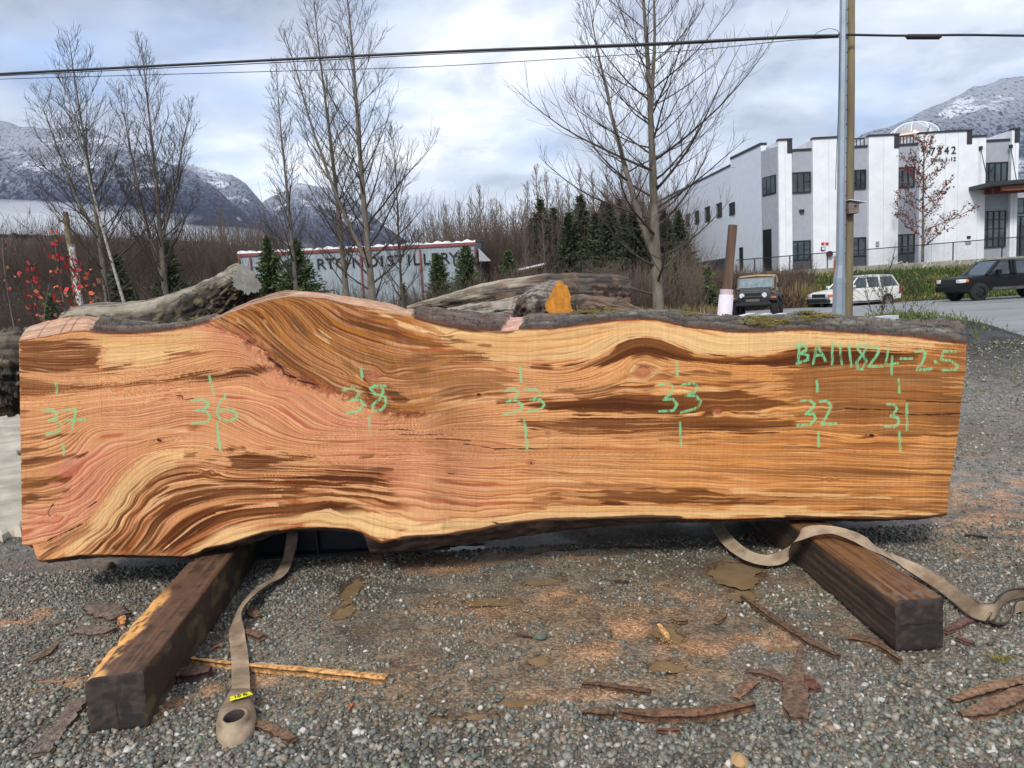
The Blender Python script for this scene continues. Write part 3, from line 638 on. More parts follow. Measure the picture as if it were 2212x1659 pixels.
def gcolor(X, Y):
    g = np.empty(X.shape + (3,)); g[:] = srgb(120, 113, 101)
    mx = lambda a, c, w: a + (srgb(*c) - a) * w[..., None]
    g = mx(g, (92, 85, 74), sstep(.4, .65, fbm(X / .35, Y / .35, 31)))
    g = mx(g, (124, 104, 80), sstep(.5, .7, fbm(X / .6 + 3, Y / .5, 32)) * .6)
    g = mx(g, (170, 132, 98), sawm(X, Y) * .95)
    mid = sstep(-1.2, -.6, X) * sstep(1.9, 1.2, X) * sstep(4.2, 3.0, Y) * sstep(2.1, 2.5, Y)
    g = mx(g, (120, 104, 82), mid * sstep(.34, .58, fbm(X / .22, Y / .12, 37)) * .8)
    g = mx(g, (96, 72, 48), pud(X, Y))
    far = sstep(5, 9, Y)
    g = mx(g, (120, 116, 108), far * .9)
    gr = sstep(.42, .58, fbm(X / 1.1, Y / 1.1, 33)) * np.exp(-(((X - 6.0) / 1.3) ** 2 + ((Y - 12) / 2.6) ** 2) ** 2)
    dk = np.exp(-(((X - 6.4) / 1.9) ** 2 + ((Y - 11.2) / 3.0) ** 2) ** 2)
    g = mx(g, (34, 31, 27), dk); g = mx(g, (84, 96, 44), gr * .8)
    veg = sstep(19, 27, Y) * sstep(10.5, 8.5, X) ; veg = np.maximum(veg, sstep(40.6, 41.4, Y + .6 * (fbm(X / 2, Y / 2, 34) - .5)))
    g = mx(g, (84, 74, 48), veg); g = mx(g, (70, 84, 36), veg * sstep(.45, .6, fbm(X / 3, Y / 3, 35)) * sstep(9, 16, X))
    return g
def ground_material():
    m = bpy.data.materials.new('gravel ground'); m.use_nodes = True; n = m.node_tree.nodes; l = m.node_tree.links; b = n['Principled BSDF']
    co = n.new('ShaderNodeNewGeometry'); vc = n.new('ShaderNodeVertexColor'); vc.layer_name = 'Col'
    vo = n.new('ShaderNodeTexVoronoi'); vo.inputs['Scale'].default_value = 88; vo.inputs['Randomness'].default_value = 1; l.new(co.outputs['Position'], vo.inputs['Vector'])
    vo2 = n.new('ShaderNodeTexVoronoi'); vo2.inputs['Scale'].default_value = 17; l.new(co.outputs['Position'], vo2.inputs['Vector'])
    sp = n.new('ShaderNodeSeparateColor'); l.new(vo.outputs['Color'], sp.inputs[0])
    sp2 = n.new('ShaderNodeSeparateColor'); l.new(vo2.outputs['Color'], sp2.inputs[0])
    r = n.new('ShaderNodeMapRange'); r.inputs[3].default_value = .6; r.inputs[4].default_value = 1.5; l.new(sp.outputs[0], r.inputs[0])
    r2 = n.new('ShaderNodeMapRange'); r2.inputs[3].default_value = .75; r2.inputs[4].default_value = 1.25; l.new(sp2.outputs[0], r2.inputs[0])
    pw = n.new('ShaderNodeMath'); pw.operation = 'MULTIPLY'; l.new(r.outputs[0], pw.inputs[0]); l.new(r2.outputs[0], pw.inputs[1])
    edge = n.new('ShaderNodeMapRange'); edge.inputs[1].default_value = .9; edge.inputs[2].default_value = .3; edge.inputs[3].default_value = .62; edge.inputs[4].default_value = 1; l.new(vo.outputs['Distance'], edge.inputs[0])
    pm = n.new('ShaderNodeMath'); pm.operation = 'MULTIPLY'; l.new(pw.outputs[0], pm.inputs[0]); l.new(edge.outputs[0], pm.inputs[1])
    mu = n.new('ShaderNodeVectorMath'); mu.operation = 'SCALE'; l.new(vc.outputs[0], mu.inputs[0]); l.new(pm.outputs[0], mu.inputs['Scale'])
    l.new(mu.outputs[0], b.inputs['Base Color'])
    no = n.new('ShaderNodeTexNoise'); no.inputs['Scale'].default_value = 1.4; no.inputs['Detail'].default_value = 6; l.new(co.outputs['Position'], no.inputs['Vector'])
    rr = n.new('ShaderNodeMapRange'); rr.inputs[1].default_value = .42; rr.inputs[2].default_value = .58; rr.inputs[3].default_value = .38; rr.inputs[4].default_value = .85; l.new(no.outputs['Fac'], rr.inputs[0]); l.new(rr.outputs[0], b.inputs['Roughness'])
    bu = n.new('ShaderNodeBump'); bu.inputs['Strength'].default_value = .55; bu.inputs['Distance'].default_value = .008; bu.invert = True; l.new(vo.outputs['Distance'], bu.inputs['Height'])
    n3 = n.new('ShaderNodeTexNoise'); n3.inputs['Scale'].default_value = 220; n3.inputs['Detail'].default_value = 3; l.new(co.outputs['Position'], n3.inputs['Vector'])
    b2 = n.new('ShaderNodeBump'); b2.inputs['Strength'].default_value = .5; b2.inputs['Distance'].default_value = .006; l.new(n3.outputs['Fac'], b2.inputs['Height']); l.new(bu.outputs[0], b2.inputs['Normal'])
    l.new(b2.outputs[0], b.inputs['Normal'])
    return m
g = big_mesh('ground', np.stack([X.ravel(), Y.ravel(), Z.ravel()], 1), gf, ground_material(), gcolor(X, Y).reshape(-1, 3), smooth=True)
tag(g, kind='structure')
# puddle water: thin flat sheets lying in the hollows
pv = []; pf = []
for k, (PX, PY, a, b) in enumerate(PUD):
    c = gnd(PX, PY); q = len(pv); zz = float(lump(c.x, c.y)) - .0075
    rr = random.Random(k); ph = [rr.random() * 6 for _ in range(3)]
    pv.append((c.x, c.y, zz)); n = 72
    for t in range(n):
        an = 2 * math.pi * t / n; f = .86 + .18 * math.sin(2 * an + ph[0]) + .10 * math.sin(3 * an + ph[1]) + .06 * math.sin(7 * an + ph[2]) + .04 * math.sin(17 * an)
        pv.append((c.x + math.cos(an) * a * f, c.y + math.sin(an) * b * f, zz))
    pf += [(q, q + 1 + t, q + 1 + (t + 1) % n) for t in range(n)]
o = big_mesh('puddle_water', pv, pf, mat('muddy water', (132, 112, 84), (112, 92, 64), rough=.22, scale=9, bump=.02, spec=.25)); tag(o, kind='structure')
# loose crushed stone, one mesh
def stones(name, P, Rr, cols, m, seed, flat=.62):
    rs = np.random.RandomState(seed); bm = bmesh.new(); bmesh.ops.create_icosphere(bm, subdivisions=1, radius=1)
    bv = np.array([v.co[:] for v in bm.verts]); bf = np.array([[v.index for v in f.verts] for f in bm.faces]); bm.free()
    n = len(P); nv = len(bv)
    S = rs.uniform(.65, 1.25, (n, 1, 3)) * Rr[:, None, None]
    V = bv[None] * (1 + rs.uniform(-.42, .30, (n, nv, 1))) * S
    V[..., 2] *= flat
    q = rs.normal(size=(n, 4)); q[:, 1:3] *= .35; q /= np.linalg.norm(q, axis=1, keepdims=True); w, x, y, z = q.T
    M = np.stack([1 - 2 * (y * y + z * z), 2 * (x * y - z * w), 2 * (x * z + y * w), 2 * (x * y + z * w), 1 - 2 * (x * x + z * z), 2 * (y * z - x * w), 2 * (x * z - y * w), 2 * (y * z + x * w), 1 - 2 * (x * x + y * y)], -1).reshape(n, 3, 3)
    V = np.einsum('nij,nvj->nvi', M, V) + P[:, None]
    F = (bf[None] + (np.arange(n) * nv)[:, None, None]).reshape(-1, 3)
    C = np.repeat(cols[:, None], nv, 1)
    return big_mesh(name, V.reshape(-1, 3), F, m, C.reshape(-1, 3))
rs = np.random.RandomState(5)
def stone_cols(n, seed):
    r = np.random.RandomState(seed); t = r.rand(n)
    pal = np.array([srgb(*c) for c in [(122, 122, 110), (100, 104, 98), (140, 136, 122), (160, 154, 140), (88, 84, 74), (132, 116, 98), (198, 192, 182), (112, 118, 98), (146, 124, 102)]])
    p = r.choice(len(pal), n, p=[.22, .18, .16, .10, .12, .09, .035, .06, .035]); return pal[p] * r.uniform(.72, 1.15, (n, 1))
def scatter(n, xr, yr, seed):
    r = np.random.RandomState(seed); y = r.uniform(yr[0], yr[1], n); x = r.uniform(xr[0], xr[1], n)
    u, v = proj(x, y, np.zeros(n)); k = (u > -90) & (u < 2300) & (v < 1740)
    return x[k], y[k]
x1, y1 = scatter(84000, (-2.9, 2.9), (1.75, 3.9), 1); x2, y2 = scatter(52000, (-7.5, 9), (3.9, 9.5), 2)
k2 = np.abs(proj(x2, y2, 0 * x2)[0] - 1066) > 960; x2, y2 = x2[k2], y2[k2]
xs = np.concatenate([x1, x2]); ys = np.concatenate([y1, y2])
r = .0042 + .0088 * rs.rand(len(xs)) ** 2.6 + .0012 * np.maximum(ys - 3.5, 0)
big = sstep(2.65, 2.1, ys + .5 * (fbm(xs / .5, ys / .5, 8) - .5)); r *= 1 + .35 * big
cover = 1 - .80 * sawm(xs, ys) - .9 * pud(xs, ys)
mid = sstep(-1.2, -.7, xs) * sstep(1.9, 1.3, xs) * sstep(4.2, 3.2, ys) * sstep(2.1, 2.5, ys)
cover -= mid * (.30 + .62 * sstep(.38, .54, fbm(xs / .22, ys / .14, 37)))
keep = rs.rand(len(xs)) < cover; xs, ys, r = xs[keep], ys[keep], r[keep]
zs = groundz(xs, ys) + lump(xs, ys) + r * .22
stm = mat('crushed stone', None, attr=True, mixa=.72, rough=.55, scale=60, bump=.25, bscale=300, bdist=.003)
o = stones('gravel_stones', np.stack([xs, ys, zs], 1), r, stone_cols(len(xs), 3), stm, 4); tag(o, kind='stuff')
# sawdust and small wood crumbs
x3, y3 = scatter(70000, (-2.9, 3.6), (1.8, 5.2), 9); sm = sawm(x3, y3); kk = np.random.RandomState(2).rand(len(x3)) < sm * .8 + .012; x3, y3 = x3[kk], y3[kk]
rr3 = np.random.RandomState(3).uniform(.0016, .0044, len(x3)); pc = np.array([srgb(196, 156, 118), srgb(180, 138, 102), srgb(160, 120, 88), srgb(212, 182, 146)])
o = stones('sawdust', np.stack([x3, y3, groundz(x3, y3) + lump(x3, y3) + .004], 1), rr3, pc[np.random.RandomState(4).randint(0, 4, len(x3))], mat('sawdust crumbs', None, attr=True, mixa=.8, rough=.9, bump=0), 8, .5); tag(o, kind='stuff')
# road
def sheet(name, x0, x1, y0, y1, dz, nx_, ny_, m, fx=None, kind='structure'):
    a = np.linspace(x0, x1, nx_); b = np.linspace(y0, y1, ny_); A, B = np.meshgrid(a, b)
    if fx is not None: A = A + fx(A, B)
    Zz = groundz(A, B) + dz; i, j = np.meshgrid(np.arange(ny_ - 1), np.arange(nx_ - 1), indexing='ij')
    f = np.stack([i * nx_ + j, i * nx_ + j + 1, (i + 1) * nx_ + j + 1, (i + 1) * nx_ + j], -1).reshape(-1, 4)
    o = big_mesh(name, np.stack([A.ravel(), B.ravel(), Zz.ravel()], 1), f, m, smooth=True); tag(o, kind=kind); return o
sheet('road', 7.6, 90, 12.4, 41.0, .035, 220, 90, mat('worn pale asphalt', (146, 146, 144), (116, 116, 114), rough=.5, scale=.55, bump=.3, bscale=40, stretch=(.35, 1.6, 1), detail=9, lo=.3, hi=.7), lambda A, B: .5 * np.sin(B * .7) * (A < 8.2))
cr_ = MB()
rr = random.Random(3)
for (xa, ya, xb, yb) in [(8, 15.5, 16, 17.5), (9, 20, 30, 22.5), (12, 27, 40, 30), (9.5, 24, 24, 24.6), (9, 13.6, 18, 14.0), (14, 33, 44, 36)]:
    n = 26; P = []
    for t in range(n):
        f = t / (n - 1); x = xa + (xb - xa) * f; y = ya + (yb - ya) * f + rr.uniform(-.05, .05); w = .018 + .02 * rr.random(); z = float(groundz(x, y)) + .042
        P.append([(x, y - w, z), (x, y + w, z)])
    cr_.grid(P)
o = cr_.build('road_crack_seal', mat('black crack seal', (48, 48, 48), rough=.6, bump=0)); tag(o, kind='structure')
# mountains: traced ridge lines, each one a slope rising from the valley to its ridge
def mountain(name, ridge, d0, d1, seed, m):
    n = 260; rows = 90
    xs = [p[0] for p in ridge]; U = np.linspace(xs[0], xs[-1], n)
    pts = at_np(U, np.interp(U, xs, [p[1] for p in ridge]), d1); rx, rz = pts[:, 0], pts[:, 2]
    t = np.linspace(0, 1.25, rows)[:, None]; Xg = rx[None] * (d0 + (d1 - d0) * t) / d1 * 1.0; Yg = (d0 + (d1 - d0) * t) + 0 * rx[None]
    h = np.where(t <= 1, t ** .85, 1 - (t - 1) * 2.2)
    sz = (d1 - d0)
    rn = (fbm(Xg / 420, Yg / 420, seed, 5) - .5) * 200 * np.sin(np.clip(t, 0, 1) * math.pi) + (fbm(Xg / 90, Yg / 90, seed + 3, 4) - .5) * 36 * sstep(0, .2, t)
    Zg = rz[None] * h + rn - 6
    i, j = np.meshgrid(np.arange(rows - 1), np.arange(n - 1), indexing='ij'); f = np.stack([i * n + j, i * n + j + 1, (i + 1) * n + j + 1, (i + 1) * n + j], -1).reshape(-1, 4)
    o = big_mesh(name, np.stack([Xg.ravel(), Yg.ravel(), Zg.ravel()], 1), f, m, smooth=True); tag(o, kind='structure'); return o
def mountain_material(name, snow0, snow1, tree, seedoff, amount):
    m = bpy.data.materials.new(name); m.use_nodes = True; n = m.node_tree.nodes; l = m.node_tree.links; b = n['Principled BSDF']; b.inputs['Roughness'].default_value = .95; b.inputs['Specular IOR Level'].default_value = .1
    ge = n.new('ShaderNodeNewGeometry'); sp = n.new('ShaderNodeSeparateXYZ'); l.new(ge.outputs['Position'], sp.inputs[0])
    def noise(s, det, st=(1, 1, 1), rough=.6):
        mp = n.new('ShaderNodeMapping'); mp.inputs['Scale'].default_value = st; mp.inputs['Location'].default_value = (seedoff, 0, 0); l.new(ge.outputs['Position'], mp.inputs[0])
        q = n.new('ShaderNodeTexNoise'); q.inputs['Scale'].default_value = s; q.inputs['Detail'].default_value = det; q.inputs['Roughness'].default_value = rough; l.new(mp.outputs[0], q.inputs['Vector']); return q.outputs['Fac']
    def ma(op, a, b_, cl=False):
        q = n.new('ShaderNodeMath'); q.operation = op; q.use_clamp = cl
        for i, w in enumerate((a, b_)):
            if isinstance(w, (int, float)): q.inputs[i].default_value = w
            else: l.new(w, q.inputs[i])
        return q.outputs[0]
    trees = noise(.11, 4, (1, .4, .5), .7); patch = noise(.0045, 7, (1, 1, 1.6), .62)
    hz = ma('DIVIDE', ma('SUBTRACT', sp.outputs[2], snow0), snow1 - snow0, True)
    frost = ma('MULTIPLY', ma('SUBTRACT', ma('ADD', trees, ma('MULTIPLY', hz, .22)), .55, True), 7.0, True)
    frost = ma('MULTIPLY', frost, ma('MULTIPLY', hz, .5))
    clear = ma('MULTIPLY', ma('SUBTRACT', ma('ADD', patch, ma('MULTIPLY', hz, .10)), amount, True), 12.0, True)
    clear = ma('MULTIPLY', clear, ma('MULTIPLY', ma('GREATER_THAN', trees, .46), ma('GREATER_THAN', sp.outputs[2], snow0 * .6)))
    mx = n.new('ShaderNodeMix'); mx.data_type = 'RGBA'; mx.inputs[6].default_value = (*lin(tree), 1); mx.inputs[7].default_value = (*lin((200, 205, 212)), 1); l.new(ma('MAXIMUM', frost, clear), mx.inputs[0])
    l.new(mx.outputs[2], b.inputs['Base Color'])
    bu = n.new('ShaderNodeBump'); bu.inputs['Strength'].default_value = 1; bu.inputs['Distance'].default_value = 9; l.new(trees, bu.inputs['Height']); l.new(bu.outputs[0], b.inputs['Normal'])
    return m
mtL = mountain_material('snowy forest slope', 260, 640, (32, 44, 70), 0, .60); mtR = mountain_material('snowy forest slope right', 150, 560, (42, 56, 80), 400, .585)
mountain('mountain', [(-500, 90), (-200, 170), (0, 262), (110, 268), (200, 276), (260, 300), (350, 338), (420, 372), (470, 410), (520, 448), (560, 490), (620, 560), (660, 640)], 1900, 2900, 11, mtL)
mountain('mountain', [(180, 470), (260, 400), (330, 360), (400, 348), (440, 358), (500, 372), (530, 392), (570, 440), (600, 475), (660, 520), (700, 600)], 2700, 3500, 23, mtL)
mountain('mountain', [(480, 560), (560, 440), (640, 392), (690, 397), (740, 412), (790, 448), (830, 485), (900, 530), (1000, 590), (1100, 620)], 3100, 4100, 35, mtL)
mountain('mountain', [(1500, 560), (1680, 400), (1860, 292), (1920, 272), (1975, 245), (2020, 222), (2060, 200), (2100, 186), (2150, 178), (2212, 160), (2400, 60), (2700, 20)], 1700, 2600, 47, mtR)
# ---------------------------------------------------------------- the slab
YF = 3.4
def poly_at(P, u): return np.interp(u, [p[0] for p in P], [p[1] for p in P])
def quads(r, c):
    i, j = np.meshgrid(np.arange(r - 1), np.arange(c - 1), indexing='ij')
    return np.stack([i * c + j, (i + 1) * c + j, (i + 1) * c + j + 1, i * c + j + 1], -1).reshape(-1, 4)
slab = empty('wood_slab', tuple(at(1050, 1150, YF + .25)), 'huge live-edge timber slab standing on edge across two timbers, green chalk numbers on its sawn face', 'wood slab')
slab.location = (0, YF + .2, .2); SO = np.array(slab.location)
NA, NB = 1900, 430
a = np.linspace(0, 1, NA)
tu = 41 + (2087 - 41) * a
tv = poly_at(TOP, tu) + 1.6 * (fbm(tu / 9, tu * 0, 201) - .5)
lowmap = [(0, 48), (.012, 72), (.0165, 81), (.03, 104), (1, 2045)]
bu_ = np.interp(a, [p[0] for p in lowmap], [p[1] for p in lowmap]); bv_ = np.interp(bu_, [48, 70, 81, 114, 171] + [p[0] for p in BOT[5:]], [1176, 1177, 1211, 1208, 1198] + [p[1] for p in BOT[5:]])
bv_ = bv_ + 1.8 * (fbm(bu_ / 7, bu_ * 0, 202) - .5)
b = np.linspace(0, 1, NB)[:, None]
# the right end is not quite straight
redge = [(740, 2088), (793, 2086), (870, 2076), (938, 2069), (1002, 2059), (1052, 2050), (1112, 2045)]
FU = tu[None] * (1 - b) + bu_[None] * b; FV = tv[None] * (1 - b) + bv_[None] * b
rfix = np.interp(FV, [p[0] for p in redge], [p[1] for p in redge]) - (2087 * (1 - b) + 2045 * b); FU = FU + rfix * sstep(.9, 1, a)[None]
FU = FU + (1.5 * (fbm(FV / 12, FV * 0, 203) - .5)) * sstep(.985, 1, a)[None]
FP = at_np(FU, FV, YF).reshape(NB, NA, 3)
FC = wood_color(FU, FV)
relief = (FC.mean(-1) - .2) * .0
face = FP.copy(); face[..., 1] += (fbm(FU / 260, FV / 90, 205) - .5) * .010 * sstep(0, 20, FU - 41)
wm = mat('fresh sawn cedar', None, attr=True, mixa=.93, rough=.72, scale=3, bump=.18, bscale=90, stretch=(.25, 1, 3), bdist=.004, spec=.16)
big_mesh('sawn_face', face.reshape(-1, 3) - SO, quads(NB, NA), wm, FC.reshape(-1, 3), slab, smooth=True)
# top: rises from the face to the skyline of the log, then rolls over behind it
TOPB = [(70, 703), (100, 694), (135, 687), (180, 682), (197, 683), (215, 688), (240, 692), (300, 703), (350, 711), (395, 711), (425, 706), (450, 698), (475, 688), (520, 662), (560, 645), (600, 632), (622, 627), (640, 628), (700, 634), (780, 645), (850, 657), (885, 672), (892, 668), (905, 668), (950, 673), (1000, 680), (1050, 684), (1100, 686), (1150, 685), (1200, 684), (1250, 683), (1310, 680), (1360, 679), (1400, 678), (1450, 679), (1500, 683), (1560, 688), (1600, 690), (1660, 690), (1700, 686), (1740, 684), (1760, 686), (1800, 688), (1850, 690), (1900, 693), (1950, 697), (2000, 698), (2050, 698), (2072, 699), (2082, 709)]
NA2, NT = 1500, 46
a2 = np.linspace(0, 1, NA2)
u0 = 41 + 2046 * a2; v0 = poly_at(TOP, u0) + 1.6 * (fbm(u0 / 9, u0 * 0, 201) - .5)
u1 = np.interp(a2, [0, .01, .99, 1], [68, 84, 2074, 2083]); v1 = poly_at(TOPB, u1)
P0 = at_np(u0, v0, YF - .001); P1 = at_np(u1, v1, 3.70)
rings = []
for k in range(NT):
    t = k / (NT - 1)
    if t < .6:
        q = t / .6; P = P0 * (1 - q) + P1 * q; P[:, 2] += .012 * math.sin(q * math.pi)
    else:
        q = (t - .6) / .4; P = P1.copy(); P[:, 1] += .28 * q; P[:, 2] -= .16 * q * q + .02 * q
        P[:, 0] += (P1[:, 0] - P0[:, 0]) * .5 * q
    rings.append(P)
TP = np.stack(rings); UU = np.broadcast_to(u0[None], TP.shape[:2]); TT = np.broadcast_to(np.linspace(0, 1, NT)[:, None], TP.shape[:2])
def band(lo, hi, x, w=5): return sstep(lo - w, lo + w, x) * sstep(hi + w, hi - w, x)
ju = UU + 16 * (fbm(UU / 12, TT * 9, 211) - .5) - TT * 10
barkm = np.maximum.reduce([band(196, 455, ju), band(893, 1083, ju, 2), band(1122, 3000, ju, 3)])
barkm = np.maximum(barkm, 0)
X3, Y3, Z3 = TP[..., 0], TP[..., 1], TP[..., 2]
rid = fbm(X3 / .09 + 2 * fbm(X3 / .2, Y3 / .06, 231), Y3 / .011 + X3 * 1.6, 213, 5); crk = np.abs(fbm(X3 / .05 + 3 * Y3, Y3 / .022 + X3 * .6, 232, 4) - .5); plate = vnoise(X3 / .11 + 3 * rid, Y3 / .03, 214)
chunk = sstep(.35, .6, plate)
edgef = sstep(0, .05, TT)
lift = barkm * edgef * (.008 + .030 * (rid - .35) + .007 * chunk - .016 * sstep(.05, .0, crk)) + (1 - barkm) * edgef * .006 * (fbm(X3 / .03, Y3 / .2, 215) - .5)
TP[..., 2] += lift
TP[..., 1] -= barkm * edgef * .010 * (fbm(X3 / .03, TT * 5, 216) - .3) * sstep(.3, .05, TT)
bc = np.empty(TP.shape); bc[:] = srgb(102, 95, 84)
mxx = lambda g, c, w: g + (srgb(*c) - g) * w[..., None]
bc = mxx(bc, (72, 65, 56), sstep(.55, .38, rid)); bc = mxx(bc, (140, 133, 118), sstep(.55, .72, rid) * .8)
bc = mxx(bc, (44, 34, 32), sstep(.035, .008, crk) * .85); bc = mxx(bc, (120, 92, 82), sstep(.52, .66, fbm(X3 / .3, Y3 / .12, 217)) * .55)
bc = mxx(bc, (52, 40, 36), sstep(.40, .31, rid) * .8)
bc = mxx(bc, (86, 50, 34), sstep(.055, .02, TT) * .8)
cut = np.empty(TP.shape); cut[:] = srgb(214, 176, 148)
cut = mxx(cut, (190, 142, 110), sstep(.4, .65, fbm(X3 / .3, Y3 / .012, 218))); cut = mxx(cut, (224, 170, 126), sstep(.5, .7, fbm(X3 / .08, Y3 / .08, 219)) * .6)
xo = at(41, 735, YF).x
for q in (at(92, 710, 3.5).x, at(140, 700, 3.5).x, at(160, 690, 3.5).x):
    cut = mxx(cut, (92, 60, 44), np.exp(-((X3 - q - (Y3 - 3.5) * -.35) / .0035) ** 2) * .8)
cut = mxx(cut, (226, 176, 160), band(1060, 1140, UU) * .7)
br = band(445, 625, UU, 15) * sstep(.48, .56, fbm(X3 / .5, Y3 / .02 + X3 * 2.5, 220)); cut = mxx(cut, (116, 80, 58), br * .85)
bc = bc * barkm[..., None] + cut * (1 - barkm)[..., None]
bkm = mat('slab bark', None, attr=True, mixa=.55, rough=.88, scale=28, bump=1.0, bscale=70, bdist=.012, stretch=(.5, 1.4, 1))
big_mesh('bark', TP.reshape(-1, 3) - SO, quads(NT, NA2), bkm, bc.reshape(-1, 3), slab, smooth=True)
# underside, back and the two sawn ends
BB = [(48, 1182), (81, 1216), (200, 1204), (400, 1206), (450, 1190), (530, 1172), (600, 1150), (700, 1146), (770, 1150), (782, 1168), (790, 1205), (850, 1206), (900, 1192), (960, 1178), (1050, 1170), (1200, 1150), (1300, 1138), (1480, 1128), (1700, 1124), (1900, 1124), (2000, 1120), (2042, 1113)]
l0 = np.interp(a2, [p[0] for p in lowmap], [p[1] for p in lowmap]); m0 = np.interp(l0, [48, 70, 81, 114, 171] + [p[0] for p in BOT[5:]], [1176, 1177, 1211, 1208, 1198] + [p[1] for p in BOT[5:]]) + 1.8 * (fbm(l0 / 7, l0 * 0, 202) - .5)
Q0 = at_np(l0, m0, YF - .001); Q1 = at_np(l0, poly_at(BB, l0), 3.52)
Q1[:, 2] = np.maximum(Q1[:, 2], .135); Q1[:, 0] = Q0[:, 0] + (Q1[:, 0] - Q0[:, 0]) * .2
back = TP[-1].copy(); rings = []
for k in range(40):
    t = k / 39
    if t < .35: q = t / .35; P = Q0 * (1 - q) + Q1 * q
    elif t < .7:
        q = (t - .35) / .35; P = Q1.copy(); P[:, 1] += .95 * q; P[:, 2] = Q1[:, 2] * (1 - q) + (Q1[:, 2] + .06) * q; P[:, 2] = np.maximum(P[:, 2], .19) * q + P[:, 2] * (1 - q)
    else:
        q = (t - .7) / .3; A_ = Q1.copy(); A_[:, 1] += .95; A_[:, 2] = np.maximum(Q1[:, 2] + .06, .19); P = A_ * (1 - q) + back * q; P[:, 1] += .05 * math.sin(q * math.pi)
    rings.append(P)
UP = np.stack(rings); TT2 = np.broadcast_to(np.linspace(0, 1, 40)[:, None], UP.shape[:2]); r2 = fbm(UP[..., 0] / .06, TT2 * 14, 221, 5)
UP[..., 2] -= (sstep(0, .04, TT2) * sstep(1, .9, TT2)) * .018 * (r2 - .4)
uc = np.empty(UP.shape); uc[:] = srgb(82, 62, 54); uc = mxx(uc, (50, 36, 30), sstep(.52, .38, r2)); uc = mxx(uc, (112, 88, 78), sstep(.55, .7, r2) * .8)
uc = mxx(uc, (206, 140, 84), sstep(.05, .02, TT2) * np.broadcast_to(band(40, 430, l0) + band(600, 865, l0), TT2.shape) * .8)
big_mesh('bark_underside', UP.reshape(-1, 3)[:, [0, 1, 2]] - SO, quads(40, NA2), bkm, uc.reshape(-1, 3), slab, smooth=True)
endm = mat('sawn end grain', (196, 138, 92), (160, 100, 62), rough=.7, scale=14, stretch=(1, 6, 1), bump=.2)
for col_, nm in ((0, 'sawn_end'), (-1, 'sawn_end')):
    ring = [tuple(p) for p in FP[::6, col_]] + [tuple(p) for p in UP[1:, col_]] + [tuple(p) for p in TP[::-1, col_][1:-1]]
    c0 = np.mean(np.array(ring), 0); e = MB(); e.add([tuple(np.array(p) - SO) for p in ring] + [tuple(c0 - SO)], [(k, (k + 1) % len(ring), len(ring)) for k in range(len(ring))]); e.build(nm, endm, slab)
# moss growing on the bark: tufts of short fibres
def tufts(name, spots, m, seed, parent=None, h=.018, n=420, label=None, cat=None, kind=None):
    r = random.Random(seed); mb = MB()
    for (c, rx, ry) in spots:
        for k in range(int(n * rx / .1)):
            x = c[0] + r.gauss(0, rx * .5); y = c[1] + r.gauss(0, ry * .5); z = c[2] + r.uniform(-.003, .006)
            d = Vector((r.gauss(0, 1), r.gauss(0, 1), abs(r.gauss(0, .7)))).normalized() * h * r.uniform(.5, 1.4); s = d.orthogonal().normalized() * .0022
            p = Vector((x, y, z)); mb.add([p - s, p + s, p + d + Vector((0, 0, -.3 * h * r.random()))], [(0, 1, 2)])
    o = mb.build(name, m, parent, recalc=False)
    if label: tag(o, label, cat)
    if kind: tag(o, kind=kind)
    return o
def topz(u, t=.45):
    k = int(np.clip((u - 41) / 2046 * (NA2 - 1), 0, NA2 - 1)); return Vector(TP[int(t * (NT - 1)), k])
mossm = mat('olive moss', (128, 116, 56), (88, 78, 40), rough=.95, scale=30, bump=0, lo=.4, hi=.6)
sp_ = []
for (ua, ub, t0, t1, n_) in [(1250, 1345, .35, .65, 9), (1610, 1672, .15, .45, 7), (1635, 1700, .1, .2, 5), (1725, 1778, .3, .62, 8), (1285, 1300, .1, .3, 2), (1476, 1482, .2, .4, 1), (415, 440, .35, .6, 2), (1735, 1760, .12, .3, 3)]:
    for k in range(n_): sp_.append((tuple(topz(rnd.uniform(ua, ub), rnd.uniform(t0, t1)) - slab.location), .05, .03))
tufts('moss', sp_, mossm, 4, slab)['kind'] = 'stuff'
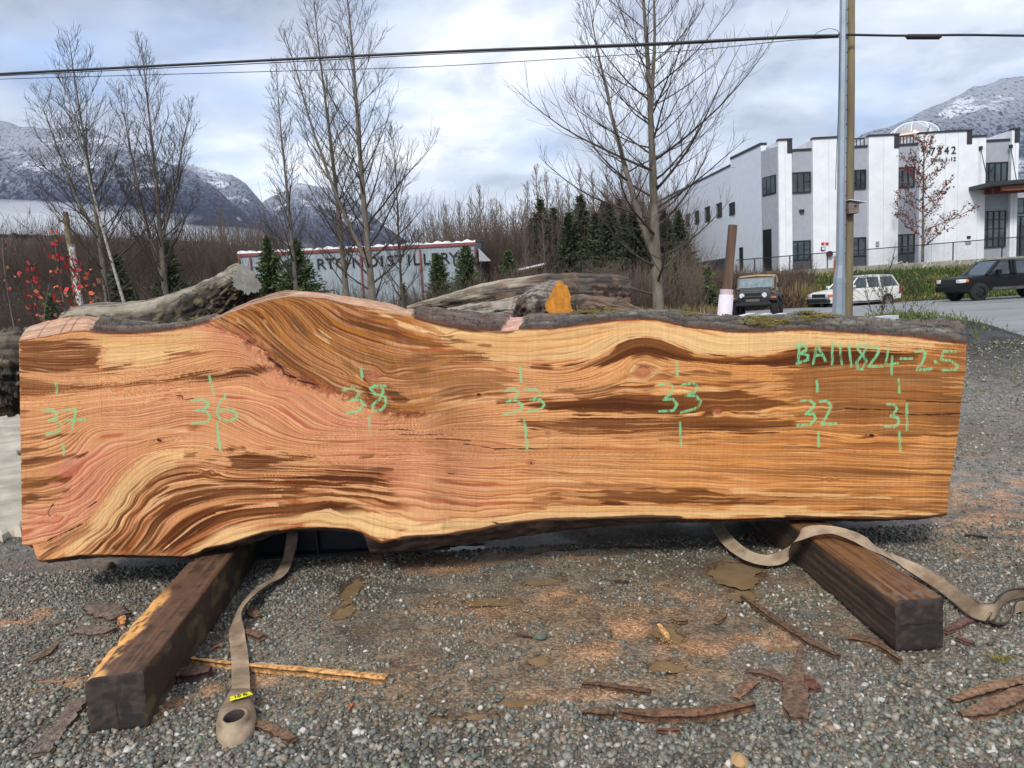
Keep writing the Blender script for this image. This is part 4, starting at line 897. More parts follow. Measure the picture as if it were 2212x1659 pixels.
# ---------------------------------------------------------------- things on the ground around the slab
def gz(x, y): return float(groundz(x, y) + lump(x, y))
def timber(name, near, far, w, h, label, colf, seed, worn):
    """squared timber as a fine lofted box; near/far = centre of each end on the ground"""
    n, f = np.array(near, float), np.array(far, float); ax = (f - n); Lg = np.linalg.norm(ax); ax /= Lg; sd_ = np.array([ax[1], -ax[0]])
    root = empty(name, (n[0], n[1], 0), label, 'timber', 'timbers under the slab'); rows = 200; prof = []
    m = 14; c = .006
    seq = [(-w/2, c), (-w/2, h - c)] + [(-w/2 + c, h)] + [(w/2 - c, h)] + [(w/2, h - c), (w/2, c)] + [(w/2 - c, 0), (-w/2 + c, 0)]
    P = []
    for k in range(len(seq)):
        p, q = np.array(seq[k]), np.array(seq[(k + 1) % len(seq)]); s = max(1, int(np.linalg.norm(q - p) / .009)); P += [p + (q - p) * t / s for t in range(s)]
    P = np.array(P); rws = []
    s_ = np.linspace(0, Lg, rows)[:, None]
    A = np.broadcast_to(P[None, :, 0], (rows, len(P))); B = np.broadcast_to(P[None, :, 1], (rows, len(P))); S = np.broadcast_to(s_, A.shape)
    gr = fbm(S / .5, (A * 1.3 + B) / .006, seed, 3); ch = fbm(S / .05, (A + B) / .03, seed + 1, 4)
    corner = sstep(.05, 0, np.abs(A + w/2) + np.abs(B - h))
    rough = (gr - .5) * .004 + (ch - .5) * .008
    dip = corner * .014 * sstep(.45, .75, fbm(S / .16, A * 0 + 4, seed + 2)) * worn
    A2 = A * (1 - .12 * dip / .03) + np.sign(A) * rough; B2 = B + rough * (B > h * .6) - dip * (B > h * .5)
    Xw = n[0] + ax[0] * S + sd_[0] * A2; Yw = n[1] + ax[1] * S + sd_[1] * A2; Zw = B2 + .002 + gz(*n) * 0
    C = colf(S, A, B, gr, ch, w, h, seed)
    V = np.stack([Xw - n[0], Yw - n[1], Zw], -1); npf = len(P)
    i, j = np.meshgrid(np.arange(rows - 1), np.arange(npf), indexing='ij'); F = np.stack([i * npf + j, i * npf + (j + 1) % npf, (i + 1) * npf + (j + 1) % npf, (i + 1) * npf + j], -1).reshape(-1, 4)
    tm = mat('weathered timber', None, attr=True, mixa=.8, rough=.7, scale=30, bump=.4, bscale=150, bdist=.004)
    big_mesh('timber_sides', V.reshape(-1, 3), F, tm, C.reshape(-1, 3), root, smooth=False)
    for e, nm in ((0, 'sawn_end'), (rows - 1, 'sawn_end')):
        rg = V[e]; na = 26; nb = 26; aa = np.linspace(-1, 1, na); bb = np.linspace(0, 1, nb); AA, BBq = np.meshgrid(aa, bb)
        # inner grid mapped onto the ring by shrinking copies of it
        vs = [rg * 1.0]; cen = rg.mean(0); cs = []
        lv = 14
        for q in range(lv + 1): vs_ = cen + (rg - cen) * (1 - q / lv) - np.array([ax[0], ax[1], 0]) * (.0 if q == 0 else .003) * (1 if e == 0 else -1); cs.append(vs_)
        VV = np.stack(cs); aw = (VV[..., 0] * sd_[0] + VV[..., 1] * sd_[1]); bz = VV[..., 2]
        rr_ = np.hypot(aw - .02, bz + .05) / .0045; ringn = .5 + .5 * np.sin(rr_ + 2 * fbm(aw / .05, bz / .05, 7)); cc = np.empty(VV.shape); cc[:] = srgb(44, 37, 33)
        cc = mxx(cc, (74, 62, 52), sstep(.4, .7, fbm(aw / .03, bz / .03, seed + 5)) * .8); cc *= (.75 + .35 * ringn)[..., None]
        cr1 = np.exp(-((bz - h * .52 - .008 * (fbm(aw / .04, aw * 0, 6) - .5)) / .0022) ** 2) if seed == 61 else np.exp(-((aw - .0) / .002) ** 2) * (bz < h * .5)
        cc = mxx(cc, (14, 11, 10), cr1)
        i, j = np.meshgrid(np.arange(lv), np.arange(npf), indexing='ij'); F = np.stack([i * npf + j, i * npf + (j + 1) % npf, (i + 1) * npf + (j + 1) % npf, (i + 1) * npf + j], -1).reshape(-1, 4)
        big_mesh(nm, VV.reshape(-1, 3), F, tm, cc.reshape(-1, 3), root)
    return root
def col_left(S, A, B, gr, ch, w, h, seed):
    c = np.empty(S.shape + (3,)); c[:] = srgb(92, 66, 50); c = mxx(c, (62, 44, 34), sstep(.5, .7, ch)); c = mxx(c, (124, 92, 68), sstep(.55, .75, gr) * .6)
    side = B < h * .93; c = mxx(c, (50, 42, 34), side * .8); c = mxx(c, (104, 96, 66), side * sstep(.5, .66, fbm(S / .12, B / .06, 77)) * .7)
    fresh = sstep(w * -.16, w * -.28, A + .05 * (fbm(S / .07, A * 0, 71) - .5)) * (B > h * .9) * sstep(.80, .62, S); c = mxx(c, (226, 168, 96), fresh * sstep(.30, .45, fbm(S / .05, A / .004, 72)))
    c = mxx(c, (24, 18, 15), np.exp(-((A - .03 - .01 * np.sin(S * 3)) / .0022) ** 2) * (B > h * .9) * (S > .35) * .9)
    return c
def col_right(S, A, B, gr, ch, w, h, seed):
    c = np.empty(S.shape + (3,)); c[:] = srgb(122, 82, 46); c = mxx(c, (84, 56, 36), sstep(.45, .6, gr)); c = mxx(c, (156, 108, 60), sstep(.58, .72, fbm(S / .7, A / .016, 73)) * (B > h * .9) * .8)
    c = mxx(c, (120, 104, 88), (B > h * .9) * sstep(.5, .65, ch) * sstep(.3, .0, S) * .8)
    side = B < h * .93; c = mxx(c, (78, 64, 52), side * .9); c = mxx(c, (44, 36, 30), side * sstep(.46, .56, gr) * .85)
    c = mxx(c, (24, 18, 15), np.exp(-((B - h * .5 + .0 * S) / .0018) ** 2) * sstep(.9, .2, S) * .8)
    return c
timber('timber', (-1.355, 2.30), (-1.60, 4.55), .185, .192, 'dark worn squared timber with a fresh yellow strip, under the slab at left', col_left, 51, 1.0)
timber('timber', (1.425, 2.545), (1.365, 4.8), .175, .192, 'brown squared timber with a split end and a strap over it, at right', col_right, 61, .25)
# dark steel beam lying behind the left timber
sb = empty('steel_beam', (-1.0, 3.92, 0), 'dark steel I beam lying in the shade under the slab', 'steel beam')
stl = mat('dark painted steel', (44, 50, 58), (30, 32, 36), rough=.45, metal=.3, bump=.05)
b_ = MB(); b_.box(-.75, .62, -.07, .07, .235, .25).box(-.75, .62, -.07, .07, .02, .035).box(-.75, .62, -.006, .006, .035, .235); b_.build('beam_body', stl, sb)
b_ = MB(); [b_.box(x, x + .01, -.06, -.006, .035, .235) for x in (-.5, -.1, .35)]; b_.build('stiffener', stl, sb)
# bark and wood pieces
barkR = mat('red brown bark', None, attr=True, mixa=.42, rough=.9, scale=55, bump=.9, bscale=140, bdist=.006, lo=.42, hi=.6)
def piece(name, cl_, color, label, cat, thick=.012, lift=.004, curl=.25, seed=1, group=None, rimc=None, z0=0.0):
    """irregular flat piece; cl_ = [(X, Y, half width in picture px)] along its middle"""
    n = 34; m = 11; q = smooth_path([(X, Y, w) for X, Y, w in cl_], n)
    P = []; C = []
    rs_ = np.random.RandomState(seed)
    jag = [1 + .35 * (fbm(np.arange(n) / 2.2, np.zeros(n) + s * 7, seed, 3) - .5) * 2 for s in (1, 2)]
    c3d = np.array([gnd(x, y, .012)[:] for x, y, w in q]); tan = np.gradient(c3d[:, :2], axis=0); tan /= np.linalg.norm(tan, axis=1, keepdims=True) + 1e-9
    nor = np.stack([-tan[:, 1], tan[:, 0]], 1)
    # half width in metres from the picture width measured across the strip
    hw = np.array([np.linalg.norm(np.array(gnd(x + 1, y)[:2]) - np.array(gnd(x - 1, y)[:2])) / 2 for x, y, w in q]) * np.abs(q[:, 2])
    hw = np.maximum(hw, .003)
    o0 = c3d[n // 2].copy(); o0[2] = gz(o0[0], o0[1])
    top = np.zeros((n, m, 3)); bot = np.zeros((n, m, 3)); col = np.zeros((n, m, 3)); rim = np.array(srgb(*(rimc or [min(255, c * 1.05) for c in color])))
    for j in range(m):
        s = -1 + 2 * j / (m - 1); off = s * hw * np.where(s < 0, jag[0], jag[1])
        x = c3d[:, 0] + nor[:, 0] * off; y = c3d[:, 1] + nor[:, 1] * off; nz = fbm(x / .02, y / .02, seed + 9)
        zt = o0[2] + lift + z0 + thick + curl * hw * (1 - s * s) * .6 + (nz - .5) * .006 + .006 * math.sin(seed) * np.linspace(-1, 1, n)
        top[:, j] = np.stack([x, y, zt], 1); bot[:, j] = np.stack([x, y, zt - thick], 1)
        grn = fbm(np.arange(n) / 14., np.full(n, s * 6.), seed + 3); ccc = np.array(srgb(*color))[None] * (.62 + .8 * grn * .9)[:, None] * (.8 + .4 * nz)[:, None]
        col[:, j] = ccc + (rim - ccc) * (abs(s) > .9) * .5
    allv = np.concatenate([top.reshape(-1, 3), bot.reshape(-1, 3)]) - o0; cc = np.concatenate([col.reshape(-1, 3), col.reshape(-1, 3) * .8]); f = quads(n, m); N_ = n * m
    F = list(map(tuple, f)) + [tuple(N_ + i for i in g_[::-1]) for g_ in f]
    bd = [i * m for i in range(n)] + [(n - 1) * m + j for j in range(1, m)] + [i * m + m - 1 for i in range(n - 2, -1, -1)] + [j for j in range(m - 2, 0, -1)]
    F += [(bd[k], bd[(k + 1) % len(bd)], N_ + bd[(k + 1) % len(bd)], N_ + bd[k]) for k in range(len(bd))]
    o = big_mesh(name, allv, F, barkR, cc, smooth=False); o.location = o0; tag(o, label, cat, group); return o
G = 'pieces of bark and wood strewn on the gravel'
RB = (126, 98, 74); GB = (124, 108, 94); YW = (222, 168, 104)
PIECES = [
 ('bark_piece', [(176,1515,13),(150,1545,18),(118,1585,19),(85,1628,17)], GB, 'long grey brown bark strip running from the left timber corner to the lower left', .014),
 ('bark_piece', [(192,1312,12),(225,1325,28),(262,1338,18)], GB, 'upper broad grey bark flake left of the left timber', .02),
 ('bark_piece', [(150,1372,6),(185,1362,22),(225,1365,20),(250,1360,6)], GB, 'second broad grey bark flake just below the upper one left of the timber', .014),
 ('bark_piece', [(58,1427,5),(90,1415,12),(124,1394,4)], (120,96,74), 'small leaf shaped bark flake nearest the left edge of the gravel', .008),
 ('bark_piece', [(98,1350,4),(125,1345,12),(150,1340,6)], GB, 'small faint bark flake above the leaf shaped one at the left', .008),
 ('wood_chunk', [(258,1325,5),(263,1340,7),(266,1352,4)], (206,150,96), 'small pale orange wood chunk at the end of the upper broad bark flake', .02),
 ('bark_piece', [(386,1466,14),(420,1462,22),(456,1458,12)], (86,62,50), 'dark brown bark piece against the right side of the left timber', .03),
 ('bark_piece', [(528,1366,6),(548,1376,11),(568,1386,8)], (124,96,76), 'short thick bark chunk beside the middle of the left strap', .02),
 ('bark_piece', [(548,1562,10),(585,1578,13),(632,1606,10)], RB, 'reddish bark piece just right of the left strap eye', .014),
 ('bark_piece', [(540,1318,6),(548,1326,11),(556,1334,6)], RB, 'small red bark bit right of the twist in the left strap', .012),
 ('bark_piece', [(544,1436,8),(575,1432,9),(604,1428,6)], (178,168,152), 'pale curled grey bark flake lying over the yellow splinter', .006),
 ('wood_splinter', [(414,1428,3),(450,1434,5),(520,1441,6),(640,1452,9),(760,1463,12),(836,1471,13)], YW, 'long yellow splinter of wood passing under the left strap', .022),
 ('wood_chip', [(452,1397,1.5),(466,1392,3.5),(480,1388,1.5)], (226,150,92), 'small orange chip on gravel between timber and left strap', .004),
 ('wood_chip', [(193,1422,1.5),(212,1424,3.5),(230,1427,2)], (208,140,104), 'pinkish chip touching the left side of the left timber', .005),
 ('wood_chip', [(167,1447,2),(173,1443,4),(179,1441,2)], (228,176,120), 'tiny pale chip left of the left timber near its front', .004),
 ('wood_chip', [(752,1541,1.2),(759,1526,2.6),(766,1513,1.2)], (208,120,74), 'thin orange sliver standing alone below the yellow splinter', .004),
 ('bark_piece', [(1257,1481,3),(1300,1482,7),(1350,1490,9),(1405,1499,8)], (106,76,56), 'narrow dark red bark strip above the long bark strip at bottom centre', .012),
 ('bark_piece', [(1258,1536,5),(1290,1538,12),(1326,1546,8)], (108,80,60), 'short bark piece at the left end of the long bark strip at bottom centre', .016),
 ('bark_piece', [(1338,1541,8),(1400,1549,16),(1480,1550,18),(1560,1542,13),(1630,1530,5)], (126,90,64), 'long red brown bark strip with a pale streak at bottom centre', .022),
 ('bark_piece', [(1418,1578,3),(1450,1576,6),(1484,1571,4)], (124,78,62), 'little bark sliver right under the long bark strip', .01),
 ('wood_chip', [(1423,1352,4),(1436,1366,6),(1447,1382,3)], (226,176,112), 'yellow wood chip lying in the muddy sawdust between the straps', .01),
 ('bark_piece', [(1602,1289,4),(1650,1322,8),(1696,1354,10),(1750,1390,9),(1812,1421,6)], (112,84,62), 'long thin bark strip pointing away from the brown timber', .014),
 ('bark_piece', [(1832,1374,9),(1870,1380,15),(1905,1396,9),(1948,1430,3)], (116,88,66), 'tapered bark piece at the left of the brown timber end', .016),
 ('bark_piece', [(1450,1338,5),(1466,1341,10),(1484,1344,6)], RB, 'small red bark crumb left of the long thin strip', .012),
 ('bark_piece', [(1546,1348,5),(1556,1336,9),(1566,1324,6)], RB, 'red bark crumb near the top end of the long thin strip', .012),
 ('bark_piece', [(1729,1409,4),(1724,1440,8),(1718,1470,18),(1720,1520,26),(1728,1557,20)], (122,96,74), 'paddle shaped bark piece pointing up at the slab, lower right', .016),
 ('bark_piece', [(1612,1449,8),(1655,1456,12),(1700,1472,12)], (116,88,72), 'flat bark flake tucked against the left of the paddle shaped piece', .012),
 ('bark_piece', [(1588,1506,10),(1608,1488,14),(1632,1474,10)], (134,100,78), 'lighter bark flake lying below the flat one left of the paddle piece', .01),
 ('bark_piece', [(1738,1462,10),(1755,1482,16),(1768,1492,8)], (118,72,58), 'bark flake tucked against the right of the paddle shaped piece', .01),
 ('bark_piece', [(2042,1366,6),(2070,1348,13),(2104,1330,10)], (120,86,74), 'bark piece just right of the brown timber end, below the strap', .012),
 ('bark_piece', [(2066,1376,5),(2085,1381,8),(2104,1386,5)], (118,80,68), 'small bark piece beneath the one beside the brown timber end', .01),
 ('bark_piece', [(2054,1512,9),(2110,1493,14),(2170,1477,15),(2260,1462,15)], (144,110,82), 'upper half of the broad red split bark at the right edge', .022),
 ('bark_piece', [(2074,1545,10),(2120,1540,20),(2180,1515,21),(2270,1488,20)], (140,106,80), 'lower half of the broad red split bark at the right edge', .024),
 ('bark_piece', [(2084,1155,2),(2108,1157,4),(2134,1161,2.5)], (70,56,50), 'thin dark stick on the wet gravel right of the slab', .012),
 ('bark_piece', [(1328,1262,4),(1345,1260,7),(1356,1257,4)], (88,66,54), 'dark bark crumb in the sawdust below the middle of the slab', .012),
 ('bark_piece', [(1114,1372,3),(1130,1374,4),(1150,1377,2)], (92,64,52), 'dark twig like crumb in the middle of the gravel', .006),
 ('bark_piece', [(560,1240,3),(1,1,1),(1,1,1)], RB, '', .01)]
for k, (nm, cl_, c, lab, th) in enumerate(PIECES[:-1]):
    cat = {'bark_piece': 'bark', 'wood_chip': 'wood chip', 'wood_chunk': 'wood chunk', 'wood_splinter': 'splinter'}[nm]
    piece(nm, cl_, c, lab, cat, thick=th, seed=300 + k * 5, group=G)
# stray stones
for (X_, Y_, r_, c, lab) in [(240, 1227, .028, (104, 86, 70), 'round brown clod of earth behind the left timber'), (1168, 1384, .022, (96, 108, 96), 'greenish stone bigger than the gravel in the middle foreground'), (1597, 1652, .026, (186, 150, 104), 'yellowish stone at the bottom edge of the picture')]:
    p = gnd(X_, Y_); o = MB().ball((0, 0, 0), r_, int(X_), .16, 2, (1, 1, .75)).build('stone', mat('stone %d' % X_, c, rough=.8, scale=30, bump=.4), smooth=False); o.location = (p.x, p.y, gz(p.x, p.y) + r_ * .5); tag(o, lab, 'stone')
p = gnd(2160, 1430); tufts('moss_tuft', [((p.x, p.y, .012), .04, .03)], mossm, 77, h=.014, label='small olive moss tuft on the gravel at the right', cat='moss')
# lifting straps
webm = mat('frayed beige webbing', (168, 148, 122), (122, 104, 84), rough=.9, scale=9, bump=.5, bscale=260, bdist=.003, stretch=(1, 1, 1), lo=.4, hi=.62)
edge_and_shade_m = mat('dark webbing edge and hole shade', (58, 50, 44), rough=.9, bump=.2)
def ribbon(path, width, thick, n=150):
    """path rows: x, y, z, roll in degrees (0 flat, 90 on edge), width factor"""
    q = smooth_path(path, n); c = q[:, :3]; t = np.gradient(c, axis=0); t /= np.linalg.norm(t, axis=1, keepdims=True)
    up = np.array([0, 0, 1.]); s = np.cross(t, up); s /= np.linalg.norm(s, axis=1, keepdims=True) + 1e-9; nn = np.cross(s, t)
    r = np.radians(q[:, 3])[:, None]; wv = s * np.cos(r) + nn * np.sin(r); nv = np.cross(wv, t)
    m = 9; top = []; bot = []
    for j in range(m):
        a_ = -1 + 2 * j / (m - 1); fr = 1 + (.05 * (fbm(np.arange(n) / 1.5, np.zeros(n) + j, 71) - .5) if abs(a_) == 1 else 0)
        p = c + wv * (a_ * width / 2 * q[:, 4] * fr)[:, None]; wr = .0015 * (fbm(np.arange(n) / 3., np.full(n, j * 1.), 72) - .5)
        top.append(p + nv * (thick / 2 + wr)[:, None]); bot.append(p - nv * (thick / 2 - wr)[:, None])
    V = np.concatenate([np.stack(top, 1).reshape(-1, 3), np.stack(bot, 1).reshape(-1, 3)]); f = quads(n, m); NN = n * m
    F = [tuple(x) for x in f] + [tuple(NN + i for i in x[::-1]) for x in f]; mi = [0] * len(F)
    for i in range(n - 1):
        for j in (0, m - 1): F.append((i * m + j, (i + 1) * m + j, NN + (i + 1) * m + j, NN + i * m + j)); mi.append(1)
    for i in (0, n - 1): F += [(i * m + j, i * m + j + 1, NN + i * m + j + 1, NN + i * m + j) for j in range(m - 1)]; mi += [1] * (m - 1)
    return V, F, mi
def gp(X_, Y_, z, roll=0, wf=1.0): p = gnd(X_, Y_, z); return (p.x, p.y, z, roll, wf)
def ap(X_, Y_, d, roll=0, wf=1.0): p = at(X_, Y_, d); return (p.x, p.y, p.z, roll, wf)
ls = empty('lifting_strap', tuple(gnd(517, 1450)), 'beige webbing lifting strap with a yellow tag and sewn eye, left of centre', 'lifting strap', 'lifting straps under the slab')
V, F, mi = ribbon([ap(635, 1115, 4.0), ap(632, 1150, 3.86), ap(628, 1184, 3.77), ap(618, 1218, 3.70, -4), gp(602, 1246, .03, -8), gp(566, 1268, .04, -14), gp(532, 1300, .05, -30), gp(513, 1335, .05, -40, .85), gp(512, 1375, .03, 10), gp(518, 1420, .026, 0), gp(520, 1470, .024, 0), gp(520, 1505, .03, 4)], .062, .006, 190)
big_mesh('webbing', np.array(V) - np.array(ls.location), F, [webm, edge_and_shade_m], parent=ls, matidx=mi, smooth=False)
e0 = gnd(510, 1562, .02); n = 56; lay = []
out_ = [(500, 1496), (541, 1496), (549, 1520), (554, 1550), (549, 1580), (534, 1600), (510, 1612), (486, 1614), (470, 1598), (467, 1575), (474, 1545), (488, 1518)]
op = smooth_path(out_ + [out_[0]], n + 1)[:-1]; op = np.array([gnd(a_, b_, .016)[:] for a_, b_ in op]); ip_c = np.array(gnd(506, 1569, .05)[:])
for f_, z_ in ((1.0, .012), (.97, .034), (.72, .044), (.48, .050), (.40, .066), (.33, .068), (.30, .050), (.27, .012)):
    hc = np.array([op.mean(0)[0], op.mean(0)[1], 0]) * f_ + np.array([ip_c[0], ip_c[1], 0]) * (1 - f_); R_ = (op - op.mean(0)) * f_; R_[:, 2] = 0
    if f_ < .5: rad = np.linalg.norm(R_[:, :2], axis=1).mean(); an = np.arctan2(R_[:, 1], R_[:, 0]); R_[:, 0] = np.cos(an) * rad * .8; R_[:, 1] = np.sin(an) * rad * .95
    p = hc + R_; p[:, 2] = z_ + .003 * (fbm(np.arange(n) / 2., np.zeros(n) + f_ * 9, 5) - .5); lay.append(p)
LV = np.stack(lay); i, j = np.meshgrid(np.arange(len(lay) - 1), np.arange(n), indexing='ij'); F = np.stack([i * n + j, i * n + (j + 1) % n, (i + 1) * n + (j + 1) % n, (i + 1) * n + j], -1).reshape(-1, 4)
big_mesh('sewn_eye', LV.reshape(-1, 3) - np.array(ls.location), F, [webm, edge_and_shade_m], parent=ls, smooth=True, matidx=[1 if k >= 5 * n else 0 for k in range(len(F))])  # last rings in the dark material: shade of the hole painted in
V, F, mi = ribbon([gp(497, 1510, .056, 0), gp(511, 1506, .058, 0), gp(526, 1502, .058, 0), gp(542, 1497, .054, 0)], .026, .002, 16)
tg = big_mesh('tag', np.array(V) - np.array(ls.location), F, mat('yellow tag', (226, 230, 40), rough=.4, bump=0), parent=ls)
vs, fs = text_mesh('10 ft', .024, .0006); A_ = np.array(gp(500, 1508, .0595)[:3]); B_ = np.array(gp(538, 1498, .0595)[:3]); ux = (B_ - A_) / np.linalg.norm(B_ - A_); uy = np.cross([0, 0, 1.], ux); cc = (A_ + B_) / 2 - uy * .008
mb = MB().add([tuple(cc + ux * x + uy * y + np.array([0, 0, z + .0015]) - np.array(ls.location)) for x, y, z in vs], fs); mb.build('tag_writing', mat('black ink', (20, 20, 20), bump=0), tg if False else ls, recalc=False)
rs2 = empty('lifting_strap', tuple(gnd(1950, 1250)), 'beige webbing strap draped over the brown timber and curling off to the right edge', 'lifting strap', 'lifting straps under the slab')
V, F, mi = ribbon([ap(1533, 1100, 4.0, -10), ap(1550, 1136, 3.80, -20), gp(1574, 1170, .08, -25), gp(1612, 1199, .05, -25), gp(1655, 1211, .045, -30), gp(1690, 1204, .06, -40), gp(1710, 1186, .11, -45), gp(1726, 1160, .20, -40), gp(1756, 1147, .235, -25), gp(1800, 1146, .232, -14), gp(1850, 1162, .222, -16), gp(1890, 1186, .18, -22), gp(1945, 1214, .10, -28), gp(2000, 1242, .055, -28), gp(2045, 1272, .045, -24), gp(2080, 1298, .045, -30), gp(2112, 1320, .05, -60), gp(2145, 1320, .055, -85), gp(2160, 1300, .055, -95), gp(2185, 1285, .05, -110), gp(2225, 1281, .055, -130), gp(2270, 1290, .04, -150)], .064, .006, 260)
big_mesh('webbing', np.array(V) - np.array(rs2.location), F, [webm, edge_and_shade_m], parent=rs2, matidx=mi)
V, F, mi = ribbon([gp(2130, 1322, .05, 78), gp(2135, 1340, .02, 40), gp(2160, 1348, .02, 30), gp(2180, 1335, .03, 60), gp(2195, 1312, .05, 80), gp(2230, 1308, .04, 60)], .05, .006, 80)
big_mesh('webbing_fold', np.array(V) - np.array(rs2.location), F, [webm, edge_and_shade_m], parent=rs2, matidx=mi)
# logs behind
def log(name, path, label, seed, cols, n=260, m=132, amp=.16, cut=None, groove=1.0, squash=1.0, dark_from=99.):
    """path rows x,y,z,radius"""
    q = smooth_path(path, n); c = q[:, :3]; t = np.gradient(c, axis=0); t /= np.linalg.norm(t, axis=1, keepdims=True)
    s = np.cross(t, [0, 0, 1.]); s /= np.linalg.norm(s, axis=1, keepdims=True) + 1e-9; u = np.cross(s, t)
    th = np.linspace(0, 2 * math.pi, m, endpoint=False)[None]; S = (np.arange(n) / n * 9)[:, None]
    cyx = np.cos(th) + S * 0; cyy = np.sin(th) + S * 0
    big_ = fbm(S / 1.6 + 0 * th, (cyx + 2) * 1.3, seed, 3) + fbm(S / 1.6 + 0 * th, (cyy + 5) * 1.3, seed + 1, 3) - 1
    gv = fbm(S / 1.4 + cyx * .3, (np.arctan2(cyy, np.abs(cyx)) + 4) * 9 + .6 * np.sin(S), seed + 2, 4); fl = fbm(S * 3.2, (cyx + cyy * 1.7 + 6) * 3.4, seed + 4, 4)
    flake = sstep(.48, .56, fl)
    fib = fbm(S / 2.2 + .2 * cyx, (np.arctan2(cyy, cyx) + 4) * 22 + 1.2 * np.sin(S * 1.3), seed + 15, 3)
    R_ = q[:, 3][:, None] * (1 + amp * big_ * 1.0) + groove * ((gv - .5) * .03 + (fib - .5) * .022 + flake * .016 * (np.sin(th) < .6) + (fl - .5) * .012) * sstep(.02, .12, q[:, 3])[:, None]
    tail = sstep(6.0, 9.0, S); R_ = R_ * (1 + tail * (squash < 1) * (.12 * np.cos(3 * th + 1.1) + .05 * np.cos(5 * th)))
    P = c[:, None] + s[:, None] * (np.cos(th) * R_ * (1 - (1 - squash) * tail))[..., None] + u[:, None] * (np.sin(th)[..., None] * R_[..., None])
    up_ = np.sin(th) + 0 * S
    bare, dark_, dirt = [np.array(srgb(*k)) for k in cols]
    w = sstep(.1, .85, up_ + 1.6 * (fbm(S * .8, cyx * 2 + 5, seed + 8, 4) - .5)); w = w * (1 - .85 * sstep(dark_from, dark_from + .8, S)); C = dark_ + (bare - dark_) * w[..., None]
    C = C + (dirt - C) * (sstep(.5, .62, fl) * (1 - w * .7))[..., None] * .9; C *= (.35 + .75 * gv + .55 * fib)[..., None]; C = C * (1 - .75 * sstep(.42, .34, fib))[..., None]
    C = C * (1 - .7 * sstep(.60, .70, fbm(S / 1.2, (np.arctan2(cyy, cyx) + 4) * 5, seed + 12, 3)) * .8)[..., None]
    loc = c[n // 2]
    lm = mat('weathered log', None, attr=True, mixa=.75, rough=.85, scale=22, bump=.5, bscale=90, bdist=.01)
    root = empty(name, tuple(loc), label, 'log')
    i, j = np.meshgrid(np.arange(n - 1), np.arange(m), indexing='ij'); F = np.stack([i * m + j, i * m + (j + 1) % m, (i + 1) * m + (j + 1) % m, (i + 1) * m + j], -1).reshape(-1, 4)
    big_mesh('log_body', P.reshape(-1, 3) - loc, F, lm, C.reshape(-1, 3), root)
    for e, nm in ((0, 'cut_end'), (n - 1, 'cut_end')):
        lv = 8; rg = P[e]; cen = rg.mean(0); VV = np.stack([cen + (rg - cen) * (1 - k / lv) for k in range(lv + 1)]); rr_ = np.linalg.norm(VV - cen, axis=-1)
        ec = np.array(srgb(*(cut if (cut and e == n - 1) else (150, 140, 126)))); CC = ec * (.86 + .07 * np.sin(rr_ * 170 + 9 * fbm(VV[..., 0] / .12, VV[..., 2] / .12, 4)))[..., None] * (.55 + .8 * fbm(VV[..., 0] / .025, VV[..., 2] / .09, 6))[..., None]
        i, j = np.meshgrid(np.arange(lv), np.arange(m), indexing='ij'); F = np.stack([i * m + j, i * m + (j + 1) % m, (i + 1) * m + (j + 1) % m, (i + 1) * m + j], -1).reshape(-1, 4)
        big_mesh(nm, VV.reshape(-1, 3) - loc, F, lm, CC.reshape(-1, 3), root)
    return root
def lp(X_, Y_, d, r): p = at(X_, Y_, d); return (p.x, p.y, p.z, r)
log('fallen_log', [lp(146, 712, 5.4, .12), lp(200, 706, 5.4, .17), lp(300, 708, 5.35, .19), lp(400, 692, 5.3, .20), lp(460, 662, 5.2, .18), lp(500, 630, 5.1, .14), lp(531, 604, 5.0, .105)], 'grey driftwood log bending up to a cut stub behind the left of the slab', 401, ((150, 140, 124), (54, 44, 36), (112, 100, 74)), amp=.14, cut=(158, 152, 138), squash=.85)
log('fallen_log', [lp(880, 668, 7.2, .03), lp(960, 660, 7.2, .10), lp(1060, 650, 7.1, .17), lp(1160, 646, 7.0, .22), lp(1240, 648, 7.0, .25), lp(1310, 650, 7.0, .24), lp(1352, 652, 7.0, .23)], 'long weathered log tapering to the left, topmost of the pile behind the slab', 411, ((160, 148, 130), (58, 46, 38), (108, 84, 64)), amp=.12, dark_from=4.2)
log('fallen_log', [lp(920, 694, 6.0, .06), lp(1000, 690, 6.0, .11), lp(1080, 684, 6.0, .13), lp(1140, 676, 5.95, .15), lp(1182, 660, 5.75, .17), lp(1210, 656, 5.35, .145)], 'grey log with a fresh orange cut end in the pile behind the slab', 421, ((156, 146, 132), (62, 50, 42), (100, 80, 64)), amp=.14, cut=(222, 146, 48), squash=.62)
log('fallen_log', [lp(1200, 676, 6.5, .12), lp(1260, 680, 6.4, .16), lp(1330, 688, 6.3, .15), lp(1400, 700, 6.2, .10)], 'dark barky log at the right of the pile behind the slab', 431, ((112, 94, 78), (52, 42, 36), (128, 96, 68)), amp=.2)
log('root_log', [lp(-60, 800, 4.9, .24), lp(-10, 805, 4.8, .26), lp(50, 800, 4.8, .25), lp(110, 795, 4.9, .2)], 'dark knobbly log end with rough bark at the far left of the slab', 441, ((96, 84, 68), (40, 34, 30), (122, 110, 86)), amp=.25, groove=1.6)
